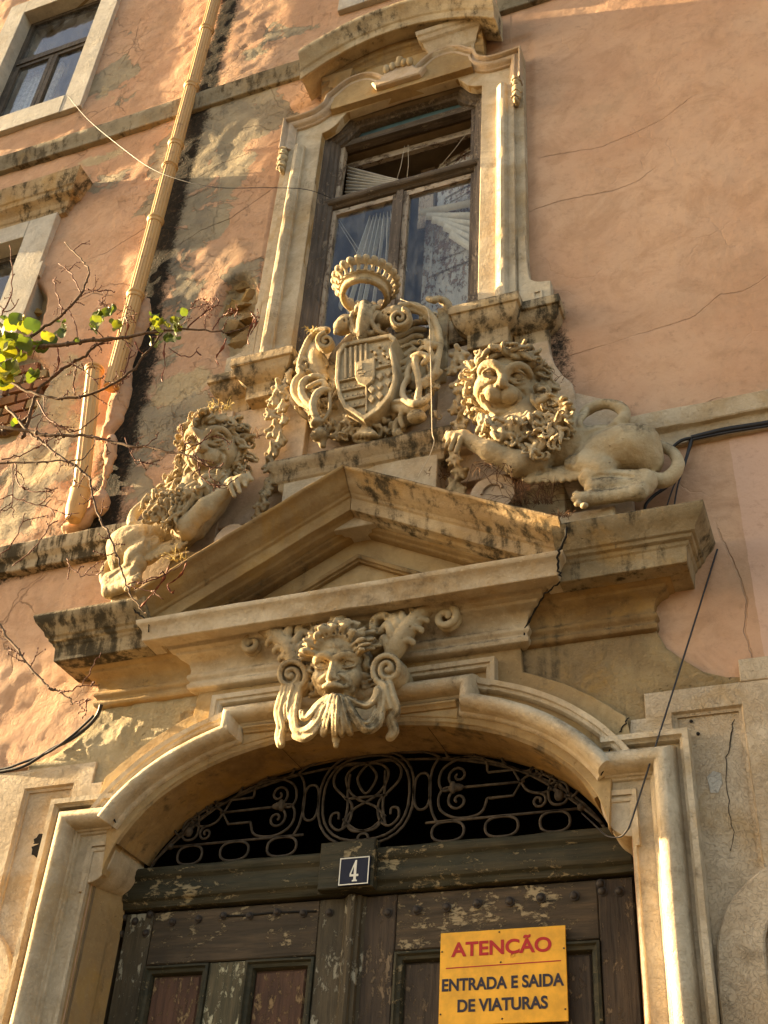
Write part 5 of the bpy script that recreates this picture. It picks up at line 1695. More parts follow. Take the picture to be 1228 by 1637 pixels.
        for ax in range(3):
            o1, o2 = [(1, 2), (2, 0), (0, 1)][ax]
            sl0 = [slice(None)] * 3; sl1 = [slice(None)] * 3
            sl0[ax] = slice(0, -1); sl1[ax] = slice(1, None)
            a, b = ins[tuple(sl0)], ins[tuple(sl1)]
            ch = a != b
            e = np.argwhere(ch)
            ok = (e[:, o1] > 0) & (e[:, o2] > 0) & (e[:, o1] < f.shape[o1] - 1) & (e[:, o2] < f.shape[o2] - 1)
            e = e[ok]
            q = []
            for (u, w_) in ((-1, -1), (0, -1), (0, 0), (-1, 0)):
                g = e.copy(); g[:, o1] += u; g[:, o2] += w_
                q.append(index[g[:, 0], g[:, 1], g[:, 2]])
            q = np.stack(q, 1)
            sg = a[e[:, 0], e[:, 1], e[:, 2]]
            q[~sg] = q[~sg][:, ::-1]
            faces.append(q)
        return V, np.concatenate(faces)

def skin_mesh(V, F, name, mat, parent, mirror_x=False):
    if mirror_x:
        V = V * np.array([-1, 1, 1]); F = F[:, ::-1]
    me = bpy.data.meshes.new(name)
    me.vertices.add(len(V)); me.vertices.foreach_set('co', V.astype(np.float32).ravel())
    me.loops.add(F.size); me.loops.foreach_set('vertex_index', F.ravel().astype(np.int32))
    me.polygons.add(len(F)); me.polygons.foreach_set('loop_start', np.arange(0, F.size, 4, dtype=np.int32))
    me.update(calc_edges=True)
    me.validate()
    return finish(me, name, mat, parent, 180)

def mpp(px, py, D):
    """metres per pixel of the photograph at that place"""
    w = W(px, py, D)
    return float(np.linalg.norm(w - np.array(CAM))) / FPX

def PT(q):
    """(px, py, depth, radius in px) -> point, radius"""
    w = W(q[0], q[1], q[2])
    return w, q[3] * mpp(q[0], q[1], q[2])

def ptube(cl, pts, k=0.012, op='u', sub=4):
    a = [np.append(PT(q)[0], PT(q)[1]) for q in pts]
    a = smooth_path(a, sub) if len(a) > 2 else a
    cl.line([q[:3] for q in a], [max(0.002, q[3]) for q in a], k, op)

def spiral3(c, ax_u, ax_v, r0, a0, turns, ccw=True, inner=0.18, n=22):
    out = []
    for i in range(n + 1):
        t = i / n
        rad = r0 * (1 - (1 - inner) * t)
        a = R(a0) + (1 if ccw else -1) * 2 * math.pi * turns * t
        out.append(np.asarray(c) + np.asarray(ax_u) * rad * math.cos(a) + np.asarray(ax_v) * rad * math.sin(a))
    return out

def lock(cl, p, flow, L, r, amp, rg, hook=True, k=0.006, lift=0.5, strands=2):
    """one S-shaped lock of hair lying on the surface, of parallel strands, ending in a curl"""
    p, n = cl.snap(p)
    if p is None: return
    t = flow - n * (flow @ n)
    if np.linalg.norm(t) < 1e-3: return
    t = nrmz(t); b = np.cross(n, t)
    sg = 1 if rg.random() < 0.5 else -1
    ph = rg.uniform(0, 1.5)
    N = 9
    for si in range(strands):
        o_ = (si - (strands - 1) / 2) * r * 1.15
        pts, rs = [], []
        for i in range(N + 1):
            s_ = i / N
            q = p + t * L * (s_ - 0.4) + b * (sg * amp * math.sin(2 * math.pi * 0.8 * s_ + ph) + o_ * math.sin(math.pi * min(1, s_ + .15)) ** .6 if s_ < .85 else sg * amp * math.sin(2 * math.pi * 0.8 * s_ + ph)) + n * (r * lift + r * 0.8 * math.sin(math.pi * s_))
            pts.append(q); rs.append(r * (0.55 + 0.3 * math.sin(math.pi * s_)))
        if hook and si == 0:
            c = pts[-1] + b * sg * r * 1.7
            for a in range(1, 8):
                an = math.pi * a / 4.2
                rad = r * 1.8 * (1 - a / 11)
                pts.append(c - b * sg * rad * math.cos(an) + t * rad * math.sin(an) + n * r * 0.35)
                rs.append(r * (0.7 - a * 0.04))
        cl.line(pts, rs, k)

def groove(cl, pts, r, k=.006, sub=5, depth=.25):
    """a cut that follows the surface"""
    out = []
    for q in smooth_path(pts, sub):
        p, n = cl.snap(q)
        if p is not None:
            out.append(p + n * r * depth)
    if len(out) > 1:
        cl.line(out, r, k, 's')

# ---------------------------------------------------------------- the lion (modelled once on the right, mirrored for its twin)
def frame(F, roll_deg, up=(0, 0, 1)):
    F = nrmz(F)
    U = nrmz(np.array(up) - F * (np.array(up) @ F))
    Rr = np.cross(U, F)
    a = R(roll_deg)
    R2 = Rr * math.cos(a) + U * math.sin(a)
    U2 = -Rr * math.sin(a) + U * math.cos(a)
    return R2, U2, F

def make_lion(HF=(0.16, -0.83, -0.53), roll=-9, seed=3):
    rg = np.random.default_rng(seed)
    cl = Clay((0.30, -0.66, 5.22), (1.98, 0.02, 7.02), 0.0058)
    # trunk and mane mass
    def B(px, py, D, r, k=0.05):
        w, m = PT((px, py, D, r)); cl.ell(w, m, None, k)
    def C(a, b, k=0.05):
        (p0, r0), (p1, r1) = PT(a), PT(b)
        cl.cap(p0, p1, r0, r1, k)
    C((842, 690, .22, 44), (905, 722, .20, 40), .08)
    C((905, 722, .20, 38), (985, 715, .20, 37), .06)
    C((835, 640, .26, 42), (842, 690, .26, 44), .06)
    C((800, 690, .28, 26), (850, 730, .26, 34), .06)
    C((862, 640, .22, 30), (900, 690, .21, 34), .06)
    # haunch and rump
    ha = W(985, 722, .26)
    cl.ell(ha, (0.235, 0.13, 0.135), np.stack([nrmz([0.95, 0.0, 0.22]), nrmz([0, 1, 0]), nrmz([-0.22, 0, 0.95])]), 0.03)
    C((1022, 712, .20, 31), (1030, 735, .19, 30), .05)
    C((925, 742, .31, 22), (960, 752, .31, 24), .03)
    # thigh crease then the folded shank and long foot
    C((940, 765, .33, 15), (1030, 768, .26, 17), .012)
    C((1032, 770, .26, 18), (1020, 788, .29, 14), .02)
    C((1022, 786, .30, 13), (945, 799, .35, 10), .02)
    C((1030, 775, .27, 16), (950, 780, .33, 15), .02)
    C((950, 795, .35, 11), (928, 798, .37, 12), .02)
    for i, (px, py) in enumerate([(921, 789), (920, 797), (924, 805), (934, 808)]):
        (p, r) = PT((px, py, .385 + .008 * i, 5.5)); cl.ell(p, (r * 1.25, r, r), None, .006)
    ptube(cl, [(905, 786, .40, 1.5), (935, 783, .39, 1.6), (985, 778, .36, 1.5)], .01, 's')
    # foreleg, wrist and paw
    C((856, 742, .30, 24), (830, 742, .36, 21), .04)
    C((830, 742, .36, 20), (785, 722, .40, 16.5), .03)
    C((785, 722, .40, 16), (742, 700, .40, 11.5), .03)
    C((742, 700, .40, 12), (724, 700, .40, 12), .02)
    for i, (a, b) in enumerate([((722, 694, .42, 5.2), (714, 712, .41, 4.2)), ((729, 697, .43, 5.4), (720, 719, .42, 4.4)), ((738, 700, .435, 5.4), (729, 722, .42, 4.4)), ((716, 692, .40, 4.6), (711, 704, .39, 4))]):
        C(a, b, .006)
    # tail: loop behind the rump, arch over the back
    ptube(cl, [(1040, 768, .18, 12), (1062, 768, .17, 10.5), (1078, 757, .17, 9.5), (1084, 741, .17, 8.5), (1078, 726, .16, 8), (1066, 717, .14, 8), (1050, 712, .12, 8)], .012)
    ptube(cl, [(935, 660, .20, 7), (950, 650, .22, 7.5), (972, 646, .24, 8), (992, 652, .26, 9), (999, 664, .28, 9), (990, 677, .30, 9), (976, 690, .31, 9), (962, 702, .31, 8)], .010)
    # head
    Hc = W(808, 618, .36)
    R_, U_, F_ = frame(HF, roll)
    def H(r, u, f):
        return Hc + R_ * r + U_ * u + F_ * f
    HM = np.stack([R_, U_, F_])
    cl.ell(H(0, .0, -.01), (.178, .185, .165), HM, .03)
    cl.ell(H(0, -.09, .055), (.125, .09, .10), HM, .04)          # jaw
    cl.ell(H(-.095, -.045, .06), (.075, .075, .08), HM, .03)      # cheeks
    cl.ell(H(.095, -.045, .06), (.075, .075, .08), HM, .03)
    cl.ell(H(0, -.155, .09), (.065, .035, .05), HM, .03)          # chin
    # sockets
    for sg in (-1, 1):
        cl.ell(H(sg * .078, .035, .158), (.052, .036, .035), HM, .016, 's')
        cl.ell(H(sg * .078, .036, .128), (.031, .026, .026), HM, .004)
        # lids
        for sgn, hh in ((1, .026), (-1, -.020)):
            pts = [H(sg * .078 + .043 * math.cos(R(a)), .036 + hh * math.sin(R(a)), .132 + .024 * math.sin(R(a))) for a in range(5, 176, 17)]
            cl.line(pts, .0068, .004)
        cl.ell(H(sg * .076, .036, .158), .0075, HM, .003, 's')
        # ring of the iris
        pts = [H(sg * .077 + .014 * math.cos(R(a)), .036 + .014 * math.sin(R(a)), .1545) for a in range(0, 361, 40)]
        cl.line(pts, .0022, .002, 's')
        # brow: strong roll rising outwards, crease above
        pts = [H(sg * a, b, c) for a, b, c in ((.018, .045, .168), (.035, .078, .165), (.075, .098, .148), (.118, .088, .115), (.142, .055, .085))]
        cl.line([q for q in smooth_path(pts, 4)], .0155, .018)
        pts = [H(sg * a, b, c) for a, b, c in ((.02, .10, .165), (.06, .128, .145), (.115, .12, .105))]
        cl.line(smooth_path(pts, 4), .005, .01, 's')
        # bag under the eye and the smile fold
        pts = [H(sg * a, b, c) for a, b, c in ((.03, .012, .155), (.07, -.006, .15), (.115, .005, .12))]
        cl.line(smooth_path(pts, 4), .008, .014)
        pts = [H(sg * a, b, c) for a, b, c in ((.032, -.028, .175), (.075, -.045, .165), (.108, -.08, .14), (.098, -.125, .125), (.06, -.155, .12))]
        cl.line(smooth_path(pts, 5), .011, .012)
        pts = [H(sg * a, b, c) for a, b, c in ((.045, -.048, .185), (.084, -.068, .165), (.088, -.105, .15))]
        cl.line(smooth_path(pts, 4), .006, .008, 's')
    # nose
    cl.cap(H(0, .075, .145), H(0, -.015, .195), .022, .030, .022)
    cl.ell(H(0, -.03, .198), (.036, .020, .020), HM, .014)
    for sg in (-1, 1):
        cl.ell(H(sg * .024, -.034, .198), (.015, .013, .013), HM, .008)
        cl.ell(H(sg * .020, -.045, .210), (.008, .007, .010), HM, .005, 's')
    # two round whisker pads, then the broad grin cut under them
    for sg in (-1, 1):
        cl.ell(H(sg * .043, -.080, .165), (.054, .048, .046), HM, .006)
    groove(cl, [H(a, b, c) for a, b, c in ((-.115, -.045, .13), (-.100, -.090, .15), (-.055, -.132, .16), (0, -.145, .165), (.055, -.132, .16), (.100, -.090, .15), (.115, -.045, .13))], .0105, .005)
    groove(cl, [H(a, b, c) for a, b, c in ((-.095, -.090, .16), (-.052, -.128, .17), (0, -.138, .17), (.052, -.128, .17), (.095, -.090, .16))], .008, .003, 5, -.6)
    groove(cl, [H(0, -.05, .222), H(0, -.085, .222), H(0, -.125, .205)], .005, .005)
    pts = [H(a, b, c) for a, b, c in ((-.085, -.130, .135), (-.045, -.165, .142), (0, -.174, .145), (.045, -.165, .142), (.085, -.130, .135))]
    cl.line(smooth_path(pts, 4), .011, .012)
    for sg in (-1, 1):
        groove(cl, [H(sg * a, b, c) for a, b, c in ((.045, -.022, .18), (.095, -.035, .15), (.128, -.075, .12), (.118, -.13, .10))], .006, .008)
        groove(cl, [H(sg * a, b, c) for a, b, c in ((.03, .112, .16), (.075, .132, .14), (.125, .115, .10))], .005, .008)
        groove(cl, [H(sg * a, b, c) for a, b, c in ((.035, .0, .15), (.078, -.018, .15), (.125, .0, .12))], .004, .006)
        for q in range(4):
            p_, n_ = cl.snap(H(sg * (.03 + .012 * q), -.075 - .012 * (q % 2), .21))
            if p_ is not None: cl.ell(p_, .0042, None, .003, 's')
    groove(cl, [H(-.012, .09, .17), H(-.008, .13, .15)], .005, .006)
    groove(cl, [H(.014, .09, .17), H(.012, .13, .15)], .005, .006)
    # ears
    for sg, ex in ((-1, -.150), (1, .128)):
        c = H(ex, .132 + (.012 if sg > 0 else 0), .045)
        cl.ell(c, (.040, .042, .030), HM, .012)
        cl.ell(c + F_ * .024 + R_ * (-.004 * sg) - U_ * .004, (.022, .026, .024), HM, .006, 's')
        cl.cap(c + U_ * .03, c + U_ * .058 + R_ * sg * .01, .016, .007, .012)
    # mane: rows of locks round the face, on top of the head, down the chest and shoulder
    for ring_r, ring_f, n_, Lk, rk in ((.190, .035, 30, .075, .011), (.205, -.01, 32, .09, .012), (.205, -.06, 30, .09, .013), (.19, -.12, 24, .09, .013)):
        for i in range(n_):
            a = 2 * math.pi * (i + rg.uniform(-.25, .25)) / n_
            if abs(math.cos(a)) < .62 and math.sin(a) < -0.2 and ring_f > 0: pass
            o_ = R_ * math.cos(a) + U_ * math.sin(a)
            flow = nrmz(o_ * 0.55 - F_ * 0.25 + np.array([0, 0, -0.75]) * (1 if math.sin(a) < .45 else .15) + R_ * (rg.uniform(-.4, .4) + (0.6 * math.copysign(1, math.cos(a)) if math.sin(a) > .3 else 0)))
            lock(cl, Hc + o_ * ring_r + F_ * ring_f, flow, Lk * 1.2, rk, .016, rg, True, .005, .4)
    # forelock curls
    for (a, b, fx) in ((-.06, .155, -1), (-.015, .165, -.3), (.035, .165, .6), (.08, .155, 1), (-.03, .185, -1), (.05, .19, 1), (-.10, .165, -1), (0.0, .20, .2)):
        lock(cl, H(a, b, .09), nrmz(R_ * fx + U_ * .2 + F_ * .2), .09, .014, .016, rg, True, .005, .7, 3)
    for it_ in range(330):
        px = rg.uniform(765, 925); py = rg.uniform(668, 755)
        if it_ > 230:
            px = rg.uniform(858, 945); py = rg.uniform(612, 700)
            if py < 612 + (px - 858) * .62: continue
        # keep to the mane's outline
        if px < 858 and py > 676 + (px - 745) * 0.47: continue
        if px >= 858 and py > 729 - (px - 858) * .95: continue
        w = W(px, py, .44)
        # march towards the wall to the surface
        d_ = nrmz(w - np.array(CAM))
        for _k in range(40):
            v = cl.sample(np.clip(w, cl.lo + .02, cl.lo + (cl.n - 3) * cl.h))
            if v < 0.004 or w[1] > -0.03: break
            w = w + d_ * max(.004, v * .8)
        if w[1] > -0.05: continue
        flow = nrmz(np.array([0.25 + (px - 830) / 160, -0.1, -0.9]) + rg.normal(0, .35, 3))
        lock(cl, w, flow, rg.uniform(.07, .12), rg.uniform(.010, .0145), rg.uniform(.012, .02), rg, rg.random() < .8, .005, .35)
    # tuft of the tail hanging over the back
    for i in range(9):
        x0 = 938 - i * 3.4
        ptube(cl, [(938, 655 + i, .24, 4), (x0 - 4, 664 + i * 1.4, .30, 4.5), (x0 - 12 + (i % 3) * 4, 677 + i * 1.3, .32, 4), (x0 - 8 + (i % 2) * 6, 690 + i * 1.2, .31, 2.6)], .004)
    # belly fringe
    for i in range(20):
        px = 846 + i * 4.2
        ptube(cl, [(px + 6, 754 - i * .5, .30, 4), (px + 1, 763 - i * .3, .33, 3.6), (px - 6, 768 - i * .2 + (i % 3) * 2, .33, 2.8), (px - 11, 766 - i * .2, .32, 2)], .006)
    w0, w1 = W(905, 820, .1), W(842, 768, .1)
    cl.box((w1[0], -.22, 5.23), (w0[0] + .02, -.03, 5.62), .04)
    w0 = W(820, 760, .2)
    # stone left under the body
    groove(cl, [W(a, b, d) for a, b, d in ((918, 742, .36), (930, 700, .36), (950, 684, .34), (985, 682, .33))], .007, .02)
    groove(cl, [W(a, b, d) for a, b, d in ((950, 760, .38), (985, 752, .38), (1010, 756, .36))], .008, .014)
    groove(cl, [W(a, b, d) for a, b, d in ((860, 752, .36), (880, 735, .36), (890, 715, .36))], .008, .02)
    for i in range(4):
        groove(cl, [W(895 + i * 7, 700, .36), W(893 + i * 8, 718, .36), W(898 + i * 7, 738, .36)], .005, .02)
    cl.roughen(.006, 9, 4)
    cl.roughen(.0032, 30, 6)
    return cl.skin()

LV, LF = make_lion()
LV2, LF2 = make_lion((-0.22, -0.83, -0.50), -4, 8)
xh_ = W(808, 618, .36)[0]
k_ = LV2[:, 0] > xh_
LV2[k_, 0] = xh_ + (LV2[k_, 0] - xh_) * 0.83
k_ = np.clip((LV2[:, 0] - xh_ - .1) / .5, 0, 1)
LV2[:, 2] -= 0.035 * k_
ln1 = thing('lion_statue', 'grinning stone lion with a tail arching over its back, right of the coat of arms', 'statue', (1.1, -0.25, 5.4), 'reclining stone lions on the pediment')
skin_mesh(LV, LF, 'body', STONE_CARVED, ln1)
ln2 = thing('lion_statue', 'sunlit stone lion between the downpipe and the coat of arms, behind the twigs', 'statue', (-1.1, -0.25, 5.4), 'reclining stone lions on the pediment')
skin_mesh(LV2, LF2, 'body', STONE_CARVED, ln2, True)
# ---------------------------------------------------------------- the bearded mask on the keystone
def make_mask():
    rg = np.random.default_rng(11)
    cl = Clay((-0.64, -0.50, 4.14), (0.70, 0.0, 5.02), 0.0062)
    Hc = W(543, 1072, .20)
    R_, U_, F_ = frame((0.10, -0.92, -0.38), -2)
    HM = np.stack([R_, U_, F_])
    def H(r, u, f):
        return Hc + R_ * r + U_ * u + F_ * f
    cl.ell(H(0, .02, -.03), (.140, .180, .125), HM, .03)
    cl.ell(H(0, -.09, .0), (.105, .11, .10), HM, .04)
    cl.ell(H(0, .10, .035), (.105, .075, .062), HM, .03)      # forehead
    for sg in (-1, 1):
        cl.ell(H(sg * .080, -.045, .055), (.052, .056, .045), HM, .03)   # cheekbones
        cl.ell(H(sg * .072, .022, .098), (.044, .030, .030), HM, .018, 's')
        cl.ell(H(sg * .074, .020, .068), (.028, .022, .024), HM, .004)
        for hh, rr_ in ((.024, .0065), (-.019, .0052)):
            pts = [H(sg * .074 + .036 * math.cos(R(a)), .020 + hh * math.sin(R(a)), .070 + .024 * math.sin(R(a))) for a in range(5, 176, 17)]
            cl.line(pts, rr_, .004)
        cl.ell(H(sg * .070, .018, .093), .006, HM, .003, 's')
        pts = [H(sg * a, b, c) for a, b, c in ((.012, .052, .102), (.045, .068, .104), (.085, .068, .088), (.115, .042, .06))]
        cl.line(smooth_path(pts, 4), [.013] * 13, .016)
        pts = [H(sg * a, b, c) for a, b, c in ((.03, -.035, .10), (.062, -.055, .098), (.082, -.085, .078), (.085, -.12, .05))]
        cl.line(smooth_path(pts, 4), .010, .016)
        pts = [H(sg * a, b, c) for a, b, c in ((.035, -.045, .115), (.052, -.075, .105), (.058, -.10, .09))]
        cl.line(smooth_path(pts, 4), .006, .008, 's')
        cl.line([H(sg * .02, .085, .105), H(sg * .012, .12, .10)], .0035, .008, 's')
        cl.line(smooth_path([H(sg * .03, .105, .100), H(sg * .07, .115, .088), H(sg * .10, .10, .066)], 4), .0035, .008, 's')
    cl.cap(H(0, .050, .092), H(-.002, -.045, .142), .016, .023, .018)
    cl.ell(H(0, -.055, .140), (.026, .016, .020), HM, .012)
    for sg in (-1, 1):
        cl.ell(H(sg * .024, -.058, .120), (.015, .013, .015), HM, .008)
        cl.ell(H(sg * .013, -.070, .142), (.007, .006, .010), HM, .004, 's')
        # moustache
        pts = [H(sg * a, b, c) for a, b, c in ((.004, -.086, .130), (.030, -.090, .128), (.056, -.096, .108), (.078, -.088, .085))]
        cl.line(smooth_path(pts, 5), [.014 * (1 - .5 * i / 15) for i in range(16)], .008)
    cl.ell(H(0, -.122, .105), (.052, .022, .05), HM, .008, 's')       # open mouth
    # hair swept up in wavy locks over the brow
    for row in range(3):
        for i in range(13):
            a = 168 - i * 13 + rg.uniform(-4, 4) + row * 5
            c, s_ = math.cos(R(a)), math.sin(R(a))
            p0 = H((.125 + .012 * row) * c, .055 + (.12 + .02 * row) * s_, .07 - .035 * row)
            d = nrmz(R_ * c * (.8 + .4 * row) + U_ * (s_ * .9) + F_ * (.35 - .2 * row) + R_ * rg.uniform(-.5, .5))
            pts = smooth_path([p0 - d * .02, p0 + d * .03 + F_ * .014, p0 + d * .055 + R_ * rg.uniform(-.022, .022) + F_ * .012, p0 + d * rg.uniform(.05, .07) + R_ * rg.uniform(-.035, .035) - F_ * .01], 4)
            w_ = rg.uniform(.0115, .016)
            cl.line(pts, [w_ * (1 - .45 * j / 12) for j in range(13)], .004)
            cl.line([q + R_ * w_ * 1.1 for q in pts[:9]], w_ * .7, .003)
    for i in range(9):
        a = 160 - i * 17
        cl.ell(H(.132 * math.cos(R(a)), .07 + .115 * math.sin(R(a)), .082), (.007, .012, .02), HM, .004, 's')
    # creases of the face
    groove(cl, [H(a, b, .12) for a, b in ((-.008, .075), (-.012, .13))], .004, .006)
    groove(cl, [H(a, b, .12) for a, b in ((-.07, .10), (-.03, .112), (.02, .104), (.07, .108))], .0035, .006)
    for sg in (-1, 1):
        groove(cl, [H(sg * a, b, .12) for a, b in ((.03, -.042), (.052, -.066), (.068, -.10), (.062, -.13))], .006, .006)
        groove(cl, [H(sg * a, b, .11) for a, b in ((.05, -.01), (.085, -.012), (.115, .0))], .004, .005)
        groove(cl, [H(sg * a, b, .09) for a, b in ((.095, -.07), (.10, -.10), (.085, -.13))], .005, .008)
    # side locks from temple to jaw
    for sg in (-1, 1):
        for j in range(7):
            p0 = H(sg * (.135 + .012 * (j % 2)), .06 - .028 * j, .0)
            lock(cl, p0, nrmz(-U_ + R_ * sg * .6), .06, .011, .012, rg, True, .008, .6)
    # top tuft
    for dx, dz in ((-.035, 0), (0, .02), (.035, 0), (.0, -.02), (-.02, .03), (.02, .03)):
        cl.ell(W(541, 1000, .22) + np.array([dx, -.01 * (dz > 0), dz]), (.030, .035, .032), None, .01)
    for dx, dz in ((-.02, .0), (.02, .005), (0, .035)):
        cl.ell(W(541, 1000, .27) + np.array([dx, 0, dz]), (.008, .02, .012), None, .005, 's')
    # curled leaves rolling over at both sides of the brow
    for (cx_, cy_, sg, r0) in ((497, 1012, -1, .062), (612, 1006, 1, .072)):
        c = W(cx_, cy_, .17)
        sp = spiral3(c, np.array([1, 0, 0]), np.array([0, -0.25, .97]), r0, 200 if sg < 0 else -20, .95, sg > 0, .3)
        for off in (-.035, -.012, .012, .035):
            cl.line([p + np.array([0, off, 0]) for p in sp], [.021 * (1 - .35 * i / 22) for i in range(23)], .010)
        for t_ in (.2, .5, .8):
            q = sp[int(t_ * 22)] + np.array([0, -.055, 0])
            cl.ell(q, (.012, .02, .012), None, .006, 's')
        lo = W(cx_ + (14 if sg < 0 else -12), cy_ + 38, .17)
        for off in (-.02, .012):
            cl.line(smooth_path([sp[0] + np.array([0, off, 0]), (sp[0] + lo) / 2 + np.array([sg * .02, off, 0]), lo + np.array([0, off, 0])], 4), .020, .01)
    # great side volutes
    for (cx_, cy_, sg, r0) in ((465, 1079, -1, .088), (620, 1069, 1, .086)):
        c = W(cx_, cy_, .25)
        u, v = nrmz([1, .12, 0]), nrmz([0, -.3, 1])
        for dd, rr_ in ((.0, .0155), (.028, .017), (.055, .018), (.085, .02)):
            sp = spiral3(c + np.array([0, dd, 0]), u, v, r0, 300 if sg < 0 else 240, 2.1, sg < 0, .06, 44)
            cl.line(sp, [rr_ * (1 - .35 * i / 44) for i in range(45)], .004)
        cl.ell(c + np.array([0, .03, 0]), (.02, .04, .02), None, .01)
        # neck of the volute back to the wall
        cl.cap(c + np.array([0, .09, 0]), c + np.array([0, .22, .02]), .075, .07, .02)
    # acanthus wings ending in scrolls
    def leafwing(pts, lobes, sg):
        ptube(cl, pts, .012, sub=6)
        a = smooth_path([np.append(*[x if i == 0 else [x] for i, x in enumerate(PT(q))]) for q in pts], 6)
        for (t, L, w_, side) in lobes:
            i = int(t * (len(a) - 2))
            p = a[i][:3]; d = nrmz(a[i + 1][:3] - a[i][:3]); b = nrmz(np.cross(d, [0, 1, 0])) * side
            L = L * 1.75
            w_ = w_ * 1.45
            q1 = p + (b * .75 + d * .5) * L
            cl.line(smooth_path([p, (p + q1) / 2 + np.array([0, -.02, 0]), q1 + np.array([0, .0, 0]), q1 + (b * .2 - d * .3) * L * .5], 4), [w_ * (1 - .45 * j / 12) for j in range(13)], .007)
            cl.line([p + np.array([0, -w_, 0]), (p + q1) / 2 + np.array([0, -.022 - w_, 0])], .0035, .005, 's')
    leafwing([(474, 1058, .18, 13), (462, 1035, .20, 14), (446, 1018, .20, 13), (428, 1009, .18, 11), (410, 1010, .16, 9)],
             [(.05, .075, .018, -1), (.2, .08, .018, -1), (.38, .085, .018, -1), (.55, .07, .016, -1), (.72, .06, .015, -1), (.3, .05, .014, 1), (.5, .05, .014, 1), (.1, .05, .014, 1)], -1)
    c = W(405, 1032, .16)
    sp = spiral3(c, np.array([1, 0, 0]), np.array([0, 0, 1]), .055, 95, 1.2, True, .25)
    for off in (-.02, .015):
        cl.line([p + np.array([0, off, 0]) for p in sp], [.019 * (1 - .3 * i / 22) for i in range(23)], .006)
    leafwing([(627, 1048, .18, 13), (640, 1025, .20, 15), (656, 1002, .20, 14), (672, 983, .18, 12), (690, 972, .16, 10)],
             [(.02, .07, .018, 1), (.18, .09, .019, 1), (.36, .09, .019, 1), (.52, .08, .017, 1), (.7, .07, .015, 1), (.25, .05, .015, -1), (.45, .05, .014, -1), (.65, .045, .013, -1)], 1)
    c = W(714, 990, .15)
    sp = spiral3(c, np.array([1, 0, 0]), np.array([0, 0, 1]), .075, 120, 1.35, False, .22)
    for off in (-.022, .015):
        cl.line([p + np.array([0, off, 0]) for p in sp], [.021 * (1 - .3 * i / 22) for i in range(23)], .006)
    # drapery pulled from the mouth: centre fall, two swags, two hanging ends
    for pts in ([(533, 1112, .29, 5), (527, 1135, .28, 6), (521, 1160, .25, 7), (518, 1173, .22, 6)],
                [(538, 1113, .30, 5), (537, 1138, .29, 6.5), (536, 1160, .26, 7), (535, 1176, .22, 5)],
                [(543, 1113, .29, 5), (548, 1136, .28, 6), (556, 1160, .25, 7), (560, 1172, .22, 5.5)],
                [(540, 1114, .28, 4), (543, 1145, .27, 6), (546, 1168, .24, 6), (547, 1176, .21, 4)],
                [(527, 1115, .28, 5), (514, 1135, .26, 6), (503, 1157, .24, 7), (488, 1170, .22, 8), (474, 1166, .21, 8), (470, 1145, .21, 8), (474, 1118, .22, 8), (478, 1096, .22, 7)],
                [(524, 1113, .27, 4), (508, 1127, .26, 5), (496, 1142, .25, 5), (485, 1148, .24, 5), (482, 1138, .24, 4)],
                [(528, 1118, .27, 5), (516, 1145, .26, 5), (503, 1168, .23, 6), (487, 1180, .21, 6), (472, 1176, .20, 6)],
                [(550, 1115, .28, 5), (562, 1136, .27, 7), (574, 1156, .25, 8), (588, 1166, .23, 8), (602, 1158, .22, 8), (608, 1138, .22, 8), (611, 1112, .23, 8), (610, 1092, .23, 6)],
                [(552, 1113, .27, 4), (570, 1124, .26, 6), (586, 1128, .25, 6), (598, 1118, .25, 6), (604, 1102, .25, 6)],
                [(556, 1120, .27, 5), (570, 1144, .26, 4.5), (583, 1156, .25, 4.5), (594, 1150, .24, 4), (600, 1136, .24, 4)],
                [(456, 1098, .22, 7), (451, 1118, .21, 8), (446, 1140, .19, 8), (450, 1160, .17, 8), (447, 1178, .15, 8), (449, 1190, .14, 7)],
                [(466, 1096, .23, 6), (461, 1116, .22, 6), (458, 1134, .21, 5.5), (460, 1150, .19, 5)],
                [(622, 1094, .23, 7), (627, 1114, .22, 8), (633, 1134, .20, 8), (626, 1152, .17, 8), (630, 1168, .15, 8), (623, 1179, .14, 7)],
                [(614, 1094, .24, 6), (617, 1114, .23, 6), (622, 1132, .21, 5.5)]):
        ptube(cl, pts, .004, sub=5)
        ptube(cl, [(a + 2.2, b - .5, d + .02, r_ * .42) for a, b, d, r_ in pts], .003, sub=5)
        ptube(cl, [(a - 2.6, b + .5, d + .012, r_ * .4) for a, b, d, r_ in pts], .003, sub=5)
    for q in ((453, 1186, .20, 5), (444, 1160, .22, 4), (626, 1176, .20, 4.5), (631, 1152, .23, 4), (455, 1126, .26, 3)):
        p, r = PT(q); cl.ell(p, (r, r * 2.5, r * .9), None, .005, 's')
    for pts in ([(500, 1160, .3), (486, 1176, .28), (473, 1170, .26)], [(512, 1150, .3), (497, 1168, .28), (482, 1173, .26)], [(470, 1160, .28), (468, 1130, .28), (474, 1105, .28)], [(452, 1110, .28), (447, 1140, .26), (453, 1165, .24)], [(575, 1150, .3), (590, 1162, .3), (603, 1150, .3)], [(565, 1132, .3), (582, 1146, .3), (597, 1140, .3)], [(626, 1105, .3), (630, 1135, .28), (625, 1160, .24)], [(615, 1105, .3), (617, 1130, .28)], [(524, 1130, .33), (518, 1155, .3), (515, 1170, .28)], [(552, 1130, .33), (560, 1155, .3), (563, 1168, .28)]):
        groove(cl, [W(*q) for q in pts], .005, .004)
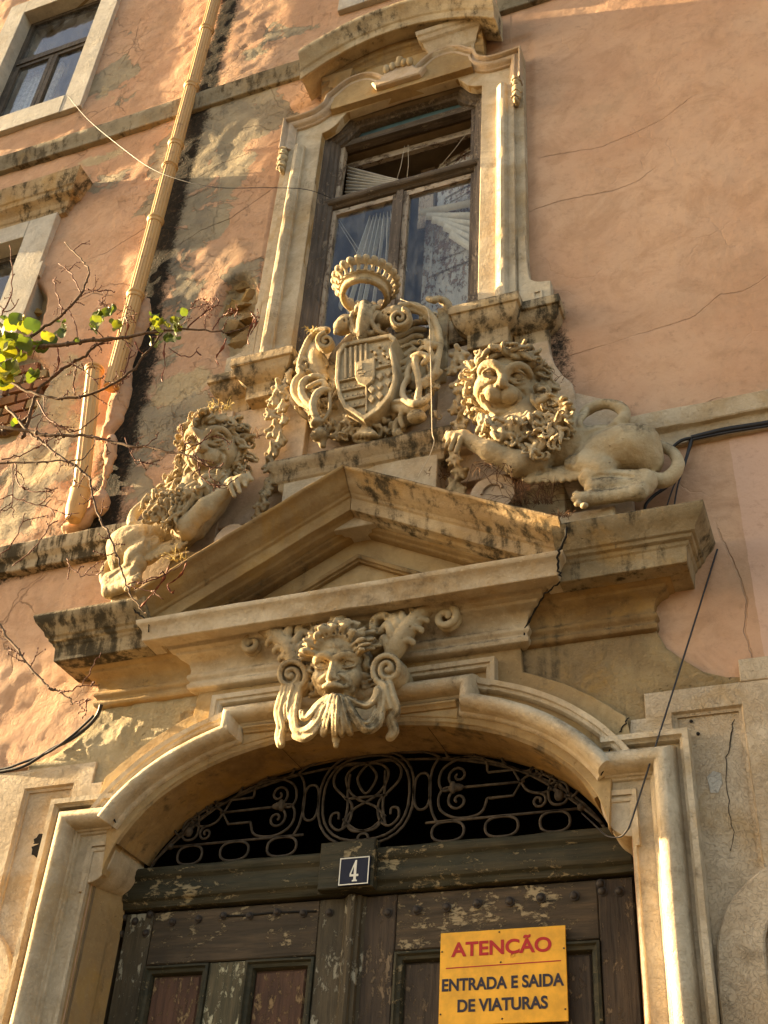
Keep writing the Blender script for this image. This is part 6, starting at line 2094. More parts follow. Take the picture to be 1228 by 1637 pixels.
    for pts in ([(530, 1120, .33, 1.6), (524, 1145, .32, 2), (519, 1168, .28, 2)], [(541, 1120, .34, 1.5), (541, 1150, .32, 1.8)], [(549, 1122, .33, 1.6), (556, 1150, .31, 2)],
                [(470, 1100, .27, 1.5), (466, 1130, .27, 2), (466, 1150, .26, 2)], [(618, 1100, .28, 1.6), (622, 1130, .27, 2)], [(580, 1145, .31, 1.5), (592, 1146, .30, 1.8), (602, 1128, .30, 1.5)]):
        ptube(cl, pts, .005, 's')
    p, r = PT((537, 1183, .20, 7)); cl.ell(p, (r, r, r * 1.2), None, .006)
    p, r = PT((537, 1192, .20, 5)); cl.ell(p, (r, r, r * 1.1), None, .006)
    # backing block
    w0, w1 = W(470, 1150, .06), W(610, 1150, .06)
    cl.box((w0[0], -.13, 4.40), (w1[0], -.02, 4.82), .04)
    cl.roughen(.003, 10, 14)
    cl.roughen(.0026, 34, 16)
    return cl.skin()
mk = thing('keystone_mask', 'carved stone face with drapery in its mouth between two volutes over the arch', 'sculpture', (0, -0.2, 4.6))
V_, F__ = make_mask()
skin_mesh(V_, F__, 'mask', STONE_CARVED, mk)

# ---------------------------------------------------------------- coat of arms
arms = thing('coat_of_arms', 'carved stone coat of arms with quartered shield, scrolls and a pearled crown, before the window', 'coat of arms', (0, -0.2, 6.2))
def make_cartouche():
    rg = np.random.default_rng(5)
    cl = Clay((-0.66, -0.50, 6.10), (0.66, 0.0, 7.42), 0.0066)
    # backing mass and the ribbed shell behind the shield
    def poly_back(pts, d0, d1, k=.02):
        for q in pts:
            p, r = PT(q); cl.ell(p, (r, .06, r), None, .04)
    poly_back([(585, 600, .12, 48), (585, 640, .12, 46), (560, 570, .12, 38), (620, 570, .12, 42), (585, 545, .12, 40), (510, 610, .10, 28), (668, 600, .10, 30), (520, 660, .10, 30), (650, 655, .10, 34), (585, 680, .10, 26), (625, 680, .1, 22), (545, 685, .1, 24), (585, 515, .12, 30)], 0, 0)
    # shell behind the right and left of the shield, hollow with scalloped rows
    for i in range(9):
        y_ = 520 + i * 11
        ptube(cl, [(636, y_ + 8, .17, 5), (650, y_ + 3, .155, 5), (666 - i * 1.6, y_ - 4, .15, 5), (684 - i * 4.4, y_ - 4, .15, 4)], .006)
    for i in range(6):
        y_ = 572 + i * 9
        ptube(cl, [(508 + i * 3, y_, .15, 4), (520 + i * 2, y_ + 5, .16, 4), (536, y_ + 14, .17, 4)], .006)
    T = lambda pts, k=.008, op='u', sub=5: ptube(cl, pts, k, op, sub)
    def volute(cx_, cy_, D, rpx, a0, turns, ccw, tube, depth=3, inner=.08):
        c, r = PT((cx_, cy_, D, rpx))
        for j in range(depth):
            sp = spiral3(c + np.array([-.008 * j, .026 * j, .012 * j]), nrmz([1, .2, 0]), nrmz([0, -.4, 1]), r, a0, turns, ccw, inner, 40)
            cl.line(sp, [tube * (1 - .4 * i / 40) + .002 * j for i in range(41)], .004)
    # top right: roll, big volute and C band
    T([(610, 514, .20, 11), (622, 507, .24, 13), (634, 503, .28, 14)], .02)
    for i in range(3):
        T([(611 + i * 8, 497 - i * 1.5, .27, 1.5), (615 + i * 8, 507, .33, 1.8), (617 + i * 8, 518, .30, 1.5)], .004, 's')
    volute(638, 508, .345, 17.5, 60, 1.7, False, .0165, 3)
    for dd, rr_, off in ((.29, 5.5, 0), (.27, 5, 8), (.22, 7, 3)):
        T([(640, 489 + off, dd, rr_), (662, 488 + off, dd - .02, rr_), (685 - off * .3, 500 + off * .6, dd - .04, rr_), (699 - off, 522, dd - .05, rr_), (704 - off, 548, dd - .05, rr_), (700 - off, 575, dd - .04, rr_), (696 - off, 598, dd - .03, rr_)], .005)
    # top left
    T([(570, 522, .20, 9), (557, 518, .24, 12), (545, 524, .27, 12)], .02)
    for i in range(3):
        T([(549 + i * 8, 508, .28, 1.5), (551 + i * 8, 518, .33, 1.8), (549 + i * 8, 530, .30, 1.5)], .004, 's')
    T([(560, 508, .24, 5), (549, 508, .26, 5), (540, 518, .28, 5), (537, 532, .29, 4)], .006)
    volute(521, 545, .335, 15, 100, 1.6, True, .0155, 3)
    for dd, rr_, off in ((.28, 5, 0), (.26, 4, 7), (.2, 6, 3)):
        T([(523, 527 + off * .4, dd, rr_), (508 + off * .5, 529 + off, dd - .01, rr_), (493 + off, 545 + off, dd - .03, rr_), (482 + off, 570, dd - .04, rr_), (478 + off, 592, dd - .04, rr_)], .005)
    for i in range(7):
        p, r = PT((500 - i * 4.6, 529 + i * 8.5 + (i % 2) * 3, .22, 4.5)); cl.ell(p, r, None, .006)
    # leaf mask at the top centre
    T([(583, 486, .27, 7), (583, 500, .31, 9), (582, 518, .30, 11), (580, 538, .27, 9)], .015)
    for sg_ in (-1, 1):
        T([(583, 498, .30, 4), (583 + sg_ * 9, 490, .30, 4.5), (583 + sg_ * 13, 497, .30, 3.4)], .006)
        T([(583, 528, .28, 4), (583 + sg_ * 12, 533, .28, 5), (583 + sg_ * 20, 528, .27, 4), (583 + sg_ * 22, 520, .26, 3)], .006)
        T([(583 + sg_ * 3, 496, .36, 1.3), (583 + sg_ * 5, 512, .37, 1.5)], .004, 's')
    T([(574, 486, .27, 4), (570, 494, .27, 3)], .008); T([(591, 486, .27, 4), (595, 492, .27, 3)], .008)
    T([(576, 516, .365, 1.6), (582, 511, .375, 2), (589, 515, .365, 1.6)], .004, 's')
    T([(579, 530, .35, 1.6), (584, 526, .36, 2.2), (591, 529, .35, 1.6)], .004, 's')
    T([(566, 498, .28, 3.2), (562, 508, .29, 3.4), (566, 524, .29, 3.6), (572, 534, .28, 3)], .005)
    T([(603, 491, .29, 4), (596, 493, .30, 4), (592, 503, .30, 4), (596, 518, .30, 4), (606, 530, .29, 4), (616, 534, .27, 3)], .005)
    p, r = PT((604, 508, .31, 6)); cl.ell(p, (r * .8, r * 2, r * 1.6), None, .01, 's')
    # left side: draped figure piece, two nested C scrolls, hollow shell, vase
    T([(508, 556, .2, 11), (505, 572, .21, 12), (508, 590, .2, 12), (512, 604, .2, 9)], .02)
    for pts in ([(486, 590, .24, 4), (481, 585, .25, 3.5), (477, 592, .25, 3.5), (482, 598, .25, 3.6)],
                [(484, 598, .24, 5), (474, 608, .24, 6), (470, 622, .24, 6), (475, 636, .24, 6), (488, 650, .24, 5), (499, 660, .24, 4)],
                [(499, 603, .27, 5), (487, 609, .28, 6), (482, 622, .28, 6), (486, 636, .28, 6), (498, 648, .27, 5)],
                [(520, 606, .27, 4.5), (507, 601, .28, 5), (498, 603, .28, 5)],
                [(492, 619, .30, 3.5), (505, 613, .30, 4), (516, 610, .29, 4), (519, 618, .28, 4), (507, 625, .27, 4), (498, 624, .27, 3)],
                [(527, 623, .29, 3), (515, 624, .31, 5), (505, 632, .32, 6), (500, 646, .32, 6), (503, 662, .31, 6), (510, 672, .29, 5)],
                [(527, 626, .28, 2.5), (528, 645, .28, 2.8), (526, 660, .28, 3), (517, 673, .28, 3.5)],
                [(500, 622, .22, 6), (492, 630, .2, 6), (496, 640, .2, 6)],
                [(466, 636, .18, 4), (472, 648, .17, 5), (483, 660, .16, 5), (492, 668, .15, 4)],
                [(463, 612, .18, 5), (462, 600, .19, 5), (466, 592, .19, 4)]):
        T(pts, .006)
    for q in ((516, 650, .30, 7, 2.2), (498, 630, .29, 5, 1.1)):
        p, r = PT(q[:4]); cl.ell(p, (r, .09, r * q[4]), None, .008, 's')
    p, r = PT((506, 677, .28, 11)); cl.ell(p, (r, r, r * .55), None, .008)
    p, r = PT((506, 673, .28, 6)); cl.ell(p, (r, r, r * .5), None, .005)
    p, r = PT((511, 696, .25, 14)); cl.ell(p, (r, r, r * .85), None, .012)
    T([(514, 690, .25, 8), (516, 712, .22, 6)], .01)
    for i in range(5):
        T([(500 + i * 6, 687, .31, 1.3), (499 + i * 6.4, 697, .32, 1.6), (502 + i * 5, 706, .3, 1.2)], .004, 's')
    # bottom centre: curls with drilled holes and a shell lobe
    for (cx_, cy_, r_, D) in ((532, 692, 11, .22), (553, 684, 12, .23), (604, 676, 12, .24), (620, 668, 12, .22), (570, 692, 9, .22), (597, 690, 9, .22)):
        c, r = PT((cx_, cy_, D, r_))
        sp = spiral3(c, np.array([1, 0, 0]), np.array([0, 0, 1]), r, 180 if cx_ < 585 else 0, .8, cx_ > 585, .6, 14)
        cl.line(sp, r * .42, .006)
        cl.ell(c, (r * .55, .07, r * .5), None, .006, 's')
    for i in range(7):
        a = -60 + i * 20
        T([(585, 680, .24, 4), (585 + 14 * math.sin(R(a)), 690 + 4 * math.cos(R(a)), .26, 3.6), (585 + 22 * math.sin(R(a)), 697 + 4 * math.cos(R(a)), .22, 3)], .004)
    T([(566, 690, .21, 3), (568, 704, .2, 3.4), (585, 706, .21, 3.4), (603, 700, .2, 3.4), (608, 688, .2, 3)], .006)
    T([(560, 664, .2, 7), (585, 672, .2, 6), (610, 658, .2, 7)], .02)
    # right side: hollow shell, knotted ribbon, cup and bulb
    for pts in ([(622, 646, .27, 3), (634, 642, .29, 4), (648, 642, .31, 5), (664, 646, .32, 6), (680, 640, .30, 6), (686, 632, .27, 4)],
                [(632, 652, .25, 8), (648, 655, .27, 9), (666, 656, .27, 10), (680, 650, .25, 7)],
                [(652, 604, .28, 4), (645, 618, .29, 4.5), (644, 632, .29, 5), (652, 643, .30, 5)],
                [(658, 584, .27, 5), (652, 596, .28, 5), (652, 606, .28, 4)],
                [(667, 572, .30, 8), (664, 584, .30, 6), (668, 600, .30, 5), (670, 620, .30, 5), (668, 638, .31, 6)],
                [(660, 571, .31, 5), (672, 566, .32, 5), (684, 572, .31, 5), (676, 582, .30, 4)],
                [(704, 594, .22, 5), (690, 602, .26, 6), (676, 612, .28, 6)],
                [(700, 600, .22, 4), (688, 609, .25, 4), (678, 618, .27, 4)],
                [(680, 545, .26, 4), (688, 552, .27, 6), (696, 552, .26, 6)],
                [(672, 566, .24, 3), (674, 557, .26, 3.5), (684, 557, .27, 3.5), (690, 566, .26, 4), (694, 580, .24, 4)],
                [(700, 612, .15, 5), (688, 622, .16, 6), (684, 640, .17, 5)],
                [(636, 672, .24, 5), (632, 686, .22, 5), (640, 694, .2, 4)]):
        T(pts, .006)
    p, r = PT((659, 620, .31, 6)); cl.ell(p, (r, .08, r * 2.8), None, .008, 's')
    p, r = PT((666, 667, .27, 14)); cl.ell(p, (r * 1.15, r, r * .75), None, .01)
    p, r = PT((646, 668, .28, 6.5)); cl.ell(p, (r, .07, r * 1.4), None, .006, 's')
    T([(645, 656, .28, 4), (640, 668, .27, 4), (644, 682, .25, 4)], .006)
    # rough slab the right scroll grows from
    w0, w1 = W(700, 640, .10), W(722, 488, .10)
    cl.box((w0[0] - .02, -.13, w0[2] + .12), (w1[0] - .01, -.03, w1[2] - .03), .02)
    T([(706, 480, .15, 6), (716, 486, .14, 6), (719, 500, .12, 5)], .01)
    T([(684, 478, .2, 4), (694, 480, .2, 5), (702, 476, .18, 4)], .01)
    for pts in ([(645, 489, .34), (668, 492, .34), (688, 506, .32), (700, 530, .3), (703, 560, .3), (698, 590, .3)], [(518, 530, .34), (500, 540, .32), (488, 560, .3), (482, 590, .3)], [(474, 610, .3), (472, 625, .3), (480, 643, .3), (494, 655, .3)],
                [(488, 612, .34), (485, 626, .34), (491, 640, .34)], [(512, 628, .36), (503, 645, .36), (507, 662, .36)], [(648, 612, .34), (646, 628, .34), (652, 640, .34)], [(668, 590, .36), (670, 612, .36), (670, 632, .36)],
                [(505, 560, .3), (502, 580, .3), (508, 598, .3)], [(632, 650, .34), (650, 653, .36), (672, 650, .34)]):
        groove(cl, [W(*q) for q in pts], .0055, .004)
    # small leaf curls that fill the frame
    for (xa, xb, ya, yb, n_) in ((478, 545, 600, 690, 26), (520, 640, 664, 700, 26), (628, 698, 560, 690, 24), (490, 530, 540, 600, 8), (556, 612, 492, 540, 10), (655, 700, 500, 560, 8)):
        for _ in range(n_):
            w = W(rg.uniform(xa, xb), rg.uniform(ya, yb), .22)
            cx_, cy_ = 585, 600
            flow = nrmz(w - W(cx_, cy_, .22)) * np.array([1, 0, 1]) + rg.normal(0, .8, 3)
            lock(cl, w, flow, rg.uniform(.045, .085), rg.uniform(.009, .013), rg.uniform(.008, .016), rg, True, .004, .5)
    for i in range(6):
        groove(cl, [W(654 + i * 5, 660, .36), W(655 + i * 5.5, 668, .36), W(656 + i * 5, 675, .34)], .0035, .003)
    cl.roughen(.0035, 9, 24)
    cl.roughen(.0028, 33, 26)
    return cl.skin()
V_, F__ = make_cartouche()
skin_mesh(V_, F__, 'cartouche', STONE_CARVED, arms)
# shield with raised rim
DS = 0.325
def sx(px, py):
    return XZ(px, py, DS)
so = [sx(*p) for p in [(549.5, 550.7), (575, 544.5), (600, 540.2), (622.8, 536), (631, 543), (624.5, 555), (627, 572), (630, 590), (630.5, 607), (623.5, 630), (606, 651), (582, 668.5), (566, 658), (551.5, 650), (543, 633), (538, 607), (539, 585), (540.7, 563)]]
cgx = sum(p[0] for p in so) / len(so); cgz = sum(p[1] for p in so) / len(so)
m = MB(); m.slab([(cgx + (a - cgx) * 1.03, cgz + (b - cgz) * 1.03) for a, b in so], 0.14, DS - 0.018, ch=0.006)
sh_ = m.build('shield', STONE_CARVED, arms, wear=0.002)
inn = [(cgx + (a - cgx) * 0.93, cgz + (b - cgz) * 0.93) for a, b in so]
m = MB(); m.slab([(cgx + (a - cgx) * 1.05, cgz + (b - cgz) * 1.05) for a, b in so], 0.17, DS + 0.004, holes=[inn], ch=0.005)
m.build('rim', STONE_CARVED, sh_, wear=0.003)
def charge(pts, d=0.0, nm='charge', k=0.003):
    m = MB(); m.slab([XZ(px, py, DS) for px, py in pts], DS - 0.022, DS - 0.001 + d, ch=k)
    return m.build(nm, STONE_CARVED, sh_, wear=0.0015)
for i in range(5):      # pales, upper left
    x_ = 550 + i * 8.2
    y0 = 556 - i * 1.9
    charge([(x_, y0), (x_ + 3.6, y0 - .8), (x_ + 3.6, 604 - i * 2.2), (x_, 605 - i * 2.2)])
charge([(541, 608), (570, 601.5), (570, 603.5), (541, 610)], .002, 'bar')
charge([(584.2, 616), (587, 616), (586.5, 656), (584, 658)], .002, 'bar')
charge([(600, 587), (627, 580), (627, 582.3), (600, 589.3)], .002, 'bar')
charge([(568.6, 580.5), (599.4, 571.8), (599.6, 600), (596, 609), (585.5, 618.6), (573, 613), (569, 605)], .010, 'escutcheon', .004)
charge([(572, 584), (581, 581.5), (581, 592), (572, 594.5)], .016, 'emblem', .003)
for i in range(3):
    charge([(573 + i * 3, 597 + (i % 2) * 4), (580 + i * 3, 595 + (i % 2) * 4), (580 + i * 3, 597.5 + (i % 2) * 4), (573 + i * 3, 599.5 + (i % 2) * 4)], .014, 'emblem', .001)
for r_ in range(3):     # crenellated bars, lower left
    yb_ = 617 + r_ * 14.5
    xa, xb = 544 + r_ * 3.5, 582
    charge([(xa, yb_ + 5), (xb, yb_ - 2.5), (xb, yb_ + .5), (xa, yb_ + 8)], 0, 'bar')
    for c_ in range(4 if r_ else 5):
        u = xa + 2 + c_ * 8.6
        if u < xb - 4:
            s_ = (u - xa) / (xb - xa)
            yy = yb_ + 5 - 7.5 * s_
            charge([(u, yy), (u, yy - 4.5), (u + 4.6, yy - 5.4), (u + 4.6, yy - .9)], 0, 'merlon', .0015)
for r_ in range(4):     # lozenges, lower right
    for c_ in range(3):
        cx_ = 593.5 + c_ * 13.2 + (r_ % 2) * 0
        cy_ = 606 + r_ * 15.5 - c_ * 5.5
        if cx_ > 628 - (r_ * 5.5) or cy_ > 652: continue
        charge([(cx_ - 5.4, cy_ + .6), (cx_, cy_ - 6.6), (cx_ + 5.4, cy_ - .6), (cx_, cy_ + 6.6)], .004, 'lozenge')
for b_ in range(2):     # chequered bends, upper right
    for i in range(6):
        for j in range(2):
            u = 590.5 + b_ * 13 + i * 3.6 + j * 3.0
            v = 557 - b_ * 6 + i * 6.6 - j * 1.6 + (0)
            if u > 624 or v > 584: continue
            if (i + j) % 2 == 0:
                charge([(u, v), (u + 3.2, v - .8), (u + 5.0, v + 3.0), (u + 1.8, v + 3.8)], .002, 'check', .001)
# pearled crown
cc = W(582.5, 476, .22)
def lathe(m, c, prof, n=48, closed=True):
    v = []
    for i in range(n):
        a = 2 * math.pi * i / n
        for r_, z_ in prof:
            v.append((c[0] + r_ * math.cos(a), c[1] + r_ * math.sin(a), c[2] + z_))
    k = len(prof)
    f = [(i * k + j, i * k + (j + 1) % k, ((i + 1) % n) * k + (j + 1) % k, ((i + 1) % n) * k + j) for i in range(n) for j in range(k if closed else k - 1)]
    m.add(v, f)
    return m
m = MB()
lathe(m, cc, soften_loop([(0.130, -0.005), (0.150, -0.010), (0.165, 0.0), (0.168, 0.012), (0.158, 0.02), (0.160, 0.05), (0.168, 0.06), (0.178, 0.062), (0.182, 0.072), (0.176, 0.08), (0.165, 0.082), (0.145, 0.07), (0.135, 0.03)], .003))
cr = m.build('crown', STONE_CARVED, arms, wear=0.004, wfreq=9)
m = MB()
for i in range(24):
    a = 2 * math.pi * (i + .5) / 24
    ca, sa = math.cos(a), math.sin(a)
    p = lambda r_, z_: (cc[0] + r_ * ca, cc[1] + r_ * sa, cc[2] + z_)
    m.tube([p(0.172, .072), p(0.178, .09), p(.186, .108), p(.196, .124), p(.206, .138)], [.018, .0125, .0115, .016, .024], 8)
m.build('crown_arcade', STONE_CARVED, cr, 60, wear=0.002)
pm_ = None
for i in range(24):
    a = 2 * math.pi * (i + .5) / 24
    c_ = (cc[0] + .211 * math.cos(a), cc[1] + .211 * math.sin(a), cc[2] + .150)
    if pm_ is None:
        m = MB(); m.ellipsoid((0, 0, 0), (.0275, .0275, .028), 12, 8)
        pm_ = m.build('pearl', STONE_CARVED, None, 180)
        pm_.parent = cr
        o = pm_
    else:
        o = pm_.copy(); COL.objects.link(o)
    o.location = Vector(c_) - arms.location
    o.rotation_euler = (0, 0, a * 3)
m = MB()
lathe(m, cc, [(0.19, .118), (.200, .112), (.214, .122), (.222, .134), (.218, .142), (.196, .136)], 52)
m.build('crown_rim', STONE_CARVED, cr, wear=0.003)
# pedestal post under the crown
m = MB(); m.tube([(cc[0], -0.20, 6.95), (cc[0], -.18, 7.12), (cc[0], -.14, 7.17)], [.06, .07, .05], 12); m.build('crown_support', STONE_CARVED, arms, 60, wear=.006)

# ---------------------------------------------------------------- hanging garlands of husks beside the arms
def garland(buds, seed, lo, hi):
    rg = np.random.default_rng(seed)
    cl = Clay(lo, hi, 0.0066)
    prev = None
    for (px, py, D, rp, kind) in buds:
        p, r = PT((px, py, D, rp))
        if prev is not None:
            cl.cap(prev, p, .018, .018, .01)
        prev = p
        ax = rg.normal(0, .25, 3)
        for j in range(5):
            a = 2 * math.pi * j / 5 + rg.uniform(0, .6)
            off = np.array([math.cos(a) * r * .42, -abs(math.sin(a)) * r * .3, math.sin(a) * r * .55])
            d = nrmz(np.array([math.cos(a) * .5, -.25, math.sin(a) * .6 - .5]))
            cl.cap(p + off * .4, p + off + d * r * .62, r * .46, r * .26, .008)
        cl.ell(p, (r * .72, r * .75, r * .85), None, .01)
        if kind:
            q = p + np.array([rg.uniform(-.25, .25) * r, -r * .75, rg.uniform(-.1, .35) * r])
            cl.ell(q, (r * .34, r * .6, r * .42), None, .006, 's')
        for j in range(2):
            q = p + np.array([rg.uniform(-.7, .7) * r, -r * .75, rg.uniform(-.8, .2) * r])
            cl.ell(q, (r * .14, r * .5, r * .18), None, .004, 's')
        cl.line([p + np.array([-r * .5, -r * .7, -r * .2]), p + np.array([0, -r * .9, -r * .45]), p + np.array([r * .45, -r * .7, -r * .3])], .004, .005, 's')
    cl.roughen(.003, 12, seed)
    cl.roughen(.0015, 33, seed + 3)
    return cl.skin()
g1 = thing('stone_garland', 'hanging string of carved husks under the paw of the right lion', 'garland', (0.55, -0.15, 6.2), 'stone garlands flanking the coat of arms')
V_, F__ = garland([(736, 571, .17, 16, 0), (724, 592, .17, 12, 0), (744, 588, .18, 11, 0), (738, 617, .19, 17, 1), (729, 655, .19, 12, 0), (745, 652, .21, 13, 0), (737, 678, .20, 15, 1), (735, 700, .2, 12, 0), (728, 735, .2, 13, 0), (737, 757, .21, 14, 0), (727, 778, .2, 13, 0), (738, 785, .2, 10, 0)], 31, (0.35, -.34, 5.55), (0.86, -.03, 7.0))
skin_mesh(V_, F__, 'husks', STONE_CARVED, g1)
g2 = thing('stone_garland', 'hanging string of carved husks between the coat of arms and the lion near the downpipe', 'garland', (-0.7, -0.15, 6.2), 'stone garlands flanking the coat of arms')
V_, F__ = garland([(463, 565, .17, 11, 0), (456, 582, .18, 14, 1), (464, 594, .17, 9, 0), (450, 622, .18, 14, 1), (457, 634, .17, 11, 0), (438, 642, .18, 11, 0), (452, 652, .18, 11, 0), (433, 664, .17, 10, 0), (456, 672, .17, 9, 0), (440, 690, .17, 15, 1), (450, 705, .18, 12, 0), (438, 722, .17, 13, 0), (432, 746, .17, 13, 1), (440, 765, .17, 14, 0), (428, 785, .17, 13, 0), (420, 808, .17, 14, 1), (412, 826, .17, 10, 0)], 37, (-0.98, -.34, 5.45), (-.42, -.03, 7.0))
skin_mesh(V_, F__, 'husks', STONE_CARVED, g2)
# round stone boss (broken volute) under the right lion's chest
c = W(787, 788, .30)
m = MB(); m.tube([(c[0], c[1] + .14, c[2]), (c[0], c[1], c[2])], 0.125, 28)
m.tube([(c[0] + .06 * math.cos(R(a)), c[1] - .008, c[2] + .06 * math.sin(R(a))) for a in range(20, 200, 20)], .008, 6)
m.build('broken_volute', STONE_PINK, po, 35, wear=.005)
c = W(368, 862, .30)
m = MB(); m.tube([(c[0], c[1] + .14, c[2]), (c[0], c[1], c[2])], 0.11, 28)
m.build('broken_volute', STONE_PINK, po, 35, wear=.005)
# ================================================================== rainwater pipes
def fluted(m, pts, r, flutes=14, depth=.09):
    n = flutes * 2
    base = len(m.v)
    v, f = [], []
    for p in pts:
        for k in range(n):
            a = 2 * math.pi * k / n
            rr_ = r * (1 if k % 2 else 1 - depth)
            v.append((p[0] + rr_ * math.cos(a), p[1] + rr_ * math.sin(a), p[2]))
    for i in range(len(pts) - 1):
        for k in range(n):
            f.append((i * n + k, i * n + (k + 1) % n, (i + 1) * n + (k + 1) % n, (i + 1) * n + k))
    f += [tuple(range(n)), tuple((len(pts) - 1) * n + k for k in range(n))]
    m.add(v, f)
def collar(m, c, r, h=.04):
    lathe(m, c, soften_loop([(r * .9, -h), (r * 1.06, -h), (r * 1.10, -h * .4), (r * 1.05, -h * .2), (r * 1.22, 0), (r * 1.22, h * .5), (r * 1.05, h * .7), (r * 1.1, h), (r * .9, h)], .004), 28)
dp = thing('downpipe', 'tall fluted ochre rainwater pipe with ring collars running up the wall over black mould', 'drainpipe', (-2.03, -0.13, 7.4))
PX, PY, PR = -2.075, -0.10, 0.058
joints = []  # heights of the ring collars
for py, px in [(40, 335), (132, 308), (225, 281), (345, 254), (465, 221)]:
    joints.append(XZ(px, py, 0.14)[1])
zs = [17.0] + joints + [7.35]
for i in range(len(zs) - 1):
    m = MB(); fluted(m, [(PX, PY, zs[i]), (PX + .004 * (i % 2), PY, zs[i + 1])], PR)
    m.build('pipe_length', PIPE, dp, 25)
for z_ in joints:
    m = MB(); collar(m, (PX, PY, z_), PR); m.build('collar', PIPE, dp, 40)
m = MB(); collar(m, (PX, PY, XZ(268, 262, .14)[1]), PR * .98, .018); m.build('collar', PIPE, dp, 40)
dp2 = thing('lower_downpipe', 'short fluted pipe end below the tall downpipe, standing off the stone string course', 'drainpipe', (-2.2, -0.15, 6.2))
a_, b_, c_ = W(151, 592, .14), W(129, 787, .14), W(119, 836, .14)
m = MB(); fluted(m, [a_, b_], .058, 12); m.build('pipe_length', PIPE, dp2, 25)
m = MB(); lathe(m, b_, [(.062, .02), (.068, 0), (.066, -.15), (.05, -.23), (.02, -.25), (.0, -.25), (0, .02)], 24); m.build('pipe_shoe', PIPE, dp2, 40)
for q in (a_, b_): m = MB(); collar(m, q, .06, .025); m.build('collar', PIPE, dp2, 40)
# lumps of plaster casing beside the pipe foot
cl = Clay((-2.45, -0.17, 5.95), (-1.70, 0.05, 8.5), 0.012)
for pts in ([(226, 484, -.02, 9), (232, 505, -.01, 13), (222, 535, -.01, 14), (207, 565, -.01, 13), (197, 600, -.01, 14), (193, 640, -.01, 14), (184, 675, -.01, 12), (172, 700, -.01, 9)], [(180, 700, .02, 6), (174, 740, .02, 6), (164, 780, .02, 7), (160, 806, .02, 13), (156, 816, .01, 9)], [(110, 846, .03, 8), (130, 840, .03, 9), (142, 824, .03, 9)]):
    ptube(cl, pts, .03)
cl.roughen(.03, 6, 3); cl.roughen(.014, 20, 5)
V_, F__ = cl.skin()
skin_mesh(V_, F__, 'plaster_casing', PLASTER, facade)

# ================================================================== cables
def cable(name, label, runs, mat, group=None, cat='cable'):
    t = thing(name, label, cat, tuple(PT((*runs[0][0][:3], 1))[0]), group)
    for i, pts in enumerate(runs):
        a = [np.append(PT(q)[0], PT(q)[1]) for q in pts]
        a = smooth_path(a, 6) if len(a) > 2 else a
        m = MB(); m.tube([q[:3] for q in a], [q[3] for q in a], 8)
        m.build('strand', mat, t, 180)
    return t
cable('cable_bundle', 'thick black cables under the right string course, looping behind the lion\'s tail',
      [[(1300, 660, .03, 4), (1228, 676, .04, 4.2), (1160, 687, .04, 4.4), (1105, 700, .045, 4)],
       [(1300, 666, .03, 2), (1228, 681, .05, 2), (1165, 691, .05, 2), (1106, 703, .05, 2)],
       [(1106, 700, .05, 2.6), (1090, 704, .06, 2.6), (1077, 714, .06, 2.6), (1069, 728, .05, 2.4)],
       [(1106, 702, .05, 2), (1100, 725, .05, 2), (1090, 752, .05, 2.4), (1070, 775, .05, 2.6), (1046, 792, .06, 2.6), (1033, 806, .08, 2.6), (1031, 816, .1, 2.6)],
       [(1108, 703, .04, 1.4), (1096, 740, .04, 1.4), (1084, 775, .05, 1.4), (1078, 808, .06, 1.4)],
       [(1104, 702, .04, 1.3), (1092, 745, .04, 1.3), (1076, 780, .05, 1.2), (1066, 810, .06, 1.2)]], BLACKWIRE)
cable('loose_wire', 'single black wire running down from the cornice end across the right jamb',
      [[(1147, 878, .02, 1.5), (1102, 1022, .05, 1.5), (1052, 1180, .10, 1.5), (1012, 1305, .11, 1.5), (1002, 1328, .10, 1.5), (990, 1338, .08, 1.5), (970, 1336, .03, 1.4), (950, 1318, -.05, 1.3), (930, 1300, -.15, 1.2)]], BLACKWIRE)
cable('left_cable', 'two black cables sagging over the pink wall to the left end of the cornice',
      [[(-60, 1244, .02, 2.4), (0, 1234, .03, 2.4), (40, 1224, .04, 2.4), (82, 1198, .04, 2.6), (112, 1183, .04, 2.6), (140, 1162, .05, 3), (156, 1143, .06, 3), (162, 1126, .08, 3)],
       [(-60, 1230, .02, 2), (0, 1230, .03, 2), (36, 1219, .04, 2), (66, 1208, .04, 2), (90, 1195, .05, 2), (120, 1172, .05, 2), (150, 1144, .06, 2)]], BLACKWIRE)
cable('slack_wire', 'thin wire sagging from the upper window past the downpipe to the balcony window frame',
      [[(108, 152, .06, .55), (140, 190, .20, .55), (190, 232, .3, .55), (240, 268, .32, .55), (290, 288, .3, .55), (350, 300, .26, .55), (430, 300, .2, .55), (490, 303, .14, .55), (530, 317, -.08, .55)]], BLACKWIRE)
cable('pale_cord', 'pale cord hanging down in front of the coat of arms to its plinth cornice',
      [[(640, 478, .3, .5), (666, 488, .30, .5), (684, 497, .30, .6), (688, 560, .33, .7), (690, 640, .34, .75), (691, 690, .34, .7), (694, 706, .34, .7), (686, 730, .38, .7), (668, 762, .42, .7)]], PALEWIRE)

